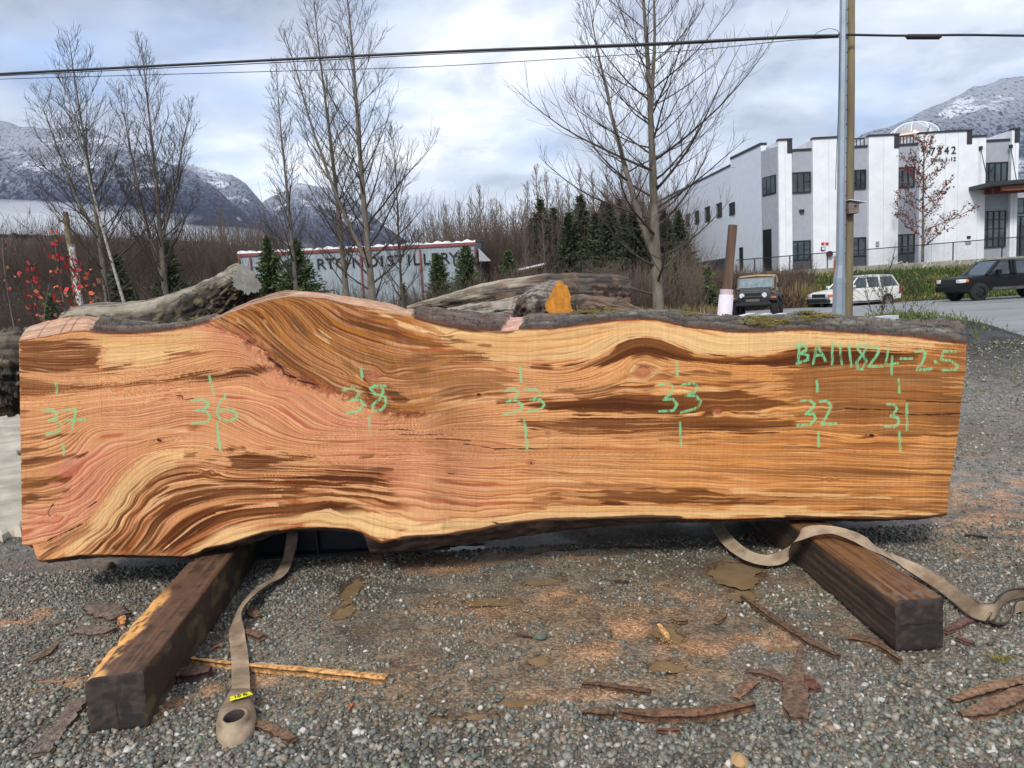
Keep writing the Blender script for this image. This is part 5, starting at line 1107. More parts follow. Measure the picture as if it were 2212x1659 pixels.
# pale concrete slabs on the ground at the left
cm = mat('pale broken concrete', (190, 180, 162), (150, 140, 122), rough=.9, scale=3, bump=.15, bscale=25)
for (pts, lab, h_) in [([(-90, 1170), (52, 1150), (75, 1040), (40, 990), (-60, 985), (-120, 1050)], 'pale broken concrete slab nearest the camera at the left edge', .05), ([(-60, 975), (42, 985), (70, 915), (45, 895), (-20, 910), (-80, 940)], 'smaller pale concrete slab lying behind the larger one at the left edge', .06)]:
    q = smooth_path(pts + [pts[0]], 60)[:-1]; P = [gnd(a_, b_) for a_, b_ in q]; c = sum(P, Vector()) / len(P); mb = MB(); n = len(P)
    jj = [1 + .06 * math.sin(k * 2.3) * random.Random(k).random() for k in range(n)]
    rings = [[((p.x - c.x) * f_ * jj[k], (p.y - c.y) * f_ * jj[k], z_ + .004 * math.sin(k * .6)) for k, p in enumerate(P)] for f_, z_ in ((1.02, -.05), (1, h_ * .8), (.96, h_), (.5, h_ * 1.15))]
    mb.add([v for r_ in rings for v in r_] + [(0, 0, h_ * 1.15)], [(a_ * n + k, a_ * n + (k + 1) % n, (a_ + 1) * n + (k + 1) % n, (a_ + 1) * n + k) for a_ in range(3) for k in range(n)] + [(3 * n + k, 3 * n + (k + 1) % n, 4 * n) for k in range(n)])
    o = mb.build('concrete_slab', cm); o.location = (c.x, c.y, gz(c.x, c.y)); tag(o, lab, 'concrete slab')
# ---------------------------------------------------------------- trees
class TB:
    """fast tube collector for branches"""
    def __init__(s): s.v = []; s.f = []; s.n = 0
    def add(s, pts, r0, r1, sides):
        P = np.asarray(pts, float); k = len(P); t = np.gradient(P, axis=0); t /= np.linalg.norm(t, axis=1, keepdims=True) + 1e-9
        ref = np.array([.31, .95, .05]) if abs(t[0, 1]) < .9 else np.array([1., 0, 0])
        a = np.cross(t, ref); a /= np.linalg.norm(a, axis=1, keepdims=True) + 1e-9; b = np.cross(t, a)
        rad = (r0 + (r1 - r0) * np.linspace(0, 1, k) ** .8)[:, None, None]; th = np.linspace(0, 2 * np.pi, sides, endpoint=False)[None, :, None]
        V = P[:, None] + (a[:, None] * np.cos(th) + b[:, None] * np.sin(th)) * rad
        i = np.arange(k - 1)[:, None]; j = np.arange(sides)[None]; jn = (j + 1) % sides
        F = np.stack([i * sides + j, i * sides + jn, (i + 1) * sides + jn, (i + 1) * sides + j], -1).reshape(-1, 4) + s.n
        s.v.append(V.reshape(-1, 3)); s.f.append(F); s.n += k * sides
    def build(s, name, m, parent=None): return big_mesh(name, np.concatenate(s.v), np.concatenate(s.f), m, parent=parent)
def grow(r, p, d, L, n, up, wig):
    P = [np.array(p, float)]; d = np.array(d, float); st = L / n
    for k in range(n):
        d = d + np.array([0, 0, up]) + np.array([r.gauss(0, wig), r.gauss(0, wig), r.gauss(0, wig)]); d /= np.linalg.norm(d); P.append(P[-1] + d * st)
    return P
barkL = mat('grey tree bark', (122, 114, 100), (88, 80, 70), rough=.9, scale=5, bump=.4, bscale=24, stretch=(1, 1, .4)); twig_m = mat('dark twigs', (50, 42, 37), (80, 68, 58), rough=.9, scale=1.5, bump=0)
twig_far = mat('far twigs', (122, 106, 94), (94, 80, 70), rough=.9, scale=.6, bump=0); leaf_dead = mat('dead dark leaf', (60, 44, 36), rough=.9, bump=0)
def bare_tree(H, r0, spread, seed, nprim=46, low=.16, lean=(0, 0), minr=.007, sec=9, ter=4, leaders=1, prim_up=.065, ang=(58, 32), leaves=0, fork=None, tm=None, wm_=None, peak=.30):
    r = random.Random(seed); root = bpy.data.objects.new('bare_tree', None); COL.objects.link(root)
    T = TB(); B = TB(); trunks = []
    nseg = 16; P = []; x = y = 0.0
    for k in range(nseg + 1):
        f = k / nseg; P.append((lean[0] * f + .05 * H / 10 * math.sin(f * 7 + seed) * f, lean[1] * f + .05 * math.sin(f * 5 + seed * 2) * f, H * f))
    trunks.append((np.array(P), r0, 1.0)); T.add(P, r0, minr * 1.4, 9)
    for q in range(leaders - 1):
        f0 = (fork or .3) + .1 * q; i0 = int(f0 * nseg); az = r.uniform(0, 6.28) if q else (2.8 if seed % 2 else .3)
        d = np.array([math.cos(az) * .42, math.sin(az) * .42, 1]); Lq = H * (1 - f0) * r.uniform(.78, .92); PP = np.array(grow(r, P[i0], d / np.linalg.norm(d), Lq, 14, .05, .03))
        rr0 = r0 * (1 - f0) ** .8 * .8; trunks.append((PP, rr0, (1 - f0))); T.add(PP, rr0, minr * 1.3, 8)
    az = r.uniform(0, 6.28)
    for ti, (TP_, tr, sc_) in enumerate(trunks):
        npz = int(nprim * .8 * (1 if ti == 0 else .6))
        for k in range(npz):
            f = (low if ti == 0 else .05) + (.985 - (low if ti == 0 else .05)) * ((k + r.random() * .6) / npz) ** .92
            az += 2.399 + r.uniform(-.5, .5); idx = f * (len(TP_) - 1); i = min(int(idx), len(TP_) - 2); p = TP_[i] * (1 - (idx - i)) + TP_[i + 1] * (idx - i)
            env = (sstep(0, peak, f) * .45 + .55) * (1 - f) ** .62 if f > peak else .55 + .45 * f / peak
            Lp = spread * float(env) * r.uniform(.7, 1.12) * (1 if ti == 0 else .7) + .35
            an = R(ang[0] + (ang[1] - ang[0]) * f + r.uniform(-9, 9)); d = np.array([math.cos(az) * math.sin(an), math.sin(az) * math.sin(an), math.cos(an)])
            up = prim_up * r.uniform(.5, 1.3); Q = np.array(grow(r, p, d, Lp, 8, up, .05)); br = max(minr * 1.3, tr * (1 - f) ** .9 * .36 * (Lp / spread) ** .5)
            B.add(Q, br, minr, 5)
            ns = max(2, int(sec * Lp / spread + 2)); sgn = 1
            for m in range(ns):
                g = .16 + .82 * (m + r.random() * .5) / ns; ix = g * (len(Q) - 1); ii = min(int(ix), len(Q) - 2); pp = Q[ii] * (1 - ix + ii) + Q[ii + 1] * (ix - ii); tg_ = Q[ii + 1] - Q[ii]; tg_ /= np.linalg.norm(tg_)
                sd_ = np.cross(tg_, [0, 0, 1]) * sgn + np.array([0, 0, r.uniform(-.5, .9)]); sd_ /= np.linalg.norm(sd_) + 1e-9; sgn *= -1
                d2 = tg_ * .75 + sd_ * .75; d2 /= np.linalg.norm(d2); L2 = Lp * (1 - g * .72) * r.uniform(.3, .62) + .14
                S_ = np.array(grow(r, pp, d2, L2, 5, up * 2.0, .07)); b2 = max(minr * .95, br * (1 - g) * .5); B.add(S_, b2, minr * .75, 3)
                for h in range(int(ter * r.uniform(.6, 1.3) * min(1, L2 / .6) + .5)):
                    g3 = r.uniform(.2, .95); i3 = min(int(g3 * 5), 4); p3 = S_[i3]; t3 = S_[i3 + 1] - S_[i3]; t3 /= np.linalg.norm(t3)
                    d3 = t3 + np.array([r.gauss(0, .55), r.gauss(0, .55), r.gauss(.15, .4)]); d3 /= np.linalg.norm(d3); B.add(grow(r, p3, d3, L2 * r.uniform(.3, .6) + .08, 3, .10, .08), minr * .75, minr * .6, 3)
    to = T.build('trunk', tm or barkL, root); B.build('branches', wm_ or twig_m, root)
    if leaves:
        L_ = MB()
        allp = np.concatenate(B.v)
        for k in range(leaves):
            p = allp[r.randrange(len(allp))]; q = Vector(p); s = .035
            for h in range(r.choice((1, 1, 3, 5))):
                d = Vector((r.gauss(0, 1), r.gauss(0, 1), r.gauss(-.5, .6))).normalized() * s; e = d.orthogonal().normalized() * s * .5; o_ = q + Vector((r.gauss(0, .05), r.gauss(0, .05), r.gauss(0, .05))); L_.add([o_, o_ + d * .5 + e, o_ + d, o_ + d * .5 - e], [(0, 1, 2, 3)])
        L_.build('dead_leaves', leaf_dead, root, recalc=False)
    return root
def place(o, X_, d, label=None, cat='tree', group=None, s=1.0, rz=0.0, z=None):
    p = at(X_, 640, d); o.location = (p.x, p.y, (gz(p.x, p.y) if z is None else z)); o.scale = (s, s, s); o.rotation_euler = (0, 0, rz); tag(o, label, cat, group); return o
BT = 'tall leafless trees between the slab and the grey hall'
place(bare_tree(11.6, .145, 3.9, 11, 52, .12, (-.35, 0), leaders=2, fork=.42, leaves=26, minr=.0058, sec=11, ter=4.5, prim_up=.055), 236, 28, 'leafless tree furthest left of the tall ones, crown spreading wide to the left', group=BT)
place(bare_tree(11.4, .15, 2.9, 23, 50, .12, (.1, .2), leaders=3, fork=.30, leaves=34, minr=.0058, sec=11, ter=4.5, ang=(46, 24), prim_up=.06), 356, 28, 'second tall leafless tree from the left, forking low into upright leaders', group=BT)
place(bare_tree(12.3, .13, 2.4, 31, 50, .2, (0, 0), leaders=1, leaves=30, minr=.0062, sec=10, ter=4, ang=(52, 28)), 640, 34, 'slender leafless tree left of the twin trees before the grey hall', group=BT)
place(bare_tree(15.2, .15, 3.1, 43, 58, .14, (-.5, .3), leaders=1, leaves=6, minr=.0062, sec=9, ter=5, ang=(54, 30)), 752, 31.5, 'left of the twin tall leafless trees before the grey hall, leaning left', group=BT)
place(bare_tree(15.4, .18, 3.9, 53, 64, .10, (-.2, 0), leaders=2, fork=.24, leaves=24, minr=.0062, sec=10, ter=4, ang=(56, 30)), 806, 30, 'right and thickest of the twin leafless trees before the grey hall', group=BT)
place(bare_tree(9.4, .09, 2.0, 59, 40, .16, (.1, 0), leaders=1, minr=.0075, sec=9, ter=5, ang=(46, 26)), 868, 34, 'shorter leafless tree close on the right of the twin trees', group=BT)
place(bare_tree(12.4, .19, 4.3, 67, 56, .09, (-.25, 0), leaders=3, fork=.22, leaves=22, minr=.0055, sec=9, ter=3, ang=(84, 40), prim_up=.085, peak=.42), 1424, 22, 'big spreading leafless tree standing alone right of centre, behind the log pile', group=BT)
place(bare_tree(9.5, .07, 1.6, 71, 26, .2, (-1.6, 0), minr=.008, sec=6, ter=3, tm=mat('pale birch bark', (176, 170, 158), (120, 112, 100), rough=.8, scale=9, bump=.1, stretch=(1, 1, 3))), 288, 25, 'thin pale stemmed leafless tree leaning left between the first two tall trees', group=BT)
# far leafless trees, copies of four
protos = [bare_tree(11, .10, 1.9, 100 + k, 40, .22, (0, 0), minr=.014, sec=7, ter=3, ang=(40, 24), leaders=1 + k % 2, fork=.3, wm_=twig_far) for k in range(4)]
FT = 'thin far leafless trees in a row beyond the grey hall'
spots = [(655,78,.72),(700,84,.7),(905,76,.80),(945,80,.98),(975,78,1.02),(1002,82,1.1),(1030,76,1.05),(1048,80,1.22),(1072,74,1.0),(1092,78,1.02),(1118,80,.95),(1150,72,1.12),(1170,76,1.30),(1192,74,1.22),(1214,78,1.2),(1236,72,1.1),(1262,76,1.22),(1290,74,1.15),(1320,78,1.2),(1352,74,1.1),(1390,72,1.0),(1330,60,.8),(1180,58,.72),(1140,60,.7),(985,62,.7),
         (470,70,.92),(497,66,1.0),(525,72,.9),(560,76,.8),(440,74,.8),(420,80,.75),(10,60,.9),(-20,52,.8),(60,74,.7),(1420,92,1.2),(1462,96,1.25),(1500,99,1.2)]
lk = ['with a narrow crown', 'with a rounded crown', 'forked near the ground', 'with upswept branches']
for k, (X_, d, s_) in enumerate(spots):
    o = protos[k % 4] if k < 4 else copy_tree(protos[k % 4])
    side = 'behind the log pile' if 900 < X_ < 1250 else 'behind the big spreading tree' if 1250 <= X_ < 1400 else 'behind the white building wing' if X_ >= 1400 else 'beyond the left tall trees'
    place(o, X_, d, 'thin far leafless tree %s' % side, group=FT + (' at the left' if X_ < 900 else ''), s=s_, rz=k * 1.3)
# trees rising behind the white building: one mass of twigs
def conifer(H, Rb, seed, cols, n=46, dens=1.0, tip=1.0, cyl=False):
    r = random.Random(seed); root = bpy.data.objects.new('conifer', None); COL.objects.link(root); mb = MB(); V = []; F = []; C = []
    T = TB(); T.add([(0, 0, 0), (0, 0, H * .5), (0, 0, H)], Rb * .08, .01, 6); T.build('trunk', barkL, root)
    pal = [srgb(*c) for c in cols]; base = 0
    for k in range(n):
        f = (k + .5) / n; z = H * (.04 + .95 * f); rad = Rb * ((1 - f) ** (.55 if cyl else .85)) * r.uniform(.75, 1.15) + .05; nb = max(5, int(11 * dens * (1 - f * .4)))
        for b_ in range(nb):
            az = r.uniform(0, 6.28); L_ = rad * r.uniform(.65, 1.15); dr = -.25 if not cyl else .9
            steps = max(3, int(L_ / .11 * dens)); c = pal[r.randrange(len(pal))] * r.uniform(.7, 1.25)
            for q in range(steps):
                g = (q + r.random()) / steps; x = math.cos(az) * L_ * g; y = math.sin(az) * L_ * g; zz = z + L_ * g * dr * .5 + (g * g) * L_ * .22 + r.gauss(0, .03)
                s = .10 * (1.2 - .5 * g) * tip * r.uniform(.6, 1.4); d = np.array([math.cos(az) + r.gauss(0, .6), math.sin(az) + r.gauss(0, .6), r.gauss(.25, .5)]); d /= np.linalg.norm(d); e = np.cross(d, [r.gauss(0, 1), r.gauss(0, 1), r.gauss(0, 1)]); e /= np.linalg.norm(e) + 1e-9
                p = np.array([x, y, zz]); V += [p - e * s * .38, p + e * s * .38, p + d * s * 1.5]; F.append((base, base + 1, base + 2)); base += 3; C += [c, c, c * 1.25]
    big_mesh('needles', V, F, mat('conifer needles', None, attr=True, mixa=.8, rough=.85, scale=2, bump=0), C, root)
    return root
dg = [(56, 66, 42), (70, 78, 48), (44, 54, 36)]; mg = [(66, 84, 46), (84, 100, 54), (54, 70, 40)]
cpro = [conifer(9.8, 3.4, 5, dg, 56, 1.4, 2.4), conifer(9.0, 3.0, 6, dg, 50, 1.4, 2.4)]
CG = 'dark far conifers behind the big spreading tree'
for k, (X_, d, s_) in enumerate([(1158,66,.86),(1176,64,1.08),(1204,66,.94),(1236,60,.9),(1262,62,.98),(1292,58,.85),(1322,56,.82),(1352,52,.75),(1380,50,.72),(1440,52,.62),(1470,54,.55),(1120,70,.75),(1310,70,.95),(1345,66,.95)]):
    o = cpro[k % 2] if k < 2 else copy_tree(cpro[k % 2]); place(o, X_, d, 'dark far conifer in the dense group behind the big spreading leafless tree', group=CG, s=s_, rz=k)
place(conifer(5.9, 1.9, 7, mg, 40, 1.7, 1.9), 588, 44, 'bushy green pine at the left end of the grey hall, left of a pair', 'conifer')
place(conifer(5.6, 2.2, 8, mg, 40, 1.7, 1.9), 648, 43, 'bushy green pine before the grey hall, right of a pair', 'conifer')
place(conifer(4.7, 1.05, 9, mg, 46, 1.8, 1.5, True), 950, 50, 'narrow green cedar in front of the letters of the grey hall', 'conifer')
place(conifer(5.1, 1.35, 10, mg, 46, 1.8, 1.5, True), 1012, 50, 'wider green cedar at the right corner of the grey hall', 'conifer')
place(conifer(4.8, 1.05, 12, mg, 46, 1.8, 1.5, True), 1102, 52, 'narrow green cedar standing apart between grey hall and red shed', 'conifer')
place(conifer(2.8, .7, 13, [(84, 84, 48), (96, 92, 56)], 30, 1.1, 1.2, True), 872, 50, 'small dull green cedar in front of the middle of the grey hall', 'conifer')
place(conifer(5.6, 1.7, 14, dg, 36, 1.5, 1.9), 372, 40, 'dark young pine between the second tall tree and the log', 'conifer')
place(conifer(5.2, 1.6, 15, dg, 36, 1.5, 1.9), 262, 42, 'dark pine deep in the thicket between the two left tall trees', 'conifer')
place(conifer(2.2, .7, 16, mg, 26, 1.0, 1.2), 108, 22, 'little fir under the red leaved sapling at the left', 'conifer')
place(conifer(3.4, 1.2, 17, mg, 30, 1.0, 1.4), 1455, 40, 'small fir beside the white wing, right of the big spreading tree', 'conifer')
place(conifer(2.6, .9, 18, mg, 30, 1.0, 1.4), 1530, 38, 'low fir in the brush left of the cut post', 'conifer')
# thicket: countless thin stems
def thicket(name, spots_, m, seed, per=26, w=.012):
    r = random.Random(seed); T = TB()
    for (x, y, z, H_, S_) in spots_:
        for k in range(per):
            az = r.uniform(0, 6.28); an = r.uniform(0, .75); d = np.array([math.cos(az) * math.sin(an), math.sin(az) * math.sin(an), math.cos(an)]); p = np.array([x + r.gauss(0, S_ * .5), y + r.gauss(0, S_ * .5), z])
            h = H_ * r.uniform(.45, 1.1); Q = grow(r, p, d, h, 4, .10, .14); T.add(Q, w, w * .45, 3)
            for q in range(3):
                pp = Q[r.randrange(1, 4)]; dd = d + np.array([r.gauss(0, .6), r.gauss(0, .6), .2]); T.add(grow(r, pp, dd / np.linalg.norm(dd), h * .35, 2, .1, .15), w * .6, w * .35, 3)
    o = T.build(name, m); tag(o, kind='stuff'); return o
def tsp(n, X0, X1, d0, d1, H0, H1, S_, seed):
    r = random.Random(seed); o = []
    for k in range(n):
        X_ = r.uniform(X0, X1); d = r.uniform(d0, d1); p = at(X_, 640, d); o.append((p.x, p.y, gz(p.x, p.y), r.uniform(H0, H1), S_))
    return o
brn = mat('brown thicket stems', (104, 88, 74), (80, 66, 56), rough=.9, scale=.3, bump=0); brn2 = mat('red brown thicket stems', (108, 92, 80), (84, 68, 58), rough=.9, scale=.4, bump=0)
thicket('thicket', tsp(760, -80, 600, 60, 96, 6.0, 11.0, 1.4, 1), brn, 2, 24, .026)
thicket('thicket', tsp(150, -60, 520, 38, 56, 2.2, 4.2, 1.2, 3), brn, 4, 24, .018)
thicket('thicket', tsp(560, 930, 1440, 62, 90, 5, 10.5, 1.5, 5), brn2, 6, 24, .026)
thicket('thicket', tsp(130, 560, 1180, 42, 55, 1.6, 3.4, 1.0, 7), brn, 8, 22, .016)
thicket('thicket', tsp(150, 1060, 1500, 36, 52, 1.6, 3.6, 1.0, 9), brn2, 10, 22, .017)
thicket('thicket', tsp(170, 1480, 1740, 41, 46, .7, 1.7, .5, 11), brn2, 12, 30, .013)
thicket('thicket', tsp(60, 520, 1000, 66, 80, 4.5, 7, 1.6, 13), brn, 14, 22, .035)
# wood behind everything, on rising ground
def wood_mass(name, pts, d, seed, cols):
    n = 360; m_ = 26; xs_ = np.linspace(pts[0][0], pts[-1][0], n); top = at_np(xs_, np.interp(xs_, [p[0] for p in pts], [p[1] for p in pts]), d); t = np.linspace(0, 1, m_)[:, None]
    Xg = top[:, 0][None] * (1 + .0 * t); Yg = d - 9 * (1 - t) + 4 * (fbm(Xg / 3 + 0 * t, t * 6 + 0 * Xg, seed) - .5) * 2; Zg = -.5 + (top[:, 2][None] + .5) * np.sin(t * math.pi / 2) + (fbm(Xg / 1.2, t * 9 + 0 * Xg, seed + 1) - .5) * .3 * sstep(.1, .5, t)
    Zg[-1] += (vnoise(Xg[-1] / .55, Xg[-1] * 0, seed + 2) - .5) * .5
    f_ = fbm(Xg / .8, Zg / 1.6, seed + 3); C = np.array(srgb(*cols[0])) + (np.array(srgb(*cols[1])) - np.array(srgb(*cols[0]))) * sstep(.35, .65, f_)[..., None]
    o = big_mesh(name, np.stack([Xg, Yg, Zg], -1).reshape(-1, 3), quads(m_, n)[:, ::-1], mat('far wood', None, attr=True, mixa=.7, rough=.95, scale=2, bump=0), C.reshape(-1, 3)); tag(o, kind='stuff')
wood_mass('far_wood', [(-300, 512), (-100, 512), (0, 508), (120, 506), (250, 514), (400, 520), (520, 530), (640, 552), (900, 575)], 100, 21, ((72, 62, 56), (98, 84, 74)))
wood_mass('far_wood', [(880, 610), (960, 580), (1050, 550), (1150, 525), (1250, 510), (1350, 520), (1450, 530), (1560, 550)], 98, 31, ((60, 54, 48), (84, 74, 64)))
# weeds and grass on the bank and verges
def weeds(name, n, fn, seed, h, cols, w=.02):
    r = np.random.RandomState(seed); x, y = fn(r, n); z = groundz(x, y); hh = h * r.uniform(.4, 1.2, n); az = r.uniform(0, 6.28, n); an = r.uniform(0, .9, n)
    p = np.stack([x, y, z], 1); d = np.stack([np.cos(az) * np.sin(an), np.sin(az) * np.sin(an), np.cos(an)], 1) * hh[:, None]; e = np.stack([-np.sin(az + r.rand(n)), np.cos(az), r.uniform(-.5, .5, n)], 1) * w * r.uniform(.5, 1.6, n)[:, None]
    base = p + d * r.uniform(0, .8, n)[:, None] * (r.rand(n) < .6)[:, None]
    V = np.stack([base - e, base + e, base + d * .6 + e * .3], 1).reshape(-1, 3); F = np.arange(3 * n).reshape(-1, 3); pal = np.array([srgb(*c) for c in cols])
    patch = fbm(x / 2.2, y / 1.4, seed + 5); idx = np.clip((patch * 1.9 - .45 + r.uniform(-.25, .25, n)) * len(pal), 0, len(pal) - 1).astype(int); C = np.repeat(pal[idx] * r.uniform(.6, 1.3, (n, 1)), 3, 0)
    o = big_mesh(name, V, F, mat('weed leaves', None, attr=True, mixa=.8, rough=.8, scale=3, bump=0), C); tag(o, kind='stuff'); return o
weeds('weeds', 110000, lambda r, n: (r.uniform(12, 46, n), 41.2 + 6.4 * r.rand(n)), 41, .30, [(120, 112, 56), (98, 108, 48), (66, 88, 38), (56, 80, 34), (78, 96, 40), (134, 122, 64)], .03)
weeds('dry_grass', 30000, lambda r, n: (lambda yy: (yy * r.uniform(.08, .278, n), yy))(r.uniform(24, 40, n)), 43, .6, [(150, 132, 96), (120, 104, 72), (104, 98, 56), (140, 116, 80)], .03)
weeds('grass', 12000, lambda r, n: (5.7 + r.normal(0, .55, n), 12.6 + r.normal(0, 1.5, n)), 45, .10, [(98, 108, 50), (84, 100, 44), (120, 114, 64)], .007)
weeds('brown_weeds', 22000, lambda r, n: (r.uniform(9, 17, n), 40.5 + 5.0 * r.rand(n)), 47, 1.0, [(98, 78, 60), (116, 92, 66), (84, 64, 50), (120, 110, 64)], .035)
# red leaved sapling, leafy small maple, twiggy weeds
def leafy(H_, r0, seed, lab, cat, nm, leafc, nl, spread, X_, d, nprim, lsz, low=.2, cl=None, leaders=1, minr=.004, ang=(50, 30), z=None, zone=(0, 1)):
    o = bare_tree(H_, r0, spread, seed, nprim, low, (0, 0), minr=minr, sec=6, ter=2, ang=ang, leaders=leaders, fork=.12); o.name = nm
    br = [c for c in bpy.data.objects if c.parent == o and c.name.startswith('branches')][0]; co = np.empty(len(br.data.vertices) * 3, np.float32); br.data.vertices.foreach_get('co', co); co = co.reshape(-1, 3)
    co = co[(co[:, 2] > zone[0] * H_) & (co[:, 2] < zone[1] * H_)]
    r = np.random.RandomState(seed); p = co[r.randint(0, len(co), nl)] + r.normal(0, lsz * .5, (nl, 3)); V = []; C = []
    a_ = r.normal(size=(nl, 3)); a_ /= np.linalg.norm(a_, axis=1, keepdims=True); b_ = np.cross(a_, r.normal(size=(nl, 3))); b_ /= np.linalg.norm(b_, axis=1, keepdims=True); s = (lsz * r.uniform(.5, 1.2, nl))[:, None]
    V = np.stack([p, p + a_ * s * .5 + b_ * s * .45, p + a_ * s, p + a_ * s * .5 - b_ * s * .45], 1).reshape(-1, 3); F = np.arange(4 * nl).reshape(-1, 4); pal = np.array([srgb(*c) for c in leafc]); C = np.repeat(pal[r.randint(0, len(pal), nl)] * r.uniform(.7, 1.2, (nl, 1)), 4, 0)
    big_mesh('leaves', V, F, mat('leaf colour', None, attr=True, mixa=.85, rough=.6, scale=4, bump=0), C, o); place(o, X_, d, lab, cat, z=z); return o
leafy(3.0, .022, 81, 'young sapling with bright red and orange leaves at the far left', 'sapling', 'sapling', [(206, 44, 46), (222, 82, 50), (186, 30, 46), (214, 110, 62)], 240, .75, 134, 11.5, 14, .085, .12, leaders=3, ang=(34, 16), zone=(.35, 1), z=-.35)
leafy(2.6, .016, 82, 'thin sapling with a few orange leaves at the left edge', 'sapling', 'sapling', [(214, 116, 66), (204, 128, 78), (188, 60, 50)], 60, .9, 22, 11, 10, .07, .12, leaders=2, ang=(44, 26), zone=(.3, 1))
leafy(2.1, .014, 84, 'slim sapling with dull orange leaf tufts beside the red one', 'sapling', 'sapling', [(176, 112, 74), (190, 124, 80)], 70, .5, 176, 12, 9, .08, .3, leaders=2, ang=(30, 16), zone=(.5, 1), z=.0)
leafy(9.6, .11, 83, 'small maple holding dry red brown leaves before the white building', 'tree', 'maple_tree', [(124, 62, 50), (142, 76, 58), (104, 52, 44), (152, 92, 66)], 2000, 3.3, 1992, 49.5, 30, .14, .22, leaders=1, minr=.016, ang=(82, 46), z=.85, zone=(.2, 1))
leafy(1.35, .012, 85, 'straggly brown leaved bush beside the base of the pole', 'bush', 'bush', [(74, 54, 42), (98, 88, 46), (84, 70, 44), (110, 104, 52)], 150, .5, 1905, 14.2, 6, .04, .05, leaders=2, minr=.004, ang=(46, 22))
leafy(1.15, .010, 86, 'straggly yellow green bush right of the brown leaved one', 'bush', 'bush', [(112, 110, 52), (98, 88, 46), (74, 54, 42)], 150, .55, 1950, 14.5, 6, .035, .05, leaders=2, minr=.004, ang=(50, 26))
# ---------------------------------------------------------------- white building
white = mat('white wall panel', (226, 229, 232), (214, 217, 221), rough=.6, scale=1.2, bump=.05, bscale=30); greyp = mat('grey stucco', (158, 162, 170), (148, 152, 160), rough=.8, scale=3, bump=.1, bscale=60)
dkg = mat('dark grey base', (72, 76, 84), rough=.7, bump=0); frm = mat('black window frame', (30, 32, 34), rough=.4, bump=0); cap = mat('dark roof cap', (46, 46, 48), rough=.5, bump=0)
pane = mat('window glass', (52, 66, 72), (24, 32, 36), rough=.08, scale=.9, bump=0, spec=.9, lo=.45, hi=.55)
b3 = lambda cx, cy: (1474.7 + cx / 3, cy / 3)
FY = 53.0
def bx_(cx, d=FY): return at(1474.7 + cx / 3, 420, d)
def wx(cx, cy, d=FY): p = at(*b3(cx, cy), d); return p.x, p.z
bld = empty('white_building', (26, 57, 2.0), 'two storey white and grey building with number 7342 on the front, behind the fence', 'building')
BO = Vector(bld.location); ZB = 2.0
def bb(name, m, x0, x1, y0, y1, z0, z1, parent=bld, c=0, extra=None):
    b = MB().box(x0 - BO.x, x1 - BO.x, y0 - BO.y, y1 - BO.y, z0 - BO.z, z1 - BO.z, c)
    return b.build(name, m, parent)
def window(name, x0, x1, z0, z1, y, parent, nx_=3, nz_=1, vent=None, m=frm, org=BO, depth=.10):
    f = MB(); t = .07
    f.box(x0 - org.x, x1 - org.x, y - org.y, y + depth - org.y, z0 - org.z, z0 + t - org.z).box(x0 - org.x, x1 - org.x, y - org.y, y + depth - org.y, z1 - t - org.z, z1 - org.z)
    for k in range(nx_ + 1): xx = x0 + (x1 - x0 - t) * k / nx_; f.box(xx - org.x, xx + t - org.x, y + .004 - org.y, y + depth - .004 - org.y, z0 + t - org.z, z1 - t - org.z)
    for k in range(1, nz_): zz = z0 + (z1 - z0) * k / nz_; f.box(x0 + t - org.x, x1 - t - org.x, y + .01 - org.y, y + depth - .01 - org.y, zz - org.z, zz + .05 - org.z)
    if vent: a, b_ = vent; f.box(x0 + (x1 - x0) * a - org.x, x0 + (x1 - x0) * b_ - org.x, y + .012 - org.y, y + depth - .012 - org.y, z0 + (z1 - z0) * .5 - org.z, z0 + (z1 - z0) * .5 + .06 - org.z)
    fo = f.build(name, m, parent); g_ = MB().box(x0 + .01 - org.x, x1 - .01 - org.x, y + depth * .6 - org.y, y + depth * .75 - org.y, z0 + .01 - org.z, z1 - .01 - org.z); g_.build('pane', pane, fo); return fo
# (left, right, top cy, kind, forward)
COLS = [(615, 700, 903, 'w'), (700, 835, 966, 'g'), (835, 1040, 890, 'w'), (1040, 1090, 884, 'w'), (1090, 1195, 945, 'g'), (1195, 1385, 874, 'w'), (1385, 1520, 932, 'g'), (1520, 1850, 852, 'w'), (1850, 1945, 882, 'w2'), (1945, 2110, 905, 'g'), (2110, 2155, 834, 'w')]
for (l_, r_, tcy, kd) in COLS:
    x0 = bx_(l_).x; x1 = bx_(r_).x; zt = wx((l_ + r_) / 2, tcy)[1]; yf = FY - .25 if kd != 'g' else FY
    if kd == 'g':
        wy = FY
        bb('grey_wall_bay', greyp, x0, x1, yf, 62, ZB, zt - .12)
    else:
        pz = MB(); pz.box(x0 - BO.x, x1 - BO.x, yf - BO.y, 62 - BO.y, ZB - BO.z, zt - .12 - BO.z)
        o_ = pz.build('white_wall_panel', white, bld)
        nj = max(1, int((x1 - x0) / 1.15)); sm = MB()
        for k in range(1, nj + 1): xx = x0 + (x1 - x0) * k / (nj + 1); sm.box(xx - .012 - BO.x, xx + .012 - BO.x, yf - .006 - BO.y, yf + .01 - BO.y, ZB - BO.z, zt - .13 - BO.z)
        sm.build('panel_joint', mat('panel joint', (196, 199, 203), bump=0), o_)
    bb('roof_cap', cap, x0 - .03, x1 + .03, yf - .08, yf + .35, zt - .12, zt + (0.02 if kd == 'g' else 0))
    if kd != 'g' and l_ not in (1040, 1850): bb('roof_cap', cap, x1 - .32, x1 + .035, yf - .04, yf + 1.4, zt - 1.0, zt - .02)
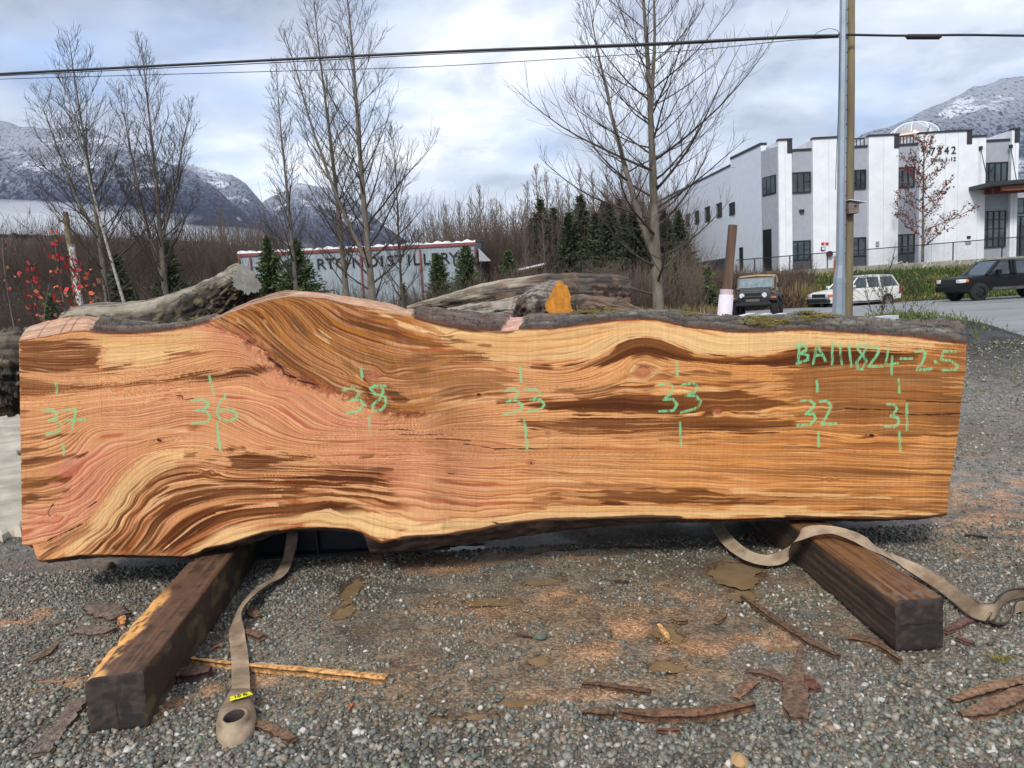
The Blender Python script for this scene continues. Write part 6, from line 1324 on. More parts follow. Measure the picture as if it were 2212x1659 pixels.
WIN = [(703, 832, 1118, 1245, 3, (.66, 1)), (703, 832, 1562, 1682, 3, (.66, 1)), (1094, 1190, 1102, 1222, 3, None), (1094, 1190, 1540, 1658, 2, None), (1388, 1505, 1085, 1210, 3, (0, .33)), (1384, 1505, 1520, 1640, 3, (0, .33)), (1947, 2108, 1055, 1175, 4, (0, .25))]
for (l_, r_, t_, b_, n_, v_) in WIN:
    x0, z1 = wx(l_, t_, FY - .12); x1, z0 = wx(r_, b_, FY - .12); window('window', x0, x1, z0, z1, FY - .12, bld, n_, 1, v_)
for (l_, r_) in ((703, 832), (1094, 1190), (1384, 1505)): x0 = bx_(l_).x; x1 = bx_(r_).x; bb('grey_base_panel', dkg, x0, x1, FY - .05, FY + .1, ZB, wx(l_, 1690 if l_ < 800 else 1660 if l_ < 1200 else 1643, FY)[1] - .0)
x0, z1 = wx(1938, 1370, FY - .12); x1, z0 = wx(2094, 1598, FY - .12); window('window', x0, x1, z0, z1, FY - .12, bld, 4, 4)
# angled bay and the long side wing that runs back
xa, ya = bx_(612).x, 52.9; xb, yb = 18.75, 54.6; xc, yc = 18.2, 60.0; xd, yd = 16.6, 86.0
def wallq(name, m, x0, y0, x1, y1, z0, z1, th=.4):
    d = Vector((x1 - x0, y1 - y0)).normalized(); n = Vector((d.y, -d.x)) * th * -1
    if n.x < 0: n = -n
    P = [(x0, y0), (x1, y1), (x1 + n.x, y1 + n.y), (x0 + n.x, y0 + n.y)]
    return MB().prism([(a - BO.x, b - BO.y) for a, b in P], z0 - BO.z, z1 - BO.z, 'z').build(name, m, bld)
zt1 = at(1660, 323, 54)[2]; wallq('grey_wall_bay', greyp, xb, yb, xa, ya, ZB, zt1); zt2 = at(1660, 313, 54.6)[2]
wallq('white_wall_panel', mat('bluish white wall', (214, 221, 230), (206, 213, 222), rough=.7, scale=2, bump=.05), xc, yc, xb, yb, ZB, zt2); wallq('roof_cap', cap, xc - .05, yc, xb - .05, yb - .03, zt2, zt2 + .18, .5)
zt3 = 1.35 + 249 * 60 / 1597; wallq('side_wing', _mats['bluish white wall'], xd, yd, xc, yc, ZB + 1.6, zt3, 6.0); wallq('side_wing_base', dkg, xd, yd, xc, yc, ZB - 2, ZB + 1.6, 6.0); wallq('roof_cap', cap, xd - .05, yd, xc - .05, yc, zt3, zt3 + .15, .5)
b7 = lambda cx, cy: (1371.5 + cx * .1984, 438.9 + cy * .1984)
def wing_y(X_): r = ray(X_, 520); s_ = r.x / r.y; return (18.2 + 60 * .0615) / (s_ + .0615)
def side_window(X0, X1, Y0, Y1, nm='window', mm=None, wl=None):
    y0, y1 = (wing_y(X0), wing_y(X1)) if wl is None else wl; ym = (y0 + y1) / 2; xw = 18.2 - (ym - 60) * .0615 if wl is None else 18.2 + (60 - ym) * .1
    z1 = at((X0 + X1) / 2, Y0, ym)[2]; z0 = at((X0 + X1) / 2, Y1, ym)[2]; lo_, hi_ = min(y0, y1), max(y0, y1)
    f = MB(); q = lambda ya_, yb_, za_, zb_, xo=-.06: f.box(xw + xo - BO.x, xw + .25 - BO.x, ya_ - BO.y, yb_ - BO.y, za_ - BO.z, zb_ - BO.z)
    q(lo_, hi_, z0, z0 + .08); q(lo_, hi_, z1 - .08, z1); q(lo_, lo_ + .09, z0 + .08, z1 - .08, -.055); q(hi_ - .09, hi_, z0 + .08, z1 - .08, -.055); q((lo_ + hi_) / 2 - .04, (lo_ + hi_) / 2 + .04, z0 + .08, z1 - .08, -.05)
    fo = f.build(nm, frm, bld); MB().box(xw - .03 - BO.x, xw + .2 - BO.x, lo_ + .02 - BO.y, hi_ - .02 - BO.y, z0 + .02 - BO.z, z1 - .02 - BO.z).build('pane', pane, fo)
for (l_, r_, t_, b_) in [(1032, 1094, -5, 128), (892, 956, 0, 152), (766, 826, 40, 198), (655, 706, 85, 222), (555, 603, 118, 250), (458, 502, 150, 285), (370, 406, 180, 312), (300, 330, 205, 335)]:
    X0, Y0 = b7(l_, t_); X1, Y1 = b7(r_, b_); side_window(X0, X1, Y0, Y1)
side_window(1606, 1614.5, 534, 580, 'door', wl=(58.6, 57.9)); 
xw0 = at(1662, 400, 54.2).x
x0, z1 = wx(562, 1145, 54.0); x1, z0 = wx(612, 1262, 54.0); f = MB()
def quadbox(x0, y0, x1, y1, z0, z1, th, name, m, par):
    d = Vector((x1 - x0, y1 - y0)).normalized(); n = Vector((-d.y, d.x)); n = n if n.y < 0 else -n
    P = [(x0 + n.x * th, y0 + n.y * th), (x1 + n.x * th, y1 + n.y * th), (x1, y1), (x0, y0)]
    return MB().prism([(a - BO.x, b - BO.y) for a, b in P], z0 - BO.z, z1 - BO.z, 'z').build(name, m, par)
fo = quadbox(xb + (xa - xb) * .1, yb + (ya - yb) * .1, xb + (xa - xb) * .92, yb + (ya - yb) * .92, z0, z1, .06, 'window', frm, bld)
for k in range(3): a_ = .14 + k * .26; quadbox(xb + (xa - xb) * a_, yb + (ya - yb) * a_, xb + (xa - xb) * (a_ + .21), yb + (ya - yb) * (a_ + .21), z0 + .08, z1 - .08, .075, 'pane', pane, fo)
quadbox(xb + (xa - xb) * .1, yb + (ya - yb) * .1, xb + (xa - xb) * .6, yb + (ya - yb) * .6, ZB, ZB + 3.2, .06, 'door', frm, bld)
# entrance canopy with tie rods
cx0 = bx_(1838).x; c = MB(); zc0 = wx(1838, 1240, 51.5)[1]; zc1 = wx(1838, 1200, 51.5)[1]; c.prism([(cx0 - BO.x, zc0 + .15 - BO.z), (cx0 - BO.x, zc1 - BO.z), (40 - BO.x, zc1 + .25 - BO.z), (40 - BO.x, zc0 + .35 - BO.z)], 50.4 - BO.y, 52.74 - BO.y); co_ = c.build('entrance_canopy', cap, bld)
c = MB(); wood_ = mat('brown canopy beam', (128, 70, 44), rough=.6, bump=.1)
for k, yy in enumerate((50.7, 51.6, 52.4)): c.box(cx0 + 1.0 - BO.x, 39 - BO.x, yy - BO.y, yy + .18 - BO.y, zc0 - .18 - BO.z, zc0 + .149 - BO.z)
c.build('canopy_beam', wood_, co_)
for (a_, ca, b_, cb) in ((1930, 960, 1980, 1185), (2125, 950, 2165, 1180)):
    p = at(*b3(a_, ca), 52.7); q = at(*b3(b_, cb), 50.9); t_ = MB().tube([p - BO, q - BO], .03, 6); t_.box(p.x - .1 - BO.x, p.x + .1 - BO.x, 52.6 - BO.y, 52.75 - BO.y, p.z - .12 - BO.z, p.z + .12 - BO.z); t_.build('tie_rod', frm, bld)
# right return of the building
bb('grey_wall_bay', greyp, bx_(2157).x, 42, 55.5, 62, ZB, zc1 + .2); x0, z1 = wx(2150, 1285, 55.4); x1, z0 = wx(2260, 1380, 55.4); window('window', x0, x1 + 1, z0, z1, 55.38, bld, 3); x0, z1 = wx(2138, 1400, 55.4); x1, z0 = wx(2260, 1640, 55.4); window('entrance_door', x0, x1 + 1, ZB, z1, 55.38, bld, 4, 4)
# number and small wall things
for (body, cxm, cyb, size, sp2) in (('7342', 1690, 998, .86, 1.35), ('Units 1-12', 1690, 1045, .50, 1.12)):
    vs, fs = text_mesh(body, size, .03, space=sp2); p = at(*b3(cxm, cyb), FY - .31); wdt = max(v[0] for v in vs) - min(v[0] for v in vs); tgt = (bx_(1770).x - bx_(1610).x); k = tgt / wdt; cxs = (max(v[0] for v in vs) + min(v[0] for v in vs)) / 2
    MB().add([((x - cxs) * k + p.x - BO.x, FY - .29 + z - BO.y, y * (k if body != '7342' else k) + p.z - BO.z) for x, y, z in vs], fs).build('house_number' if body == '7342' else 'unit_lettering', frm, bld, recalc=False)
def wallbox(name, cxa, cxb, cya, cyb, m, th=.08): x0, z1 = wx(cxa, cya, FY - .3); x1, z0 = wx(cxb, cyb, FY - .3); return bb(name, m, x0, x1, FY - .25 - th, FY - .24, z0, z1)
redm = mat('red sign', (206, 60, 62), bump=0); gsn = mat('grey sign', (150, 152, 154), bump=0)
b8c = lambda cx: (1755.5 + cx * .2064 - 1474.7) * 3; b8y = lambda cy: (493.7 + cy * .2064) * 3
for (a_, b_, c_, d_, m_, nm) in [(93, 122, 145, 167, redm, 'wall_sign'), (135, 165, 145, 167, redm, 'wall_sign'), (662, 695, 135, 185, gsn, 'wall_sign'), (1602, 1655, 130, 160, gsn, 'wall_sign'), (1618, 1652, 78, 103, frm, 'wall_sign'), (88, 131, 192, 228, frm, 'meter_box')]:
    o_ = wallbox(nm, b8c(a_), b8c(b_), b8y(c_), b8y(d_), m_)
    if nm == 'meter_box': wallbox('meter_face', b8c(a_ + 7), b8c(b_ - 7), b8y(c_ + 7), b8y(d_ - 7), white, .10)
p = at(1755.5 + 178 * .2064, 493.7 + 265 * .2064, FY - .4); MB().tube([(p.x - BO.x, FY - .5 - BO.y, p.z - BO.z), (p.x - BO.x, FY - .25 - BO.y, p.z - BO.z)], .2, 14).build('fire_bell', mat('dark red bell', (96, 30, 36), bump=0), bld)
p = at(*b3(768, 1370), FY); bb('wall_lamp', frm, p.x - .15, p.x + .15, FY - .2, FY - .001, p.z - .08, p.z + .12)
# roof terrace railings, dome and low roof
for (l_, r_, t_, b_) in ((1092, 1193, 890, 945), (1342, 1515, 876, 932)):
    x0, z1 = wx(l_, t_); x1, z0 = wx(r_, b_); rl = MB(); rl.box(x0 - BO.x, x1 - BO.x, FY + .35 - BO.y, FY + .42 - BO.y, z1 - .08 - BO.z, z1 - BO.z)
    n_ = int((x1 - x0) / .22)
    for k in range(n_ + 1): xx = x0 + (x1 - x0) * k / n_; rl.box(xx - .025 - BO.x, xx + .025 - BO.x, FY + .36 - BO.y, FY + .41 - BO.y, z0 - .3 - BO.z, z1 - .08 - BO.z)
    rl.build('terrace_railing', frm, bld)
dm = empty('roof_dome', (0, 0, 0), 'clear bubble dome with white ribs standing on the roof of the white building', 'dome'); dc = at(1973, 290, 58); dm.location = (dc.x, 58, dc.z - .2); Rd = 1.72
g_ = [[(Rd * math.cos(t) * math.cos(p_), Rd * math.cos(t) * math.sin(p_), Rd * .62 * math.sin(t)) for p_ in [2 * math.pi * k / 28 for k in range(29)]] for t in [math.pi / 2 * k / 8 for k in range(9)]]
cg = bpy.data.materials.new('clear dome skin'); cg.use_nodes = True; pb = cg.node_tree.nodes['Principled BSDF']; pb.inputs['Base Color'].default_value = (.75, .8, .84, 1); pb.inputs['Roughness'].default_value = .1; pb.inputs['Alpha'].default_value = .28
MB().grid(g_).build('dome_skin', cg, dm, smooth=True)
for k in range(4):
    a_ = k * math.pi / 4 + .2; MB().tube([(Rd * 1.01 * math.cos(t) * math.cos(a_), Rd * 1.01 * math.cos(t) * math.sin(a_), Rd * .63 * math.sin(t)) for t in [math.pi * q / 20 for q in range(21)]], .04, 6).build('rib', white, dm)
MB().tube([(Rd * math.cos(2 * math.pi * q / 28), Rd * math.sin(2 * math.pi * q / 28), .02) for q in range(29)], .05, 6).build('base_ring', white, dm)
MB().box(-.9, .9, .2, .7, -.3, .62).build('dome_furniture', mat('tan cushions', (186, 142, 118), bump=0), dm)
ca = at(1484 - 9.3 + 1420 / 3, 300, 55.5); MB().box(-.6, .6, 0, 0, 0, 0)
# fence and block wall
wl_ = empty('retaining_wall', (24, 48.6, 1.5), 'long low wall of mossy concrete blocks with white graffiti under the fence', 'retaining wall'); WO = Vector(wl_.location)
wt = lambda X_: 589 - (X_ - 1620) * (589 - 553) / (2212 - 1620)
conc = mat('mossy concrete block', (150, 146, 134), (112, 110, 94), rough=.9, scale=1.2, bump=.3, bscale=20); blocks = MB(); xk = at(1600, 590, 48.3).x
while xk < 44:
    X_ = proj(np.array([xk]), np.array([48.3]), np.array([2.3]))[0][0]; zt = at(X_, wt(X_), 48.3)[2]
    blocks.box(xk + .01 - WO.x, xk + 1.49 - WO.x, -.3, .3, zt - .78 - WO.z, zt - WO.z, .02).box(xk - .74 - WO.x, xk + .74 - WO.x, -.28, .32, zt - 2.6 - WO.z, zt - .79 - WO.z, .02); xk += 1.5
blocks.build('concrete_blocks', conc, wl_)
gf_ = MB(); c8 = lambda x, y: (1755.5 + x * .2064, 493.7 + y * .2064)
for st in [[(760, 380), (800, 350), (780, 400), (830, 370)], [(890, 360), (930, 345), (960, 390), (990, 350), (985, 395)], [(1135, 370), (1180, 345), (1160, 400), (1200, 390), (1150, 410), (1215, 350), (1240, 340), (1225, 395), (1270, 375), (1245, 350)], [(1410, 330), (1420, 390), (1415, 330), (1455, 320), (1450, 370), (1480, 325), (1475, 365), (1500, 320), (1520, 350), (1560, 325), (1530, 375)], [(1700, 330), (1730, 350), (1745, 320), (1775, 350)]]:
    gf_.tube([at(*c8(x, y), 48.285) - WO for x, y in st], .028, 4)
gf_.build('graffiti', mat('white spray paint', (206, 206, 200), bump=0), wl_)
fe = empty('chain_link_fence', (24, 48.4, 2.4), 'black chain link fence on top of the block wall', 'fence'); FO = Vector(fe.location)
ft = lambda X_: 562 - (X_ - 1590) * (562 - 511) / (2212 - 1590)
MB().tube([at(X_, ft(X_), 48.4) - FO for X_ in range(1590, 2330, 20)], .03, 6).build('top_rail', frm, fe)
for X_ in (1599, 1630, 1706, 1752, 1787, 1870, 1961, 2059, 2165, 2270): p = at(X_, ft(X_), 48.4); q = at(X_, wt(X_) , 48.4); MB().tube([(p.x - FO.x, 0, p.z - FO.z), (p.x - FO.x, 0, q.z - .02 - FO.z)], .04, 8).build('post', frm, fe)
ml = MB(); Xs = [at(X_, ft(X_), 48.4) - FO for X_ in np.linspace(1590, 2320, 260)]
for k in range(0, 252):
    a_ = Xs[k]; h_ = 1.28
    for dx in (1.28, -1.28):
        q = Vector((a_.x + dx, 0, a_.z - h_)); w_ = .0035; ml.add([(a_.x - w_, .001 * dx, a_.z), (a_.x + w_, .001 * dx, a_.z), (q.x + w_, .001 * dx, q.z), (q.x - w_, .001 * dx, q.z)], [(0, 1, 2, 3)])
o_ = ml.build('chain_link', frm, fe, recalc=False)
# ---------------------------------------------------------------- grey hall with lettering
hall = empty('metal_hall', (-13, 57, 0), 'long grey metal clad hall with red trim and large black lettering', 'building'); HO = Vector(hall.location)
b5 = lambda cx, cy: (493.7 + cx * .248, 466.3 + cy * .248)
A0 = at(*b5(80, 335), 57.5); A1 = at(*b5(2150, 232), 56.5); rib = mat('grey corrugated cladding', (150, 160, 166), (138, 148, 154), rough=.55, scale=1, bump=.1); redt = mat('red steel trim', (138, 70, 64), (118, 58, 54), rough=.5, bump=.05); snow = mat('snow', (232, 236, 240), rough=.8, bump=.3)
dv = (A1 - A0); Lh = math.hypot(dv.x, dv.y); ux = Vector((dv.x, dv.y, 0)) / Lh; nyv = Vector((-ux.y, ux.x, 0)); mz = lambda s: A0.z + (A1.z - A0.z) * s / Lh
prof = MB(); n_ = int(Lh / .3)
P = []
for k in range(n_ * 2 + 1):
    s = Lh * k / (n_ * 2); off = -.035 if (k % 2) else 0; b_ = A0 + ux * s + nyv * off; P.append([(b_.x - HO.x, b_.y - HO.y, -.6), (b_.x - HO.x, b_.y - HO.y, mz(s) - .1)])
prof.grid(P).build('clad_wall', rib, hall)
e_ = A1 + nyv * 14; MB().add([(A1.x - HO.x, A1.y - HO.y, -.6), (e_.x - HO.x, e_.y - HO.y, -.6), (e_.x - HO.x, e_.y - HO.y, A1.z + .9), (A1.x - HO.x, A1.y - HO.y, A1.z)], [(0, 1, 2, 3)]).build('end_wall', rib, hall)
a_ = A0 + nyv * 14; rf = MB().add([(A0.x - HO.x, A0.y - HO.y, A0.z + .02), (A1.x - HO.x, A1.y - HO.y, A1.z + .02), (e_.x - HO.x, e_.y - HO.y, A1.z + 1.0), (a_.x - HO.x, a_.y - HO.y, A0.z + 1.0)], [(0, 1, 2, 3)]).build('roof', mat('grey roof sheet', (170, 172, 172), bump=0), hall)
def beam(p, q, w, h_, name, m, par=hall, org=HO): return MB().prism([(0, 0), (1, 0), (1, 1), (0, 1)], 0, 1) if False else MB().tube([p - org, q - org], w, 4).build(name, m, par)
up_ = Vector((0, 0, 1))
MB().add([tuple(v - HO) for v in (A0 - nyv * .1, A1 - nyv * .1, A1 - nyv * .1 + up_ * .26 - up_ * .26, A0 - nyv * .1, A0 - nyv * .1 - up_ * .2, A1 - nyv * .1 - up_ * .2, A0 - nyv * .12 + up_ * .02, A1 - nyv * .12 + up_ * .02, A1 - nyv * .12 - up_ * .2, A0 - nyv * .12 - up_ * .2)], [(6, 7, 8, 9), (4, 5, 8, 9), (0, 1, 7, 6)]).build('eave_trim', redt, hall)
sn = MB(); n_ = 90; g_ = []
for k in range(n_): s = Lh * k / (n_ - 1); b_ = A0 + ux * s - HO; zz = mz(s); hh = .16 + .07 * math.sin(k * 1.7) + .05 * math.sin(k * .6); g_.append([(b_.x - nyv.x * .1, b_.y - nyv.y * .1, zz + .03), (b_.x - nyv.x * .06, b_.y - nyv.y * .06, zz + hh), (b_.x + nyv.x * .8, b_.y + nyv.y * .8, zz + hh + .04)])
sn.grid(g_).build('snow_edge', snow, rf)
for s in (0.1, 1.0, 9.5, 14.05, Lh - .55, Lh - .05): b_ = A0 + ux * s - nyv * .1; MB().box(b_.x - .06 - HO.x, b_.x + .06 - HO.x, b_.y - .05 - HO.y, b_.y + .04 - HO.y, -.6, mz(s) - .3).build('red_post', redt, hall)
LET = [('P', 295), ('E', 375), ('M', 478), ('B', 590), ('E', 690), ('R', 812), ('T', 892), ('O', 990), ('N', 1130), ('D', 1258), ('I', 1340), ('S', 1415), ('T', 1495), ('I', 1575), ('L', 1640), ('L', 1728), ('E', 1800), ('R', 1888), ('Y', 1965)]
lb = lambda cx: (490 - (cx - 290) * (490 - 410) / (1965 - 290)); inkm = mat('black lettering', (24, 24, 26), bump=0)
for ch, cx in LET:
    vs, fs = text_mesh(ch, 1.15, .02); X_, Y_ = b5(cx, lb(cx)); r_ = ray(X_, Y_)
    t_ = ((A0 - EYE).dot(nyv)) / r_.dot(nyv); p = EYE + r_ * t_ - nyv * .09      # meets the plane of the wall
    k = .80 / max(v[1] for v in vs)
    MB().add([tuple(p - HO + ux * x * k * 1.05 + up_ * y * k - nyv * z) for x, y, z in vs], fs).build('letter', inkm, hall, recalc=False)
# small lean-to roof at the right of the hall and the red shed
p = at(1035, 562, 56.4); MB().add([tuple(v - HO) for v in (p + Vector((0, 0, .9)), p + Vector((.9, 0, -.1)), p + Vector((.9, 3, -.1)), p + Vector((0, 3, .9)), p + Vector((0, 0, -.1)))], [(0, 1, 2, 3), (0, 4, 1)]).build('lean_to_roof', _mats['grey roof sheet'], hall)
sh = empty('red_shed', (0, 0, 0), 'small red shed with a snowy flat roof among the trees right of the grey hall', 'shed'); b6 = lambda cx, cy: (822.9 + cx * .248, 493.7 + cy * .248); p0 = at(*b6(1195, 475), 60); p1 = at(*b6(1290, 475), 60); zt = at(*b6(1240, 395), 60).z; sh.location = (p0.x, 60, 0)
MB().box(0, p1.x - p0.x, 0, 3, -.3, zt).build('wall', mat('red boards', (122, 44, 48), bump=.1), sh); rr_ = MB().prism([(-.3, zt), (p1.x - p0.x + 1.4, zt + .5), (p1.x - p0.x + 1.4, zt + .65), (-.3, zt + .2)], -.5, 3.4).build('roof', mat('brown roof edge', (80, 62, 52), bump=0), sh); MB().prism([(-.3, zt + .2), (p1.x - p0.x + 1.4, zt + .65), (p1.x - p0.x + 1.4, zt + .78), (-.3, zt + .34)], -.45, 3.3).build('snow_cover', snow, rr_)
# ---------------------------------------------------------------- poles, posts and cables
galv = mat('galvanised steel', (150, 160, 170), (132, 142, 152), rough=.45, metal=.35, scale=2, bump=.03); oldw = mat('weathered pole wood', (128, 116, 86), (98, 86, 64), rough=.85, scale=4, bump=.4, bscale=30, stretch=(3, 3, .2))
DP = 14.0
pt = at(1823.5, -60, DP); pm = at(1815, 560, DP); pbm = at(1812, 690, DP)
sp1 = empty('steel_pole', (pbm.x, DP, 0), 'grey steel pole with a flared base, strapped in front of a wooden pole', 'pole'); so_ = Vector(sp1.location)
def mp_(X_, Y_, d=DP, o_=None): return at(X_, Y_, d) - (o_ or so_)
MB().tube([mp_(1811.5, 800), mp_(1811.5, 690), mp_(1813, 610), mp_(1815.5, 574), mp_(1823.5, -60)], [.125, .122, .112, .088, .072], 8).build('pole_shaft', galv, sp1)
MB().tube([mp_(1813, 612), mp_(1813.2, 600)], .118, 8).build('collar', galv, sp1)
bl = MB()
for k in range(22): Y_ = 20 + k * 31; X_ = 1832.3 - Y_ * .0125 if Y_ < 560 else 1823.6 - (Y_ - 560) * .004; bl.tube([mp_(X_, Y_, DP - .02), mp_(X_, Y_, DP - .07)], .012, 6)
bl.build('bolt', frm, sp1)
wp = empty('wooden_pole', (at(1832, 690, DP + .1).x, DP + .1, 0), 'weathered wooden utility pole close behind the grey steel pole', 'utility pole'); MB().tube([at(1831.5, 800, DP + .12) - wp.location, at(1832, 690, DP + .12) - wp.location, at(1838, 200, DP + .12) - wp.location, at(1839.5, -60, DP + .12) - wp.location], [.085, .082, .07, .06], 12).build('pole_shaft', oldw, wp, smooth=True)
MB().tube([at(1808 + .012 * (400 - Y_) + 3 * math.sin(Y_ / 90), Y_, DP - .1) - wp.location for Y_ in range(70, 430, 20)], .006, 5).build('down_wire', mat('black cable', (22, 22, 24), rough=.5, bump=0), wp)
bk_ = _mats['black cable']
bh = empty('birdhouse', tuple(at(1841, 450, DP - .02)), 'small weathered wooden birdhouse with a white tilted lid on the pole', 'birdhouse'); oo = Vector(bh.location)
hb = MB().box(-.095, .09, -.08, .08, -.10, .11, .006); hb.build('box', mat('grey birdhouse wood', (128, 118, 108), (96, 88, 80), rough=.9, scale=8, bump=.3), bh); MB().prism([(-.11, .155), (-.11, .145), (.20, .085), (.21, .095)], -.13, .12).build('lid', mat('white lid', (226, 230, 236), bump=0), bh); MB().tube([(.02, -.081, .03), (.02, -.085, .03)], .02, 12).build('entry_hole', frm, bh)
# orange marker post
op_ = empty('marker_post', (at(1801, 690, 15).x, 15, 0), 'slim faded orange marker post left of the steel pole', 'post'); MB().tube([at(1799, 720, 15) - op_.location, at(1803.5, 556, 15) - op_.location], .024, 8).build('post_body', mat('faded orange', (196, 116, 84), rough=.6, bump=.05), op_); MB().tube([at(1803.5, 562, 15) - op_.location, at(1803.7, 553, 15) - op_.location], .027, 8).build('post_cap', mat('pale cap', (196, 170, 160), bump=0), op_)
# cut wooden post in a white sleeve
cp = empty('cut_post', (at(1566, 690, 10).x, 10, 0), 'leaning brown wooden post with its foot in a white plastic sleeve', 'post'); cpo = Vector(cp.location)
ax0 = at(1565, 690, 10); ax1 = at(1583, 486, 10)
dirp = (ax1 - ax0).normalized(); foot = ax0 - dirp * (ax0.z / dirp.z)
MB().tube([foot - cpo, ax1 - cpo], [.075, .068], 4).build('post_wood', mat('brown post wood', (104, 80, 64), (78, 60, 48), rough=.85, scale=6, bump=.4, bscale=40, stretch=(3, 3, .3)), cp); slv = at(1569, 637, 10)
MB().tube([foot - cpo - dirp * .0, slv - cpo], [.105, .094], 18).build('white_sleeve', mat('white plastic wrap', (214, 206, 210), (200, 192, 198), rough=.5, bump=.05), cp, smooth=True); MB().tube([slv - cpo, at(1570, 625, 10) - cpo], [.086, .088], 16).build('sleeve_neck', mat('torn paper collar', (196, 180, 182), bump=.1), cp)
# cables
def cable(name, pts, r_, lab):
    q = smooth_path([tuple(at(*p)) for p in pts], 90); c_ = q.mean(0); o_ = MB().tube([tuple(p - c_) for p in q], r_, 6).build(name, bk_, smooth=True); o_.location = c_; tag(o_, lab, 'cable'); return o_
cable('overhead_cable', [(-120, 168, 17), (0, 160, 17), (560, 131, 16.4), (1000, 110, 15.8), (1400, 95, 15), (1700, 80, 14.3), (1812, 77, 13.9)], .026, 'thickest black overhead cable running from the left edge to the pole')
cable('overhead_cable', [(-120, 172, 17.1), (0, 164, 17.1), (560, 137, 16.5), (1000, 114.5, 15.9), (1400, 99, 15.1), (1640, 86, 14.5), (1812, 80, 13.95)], .009, 'thin overhead cable hugging the underside of the thick one')
cable('overhead_cable', [(-120, 178, 17.2), (0, 171, 17.2), (560, 155, 16.6), (900, 145, 16.1), (1200, 128, 15.6), (1500, 108, 15), (1700, 88, 14.4), (1812, 81, 13.98)], .007, 'lowest and thinnest overhead cable, sagging below the others')
cable('overhead_cable', [(1828, 75, 13.9), (1950, 77, 13.8), (2080, 75.5, 13.6), (2212, 77, 13.4), (2400, 78, 13)], .020, 'black overhead cable running from the pole to the right edge')
spl = empty('cable_splice', tuple(at(1995, 79.5, 13.72)), 'black splice case hanging on the cable right of the pole', 'splice case'); p = at(1959, 79.5, 13.75) - Vector(spl.location); q = at(2031, 79.5, 13.68) - Vector(spl.location); MB().tube([p, p * .96, q * .96, q], [.028, .046, .046, .028], 10).build('case_body', bk_, spl); MB().tube([p * 1.08, p], .02, 8).tube([q, q * 1.08], .02, 8).build('end_clamp', frm, spl)
for k, (X_, Y_) in enumerate([(1752, 77), (1762, 77)]): pass
lw = cable('guy_loop', [(1755, 79, 14), (1770, 68, 14), (1790, 62, 13.95), (1808, 66, 13.9), (1813, 76, 13.9)], .005, 'thin looped wire rising beside the pole above the cables')
# old utility pole at the left
up2 = empty('utility_pole', (at(165, 600, 34).x, 34, -.3), 'leaning utility pole with peeling white lower part among the left trees', 'utility pole'); uo = Vector(up2.location); MB().tube([at(180, 740, 34) - uo, at(141, 458, 34) - uo], [.15, .12], 10).build('pole_shaft', oldw, up2); MB().tube([at(174, 660, 33.9) - uo, at(154, 528, 33.9) - uo], [.145, .135], 10).build('white_cover', mat('peeling white paint', (216, 214, 208), (120, 112, 100), rough=.8, scale=3, lo=.5, hi=.62, bump=.1), up2); MB().tube([at(128, 478, 34) - uo, at(150, 474, 34) - uo], .05, 6).build('cross_arm', oldw, up2)
# white boards lying behind the slab
wb = mat('white painted board', (222, 226, 228), (206, 210, 212), rough=.5, bump=.03)
def board(X0, Y0, X1, Y1, d0, d1, w, lab):
    p, q = at(X0, Y0, d0), at(X1, Y1, d1); d = (q - p); Lb = d.length; s = Vector((d.y, -d.x, 0)).normalized() * w; e = empty('white_board', tuple(p), lab, 'board', 'white boards lying behind the slab'); v = [p - s, p + s, q + s, q - s]; o_ = MB().add([tuple(a_ - p) for a_ in v] + [tuple(a_ - p - Vector((0, 0, .05))) for a_ in v], [(0, 1, 2, 3), (7, 6, 5, 4), (0, 4, 5, 1), (1, 5, 6, 2), (2, 6, 7, 3), (3, 7, 4, 0)]).build('board_body', wb, e)
    for f_ in (0.03, .97):
        c_ = d * f_; MB().box(c_.x - .05, c_.x + .05, c_.y - .06, c_.y + .06, -p.z - .1, c_.z - .05).build('support_block', oldw, e)
board(1590, 684, 1625, 676, 9, 10.2, .05, 'leftmost white board lying behind the slab beside the white sleeved post'); board(1622, 684.5, 1660, 676.5, 9, 10.2, .05, 'middle white board lying behind the slab near the dark off-roader'); board(1655, 684, 1692, 676, 9, 10.2, .05, 'third white board lying behind the slab, left of the pole'); board(1850, 688, 1928, 681, 8, 9, .07, 'white board lying behind the slab right of the wooden pole')
# ---------------------------------------------------------------- vehicles
tyre = mat('tyre rubber', (34, 34, 35), (24, 24, 24), rough=.9, scale=30, bump=.2); rimA = mat('alloy rim', (188, 186, 180), rough=.35, metal=.6, bump=0); rimB = mat('black rim', (26, 26, 28), rough=.4, bump=0)
blackp = mat('black car paint', (16, 17, 19), (20, 21, 23), rough=.42, coat=0, bump=0, spec=.22); whitep = mat('white car paint', (214, 214, 208), (200, 198, 190), rough=.3, coat=.4, bump=0); trimb = mat('black plastic trim', (30, 30, 31), rough=.6, bump=0); chrome = mat('chrome', (190, 192, 196), rough=.2, metal=.9, bump=0)
lamp = mat('clear lamp lens', (214, 218, 222), rough=.1, bump=0); amber = mat('amber lens', (226, 112, 46), rough=.2, bump=0); redl = mat('red lens', (150, 30, 32), rough=.2, bump=0); cglass = mat('car glass', (58, 70, 76), (34, 42, 46), rough=.05, scale=1.2, bump=0, spec=1.0)
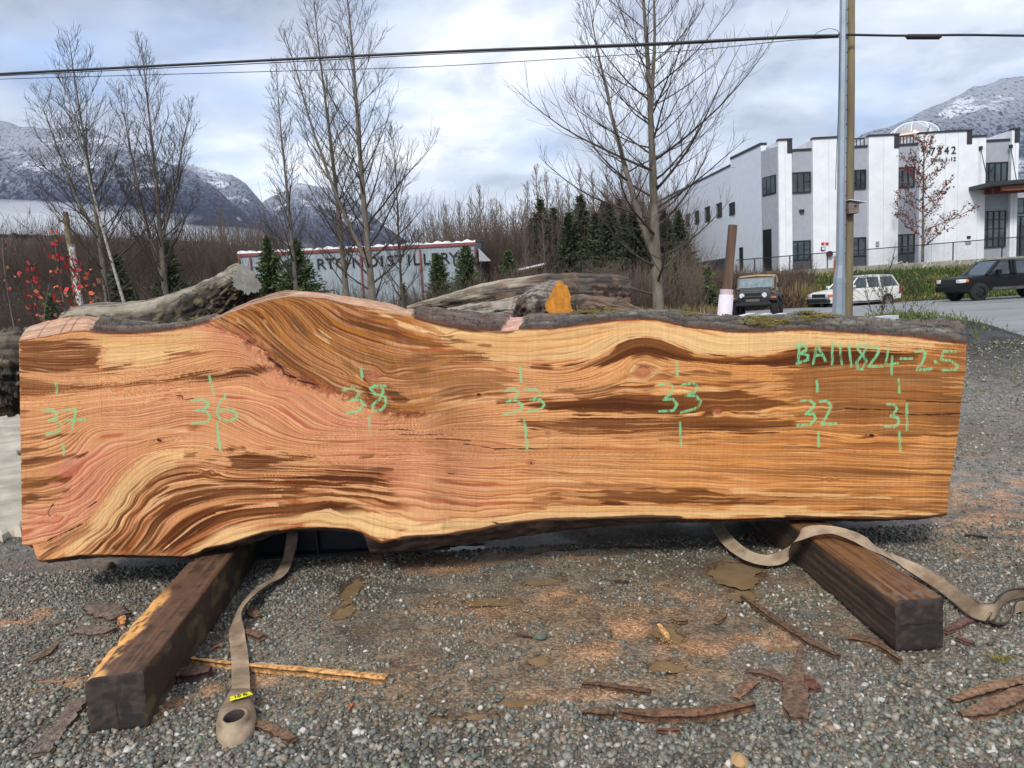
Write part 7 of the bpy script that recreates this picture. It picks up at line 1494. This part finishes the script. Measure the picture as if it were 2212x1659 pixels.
def wheel(par, x, y, r, w, rim, n=22, knob=False):
    """axle along y"""
    e = bpy.data.objects.new('wheel', None); COL.objects.link(e); e.parent = par; e.location = (x, y, r)
    t = MB(); pr = [(r * .62, -w / 2), (r * .9, -w / 2), (r * .985, -w * .38), (r, -w * .2), (r, w * .2), (r * .985, w * .38), (r * .9, w / 2), (r * .62, w / 2)]; n2 = 40
    g_ = [[(math.cos(a_) * q * (1.0 + (.02 if (knob and k % 2 and q > r * .95) else 0)), yy, math.sin(a_) * q) for q, yy in pr] for k, a_ in enumerate([2 * math.pi * k / n2 for k in range(n2 + 1)])]
    t.grid(g_).build('tyre', tyre, e, smooth=not knob); s = -1 if y < 0 else 1; rm = MB(); yo = s * w * .36
    g_ = [[(math.cos(a_) * q, s * yy, math.sin(a_) * q) for q, yy in ((r * .64, w * .42), (r * .56, w * .46), (r * .52, w * .2), (r * .12, w * .22), (0.001, w * .3))] for a_ in [2 * math.pi * k / 30 for k in range(31)]]
    rm.grid(g_); 
    for k in range(6):
        a_ = k * math.pi / 3; d = Vector((math.cos(a_), 0, math.sin(a_))); q = Vector((-math.sin(a_), 0, math.cos(a_))) * r * .09; c0 = Vector((0, s * w * .36, 0)); rm.add([c0 - q, c0 + q, c0 + q * .8 + d * r * .58, c0 - q * .8 + d * r * .58], [(0, 1, 2, 3)])
    rm.build('rim', rim, e); return e
def body_loft(stations, half, name, m, par, arches=(), wid=None):
    """lower body: side outline lofted across its width. stations: (x, z_low, z_top); rounds towards the roof side"""
    n = len(stations); g_ = []; prof = [(-1, 0), (-1.0, .45), (-.985, .8), (-.93, .95), (-.8, 1.0), (0, 1.012), (.8, 1.0), (.93, .95), (.985, .8), (1.0, .45), (1, 0)]
    for k, (x, zl, zt) in enumerate(stations):
        w_ = half * (wid(x) if wid else 1); g_.append([(x, a_ * w_, zl + (zt - zl) * b_) for a_, b_ in prof])
    mb = MB().grid(g_); k0 = len(mb.v) - len(prof); mb.f.append(tuple(range(len(prof)))); mb.mi.append(0); mb.f.append(tuple(range(k0, k0 + len(prof)))[::-1]); mb.mi.append(0); mb.v = mb.v; c_ = [(i, i + len(prof) * 0) for i in ()]
    m_ = len(prof); [mb.f.append((k * m_, (k + 1) * m_, (k + 1) * m_ + m_ - 1, k * m_ + m_ - 1)) or mb.mi.append(0) for k in range(n - 1)]
    return mb.build(name, m, par, smooth=False, bevel=.012)
def cabin(par, base, roof, half, rhalf, m, name='cabin', pillar=.07, cuts=()):
    """base, roof = (x front, x rear, z). Roof panel, pillars as solid, glass set in between."""
    (bf, br, bz), (rf, rr, rz) = base, roof; v = []
    for (x, hw, z) in ((bf, half, bz), (br, half, bz), (rf, rhalf, rz), (rr, rhalf, rz)): v += [(x, -hw, z), (x, hw, z)]
    g_ = MB().add([(p[0], p[1] * .985, p[2]) for p in v], [(0, 1, 5, 4), (2, 3, 7, 6), (0, 2, 6, 4), (1, 3, 7, 5)]); go = g_.build('side_glass', cglass, par)
    P = lambda i: Vector(v[i])
    for a_, b_ in ((0, 4), (1, 5), (2, 6), (3, 7)): MB().tube([P(a_), P(b_)], pillar * .6, 6).build('pillar', m, par)
    for f_ in cuts:
        for s in (0, 1):
            a_ = P(s) * (1 - f_) + P(2 + s) * f_; g2 = min(1, max(0, ((a_.x - rf) / (rr - rf)))); b_ = P(4 + s) * (1 - g2) + P(6 + s) * g2; MB().tube([a_, b_], pillar * .7, 6).build('pillar', m, par)
    n = 6; g2 = []
    for k in range(n + 1):
        f_ = k / n; x = rf + (rr - rf) * f_; cr = .045 * math.sin(math.pi * min(1, max(0, f_ * .9 + .05))); g2.append([(x, -rhalf - .01, rz - .05), (x, -rhalf * .96, rz + .01), (x, -rhalf * .6, rz + .03 + cr), (x, 0, rz + .04 + cr), (x, rhalf * .6, rz + .03 + cr), (x, rhalf * .96, rz + .01), (x, rhalf + .01, rz - .05)])
    r_ = MB().grid(g2); r_.add([g2[0][i] for i in range(7)], [tuple(range(7))]); r_.add([g2[-1][i] for i in range(7)], [tuple(range(7))]); return r_.build(name if name != 'cabin' else 'roof', m, par)
def arch(par, x, y, r, m, w=.09, r2=1.16):
    g_ = []; s = -1 if y < 0 else 1
    for k in range(13): a_ = math.pi * (k / 12) ; g_.append([(x + math.cos(a_) * r * .98, y - s * .02, r * .95 + math.sin(a_) * r * 1.02), (x + math.cos(a_) * r * 1.0, y + s * w * .5, r * .95 + math.sin(a_) * r * 1.04), (x + math.cos(a_) * r * r2, y + s * w * .35, r * .95 + math.sin(a_) * r * r2), (x + math.cos(a_) * r * (r2 + .02), y - s * .03, r * .95 + math.sin(a_) * r * (r2 + .03))])
    return MB().grid(g_).build('wheel_arch', m, par)
def well(par, x, half, r):  # dark wheel wells
    return MB().prism([(x + math.cos(math.pi * k / 10) * r * 1.1, r * .9 + math.sin(math.pi * k / 10) * r * 1.12) for k in range(11)], -half - .004, half + .004).build('wheel_well', trimb, par)
def car_at(name, X_, d, zg, ang, lab, cat='car'):
    p = at(X_, 640, d); return empty(name, (p.x, p.y, zg), lab, cat, rz=R(ang))
# cars are built facing -x (picture left)
# --- silver white estate off-roader
d = 40.0; zs = at(1895, 664, d).z; sv = car_at('white_suv', 1845, d, zs + .0, 17, 'silver white four wheel drive estate parked behind the pole', 'car')
lowb = [(-2.28, .50, .78), (-2.24, .40, .92), (-2.1, .38, .98), (-1.5, .42, 1.05), (-1.05, .42, 1.10), (-.9, .42, 1.12), (0, .42, 1.13), (1.2, .42, 1.14), (2.1, .45, 1.15), (2.26, .46, 1.10), (2.32, .50, .8)]
body_loft(lowb, .86, 'body', whitep, sv, wid=lambda x: 1 - .10 * max(0, (-x - 1.7)) - .06 * max(0, x - 2))
cabin(sv, (-1.0, 2.2, 1.12), (-.35, 1.85, 1.70), .80, .66, whitep, cuts=(.36, .62)); hh = .865
for (x, y) in ((-1.42, -.80), (-1.42, .80), (1.42, -.80), (1.42, .80)): wheel(sv, x, y, .37, .25, rimA); arch(sv, x, y + (-.02 if y < 0 else .02), .40, whitep)
for x in (-1.42, 1.42): well(sv, x, .861, .37)
MB().box(-2.42, -2.2, -.82, .82, .42, .60, .03).build('front_bumper', trimb, sv); MB().box(-2.43, -2.22, -.80, .80, .60, .68, .02).build('bumper_trim', chrome, sv); MB().box(-2.31, -2.26, -.50, .50, .70, .88).build('grille', trimb, sv)
for s in (-1, 1): MB().box(-2.32, -2.16, s * .52 if s > 0 else -.80, .80 if s > 0 else -.52, .72, .88, .02).build('headlight', lamp, sv); MB().box(-2.325, -2.10, (.74 if s > 0 else -.84), (.84 if s > 0 else -.74), .73, .86).build('indicator', amber, sv); MB().box(2.2, 2.36, (.70 if s > 0 else -.85), (.85 if s > 0 else -.70), .72, 1.05).build('tail_lamp', redl, sv); MB().box(-.95, -.80, (.86 if s > 0 else -1.04), (1.04 if s > 0 else -.86), 1.14, 1.28, .02).build('mirror', whitep, sv); MB().tube([(-.3, s * .6, 1.80), (1.7, s * .6, 1.80)], .025, 6).build('roof_rail', trimb, sv); MB().box(-1.0, 1.0, s * .84 - .09, s * .84 + .09, .33, .38).build('side_step', chrome, sv)
MB().box(2.28, 2.44, -.84, .84, .45, .64, .03).build('rear_bumper', chrome, sv)
for s in (-1, 1):
    dj = MB(); [dj.box(x - .008, x + .008, s * .868 - .004, s * .868 + .004, .48, 1.1) for x in (-.95, .05, 1.0)]; dj.build('door_seam', trimb, sv); hd = MB(); [hd.box(x, x + .16, s * .868 - .02, s * .868 + .02, .93, .96) for x in (-.15, .8)]; hd.build('door_handle', whitep, sv)
# --- black crew cab pickup
d = 38.0; zp = at(2075, 651, d).z; pk = car_at('black_pickup', 2026, d, zp, 3, 'black crew cab pickup truck cut off by the right edge', 'pickup truck'); 
pk.location.x += 3.35
lowp = [(-2.92, .55, .95), (-2.88, .50, 1.12), (-2.7, .48, 1.20), (-2.0, .50, 1.26), (-1.45, .50, 1.30), (-1.2, .50, 1.31), (.9, .50, 1.32), (.98, .50, 1.32)]
body_loft(lowp, .98, 'body', blackp, pk, wid=lambda x: 1 - .09 * max(0, (-x - 2.2)))
body_loft([(1.02, .55, 1.34), (2.9, .55, 1.36), (2.95, .6, 1.34)], .98, 'cargo_bed', blackp, pk)
cabin(pk, (-1.58, 1.06, 1.29), (-.86, .92, 1.96), .92, .78, blackp, cuts=(.50, .56, .93), pillar=.13)
for (x, y) in ((-1.95, -.88), (-1.95, .88), (1.9, -.88), (1.9, .88)): wheel(pk, x, y, .44, .30, rimB); arch(pk, x, y + (-.03 if y < 0 else .03), .47, blackp, r2=1.22)
for x in (-1.95, 1.9): well(pk, x, .981, .45)
MB().box(-3.02, -2.8, -.95, .95, .50, .82, .04).build('front_bumper', blackp, pk); MB().box(-2.96, -2.9, -.55, .55, .84, 1.10).build('grille', trimb, pk)
for s in (-1, 1): MB().box(-2.955, -2.50, .62 if s > 0 else -.93, .93 if s > 0 else -.62, .93, 1.12, .03).build('headlight', lamp, pk); MB().box(-2.62, -2.49, .90 if s > 0 else -.945, .945 if s > 0 else -.90, .98, 1.10).build('indicator', amber, pk); MB().box(-1.15, -.95, .96 if s > 0 else -1.2, 1.2 if s > 0 else -.96, 1.30, 1.52, .03).build('mirror', blackp, pk)
for s in (-1, 1):
    dj = MB(); [dj.box(x - .01, x + .01, s * .988 - .004, s * .988 + .004, .58, 1.28) for x in (-1.3, -.12, .95)]; dj.build('door_seam', mat('seam shade', (8, 8, 9), bump=0), pk); hd = MB(); [hd.box(x, x + .2, s * .99 - .03, s * .99 + .03, 1.10, 1.15) for x in (-.42, .62)]; hd.build('door_handle', blackp, pk)
    MB().box(-1.3, .9, s * .985 - .003, s * .985 + .006, .52, .66).build('sill', mat('dusty sill', (88, 86, 82), (52, 52, 52), rough=.9, bump=0), pk)
# --- dark soft top off-roader
d = 32.0; zj = at(1640, 686, d).z; jp = car_at('soft_top_off_roader', 1636, d, zj, 66, 'dark off-roader with a tan soft top parked facing the camera', 'off-roader')
hood = mat('dark grey paint', (42, 44, 46), (30, 32, 34), rough=.35, coat=.4, bump=0); tan = mat('tan canvas', (170, 144, 104), (150, 126, 90), rough=.9, bump=.1)
body_loft([(-1.72, .55, 1.10), (-1.66, .55, 1.18), (-1.1, .55, 1.22), (-.72, .52, 1.25)], .60, 'hood', hood, jp, wid=lambda x: 1 + .12 * (x + 1.7)); body_loft([(-.72, .50, 1.12), (1.55, .50, 1.14), (1.62, .52, 1.1)], .76, 'body_tub', hood, jp)
MB().prism([(-.72, 1.25), (-.66, 1.25), (-.40, 1.72), (-.48, 1.72)], -.74, .74).build('windshield_frame', hood, jp); MB().prism([(-.735, 1.30), (-.70, 1.30), (-.47, 1.68), (-.50, 1.68)], -.66, .66).build('windshield', mat('bright windshield', (126, 140, 142), (96, 108, 110), rough=.05, spec=1, bump=0), jp)
g_ = [[(x, -w_, z - .08), (x, -w_ * .95, z), (x, 0, z + .035), (x, w_ * .95, z), (x, w_, z - .08)] for x, w_, z in ((-.52, .70, 1.74), (-.2, .73, 1.79), (.5, .74, 1.82), (1.2, .73, 1.80), (1.5, .70, 1.73))]; MB().grid(g_).build('soft_top', tan, jp)
for s in (-1, 1):
    MB().prism([(.55, 1.12), (1.6, 1.12), (1.5, 1.72), (.55, 1.74)], s * .735 - .01, s * .735 + .01).build('canvas_side', tan, jp); MB().prism([(-.6, 1.14), (.5, 1.14), (.5, 1.70), (-.42, 1.70)], s * .725 - .01, s * .725 + .01).build('side_glass', cglass, jp)
    for x in (-1.25, 1.05): wheel(jp, x, s * .80, .42, .30, rimB, knob=True); MB().add([(x - .52, s * .60, .86), (x - .42, s * .60, 1.0), (x + .42, s * .60, 1.02), (x + .62, s * .60, .72), (x - .52, s * .95, .84), (x - .42, s * .95, .97), (x + .42, s * .95, .98), (x + .62, s * .95, .68), (x - .52, s * .60, .78), (x - .52, s * .95, .76), (x - .40, s * .95, .91), (x + .40, s * .95, .92), (x + .60, s * .95, .62)], [(0, 1, 5, 4), (1, 2, 6, 5), (2, 3, 7, 6), (0, 4, 9, 8), (4, 5, 10, 9), (5, 6, 11, 10), (6, 7, 12, 11)]).build('fender', trimb, jp)
    MB().tube([(-1.735, s * .44, .99), (-1.77, s * .44, .99)], .10, 16).build('headlight', lamp, jp); MB().box(-1.79, -1.74, s * .80 - .09, s * .80 + .09, .86, .92).build('indicator', amber, jp); MB().box(-.62, -.52, s * .93 - .10, s * .93 + .10, 1.28, 1.46, .02).build('mirror', trimb, jp)
gr_ = MB(); [gr_.box(-1.735, -1.715, y_ - .022, y_ + .022, .84, 1.10) for y_ in (-.27, -.18, -.09, 0, .09, .18, .27)]; gr_.build('grille_slot', mat('slot black', (6, 6, 6), bump=0), jp)
MB().box(-1.98, -1.78, -.70, .70, .58, .72, .02).build('front_bumper', trimb, jp); MB().tube([(-1.95, -.62, .68), (-1.98, -.36, .93), (-1.98, .36, .93), (-1.95, .62, .68)], .035, 8).build('bull_bar', trimb, jp); MB().box(-1.95, -1.80, -.28, .28, .72, .84, .02).build('winch', mat('winch grey', (96, 92, 88), bump=0), jp); MB().box(-1.6, 1.4, -.35, .35, .38, .56).build('chassis', trimb, jp)
# --- vehicles in the far left yard
def van(X_, Yb, d, L_, H_, ang, col, lab, cat, nm, kind='van'):
    p = at(X_, Yb, d); e = empty(nm, (p.x, p.y, p.z), lab, cat, rz=R(ang)); m = col
    if kind == 'van':
        body_loft([(-L_ / 2, .5, H_ * .52), (-L_ * .40, .45, H_ * .60), (-L_ * .28, .45, H_ * .95), (-L_ * .1, .45, H_), (L_ / 2, .45, H_)], .95, 'body', m, e); MB().prism([(-L_ * .415, H_ * .62), (-L_ * .305, H_ * .91), (-L_ * .29, H_ * .91), (-L_ * .38, H_ * .62)], -.90, .90).build('windshield', cglass, e)
        for s in (-1, 1): MB().box(-L_ * .27, -L_ * .08, s * .955 - .01, s * .955 + .01, H_ * .6, H_ * .88).build('side_window', cglass, e)
    else:
        body_loft([(-L_ / 2, .5, .95), (-L_ * .42, .45, 1.08), (-L_ * .2, .45, 1.15), (L_ / 2, .45, 1.15)], .95, 'body', m, e); cabin(e, (-L_ * .2, L_ * .12, 1.15), (-L_ * .1, L_ * .08, 1.8), .88, .74, m); MB().box(-L_ / 2 - .08, -L_ / 2 + .05, -.9, .9, .45, .62).build('front_bumper', chrome, e); MB().box(-L_ / 2 - .02, -L_ / 2 + .03, -.5, .5, .68, .92).build('grille', trimb, e)
        for s in (-1, 1): MB().box(-L_ / 2 - .02, -L_ / 2 + .1, s * .72 - .15, s * .72 + .15, .70, .90).build('headlight', lamp, e)
    for x in (-L_ * .33, L_ * .32):
        for s in (-1, 1): wheel(e, x, s * .82, .36, .24, rimB)
    return e
van(-2, 741, 52, 5.6, 1.9, 155, whitep, 'white pickup nose nearest the left edge, below the parked vans', 'pickup truck', 'white_pickup', 'pick')
van(24, 690, 62, 5.4, 2.2, 170, whitep, 'white van at the far left edge of the yard, partly behind saplings', 'van', 'parked_van'); van(64, 690, 64, 5.4, 2.2, 160, whitep, 'white van beside the little fir in the left yard', 'van', 'parked_van'); van(38, 668, 80, 6.4, 2.4, 175, whitep, 'white van in the back row of the left yard', 'van', 'parked_van'); van(100, 668, 78, 5.4, 2.2, 165, mat('grey van paint', (150, 156, 160), bump=0), 'grey van in the back row behind the red sapling', 'van', 'parked_van')
yl = empty('yellow_loader', tuple(at(80, 655, 82)), 'small yellow machine showing above the vans in the left yard', 'loader'); ym = mat('yellow machine paint', (222, 172, 52), bump=0); MB().box(-1.6, 1.4, -.9, .9, .6, 1.5, .08).build('body', ym, yl); MB().box(-.6, .7, -.8, .8, 1.5, 2.5, .05).build('cab', ym, yl); MB().box(-.5, .6, -.82, .82, 1.65, 2.35).build('cab_glass', cglass, yl); MB().tube([(-1.2, .5, 1.2), (-2.3, .5, 2.3), (-3.0, .5, 1.3)], .14, 6).build('arm', ym, yl)
for x in (-1.1, 1.0):
    for s in (-1, 1): wheel(yl, x, s * .9, .6, .4, rimB)
# low valley fog in front of the mountains
def fog(name, c, r_, dens, seed):
    mb = MB().ball((0, 0, 0), 1, seed, .22, 4, r_); o_ = mb.build(name, None, smooth=True) if False else None
    fm_ = bpy.data.materials.get('valley fog ' + name + str(dens)) or bpy.data.materials.new('valley fog ' + name + str(dens)); fm_.use_nodes = True; t_ = fm_.node_tree; t_.nodes.clear(); o2 = t_.nodes.new('ShaderNodeOutputMaterial'); pv_ = t_.nodes.new('ShaderNodeVolumePrincipled'); pv_.inputs['Density'].default_value = dens; pv_.inputs['Color'].default_value = (.93, .95, .98, 1); t_.links.new(pv_.outputs[0], o2.inputs['Volume'])
    o_ = mb.build(name, fm_, smooth=True); o_.location = c; tag(o_, kind='stuff'); return o_
for k, (X_, Y_, d, rx, rz, dn) in enumerate([(-60, 474, 1250, 200, 22, .0035), (90, 466, 1330, 150, 18, .0035), (230, 486, 1300, 150, 18, .0035), (340, 500, 1350, 120, 14, .0035), (450, 512, 1300, 110, 12, .0035), (520, 536, 1350, 90, 12, .0035), (20, 500, 1400, 260, 20, .003)]):
    p = at(X_, Y_, d); fog('valley_fog', tuple(p), (rx, 150, rz), dn, k)
# air: one even box of haze round the whole place
hzm = bpy.data.materials.new('haze'); hzm.use_nodes = True; t_ = hzm.node_tree; t_.nodes.clear(); o2 = t_.nodes.new('ShaderNodeOutputMaterial'); pv_ = t_.nodes.new('ShaderNodeVolumePrincipled')
pv_.inputs['Density'].default_value = 3.5e-5; pv_.inputs['Color'].default_value = (.86, .91, 1, 1); pv_.inputs['Anisotropy'].default_value = 0; t_.links.new(pv_.outputs[0], o2.inputs['Volume'])
hz = MB().box(-5000, 5000, -120, 7000, -12, 1500).build('haze', hzm); tag(hz, kind='stuff')
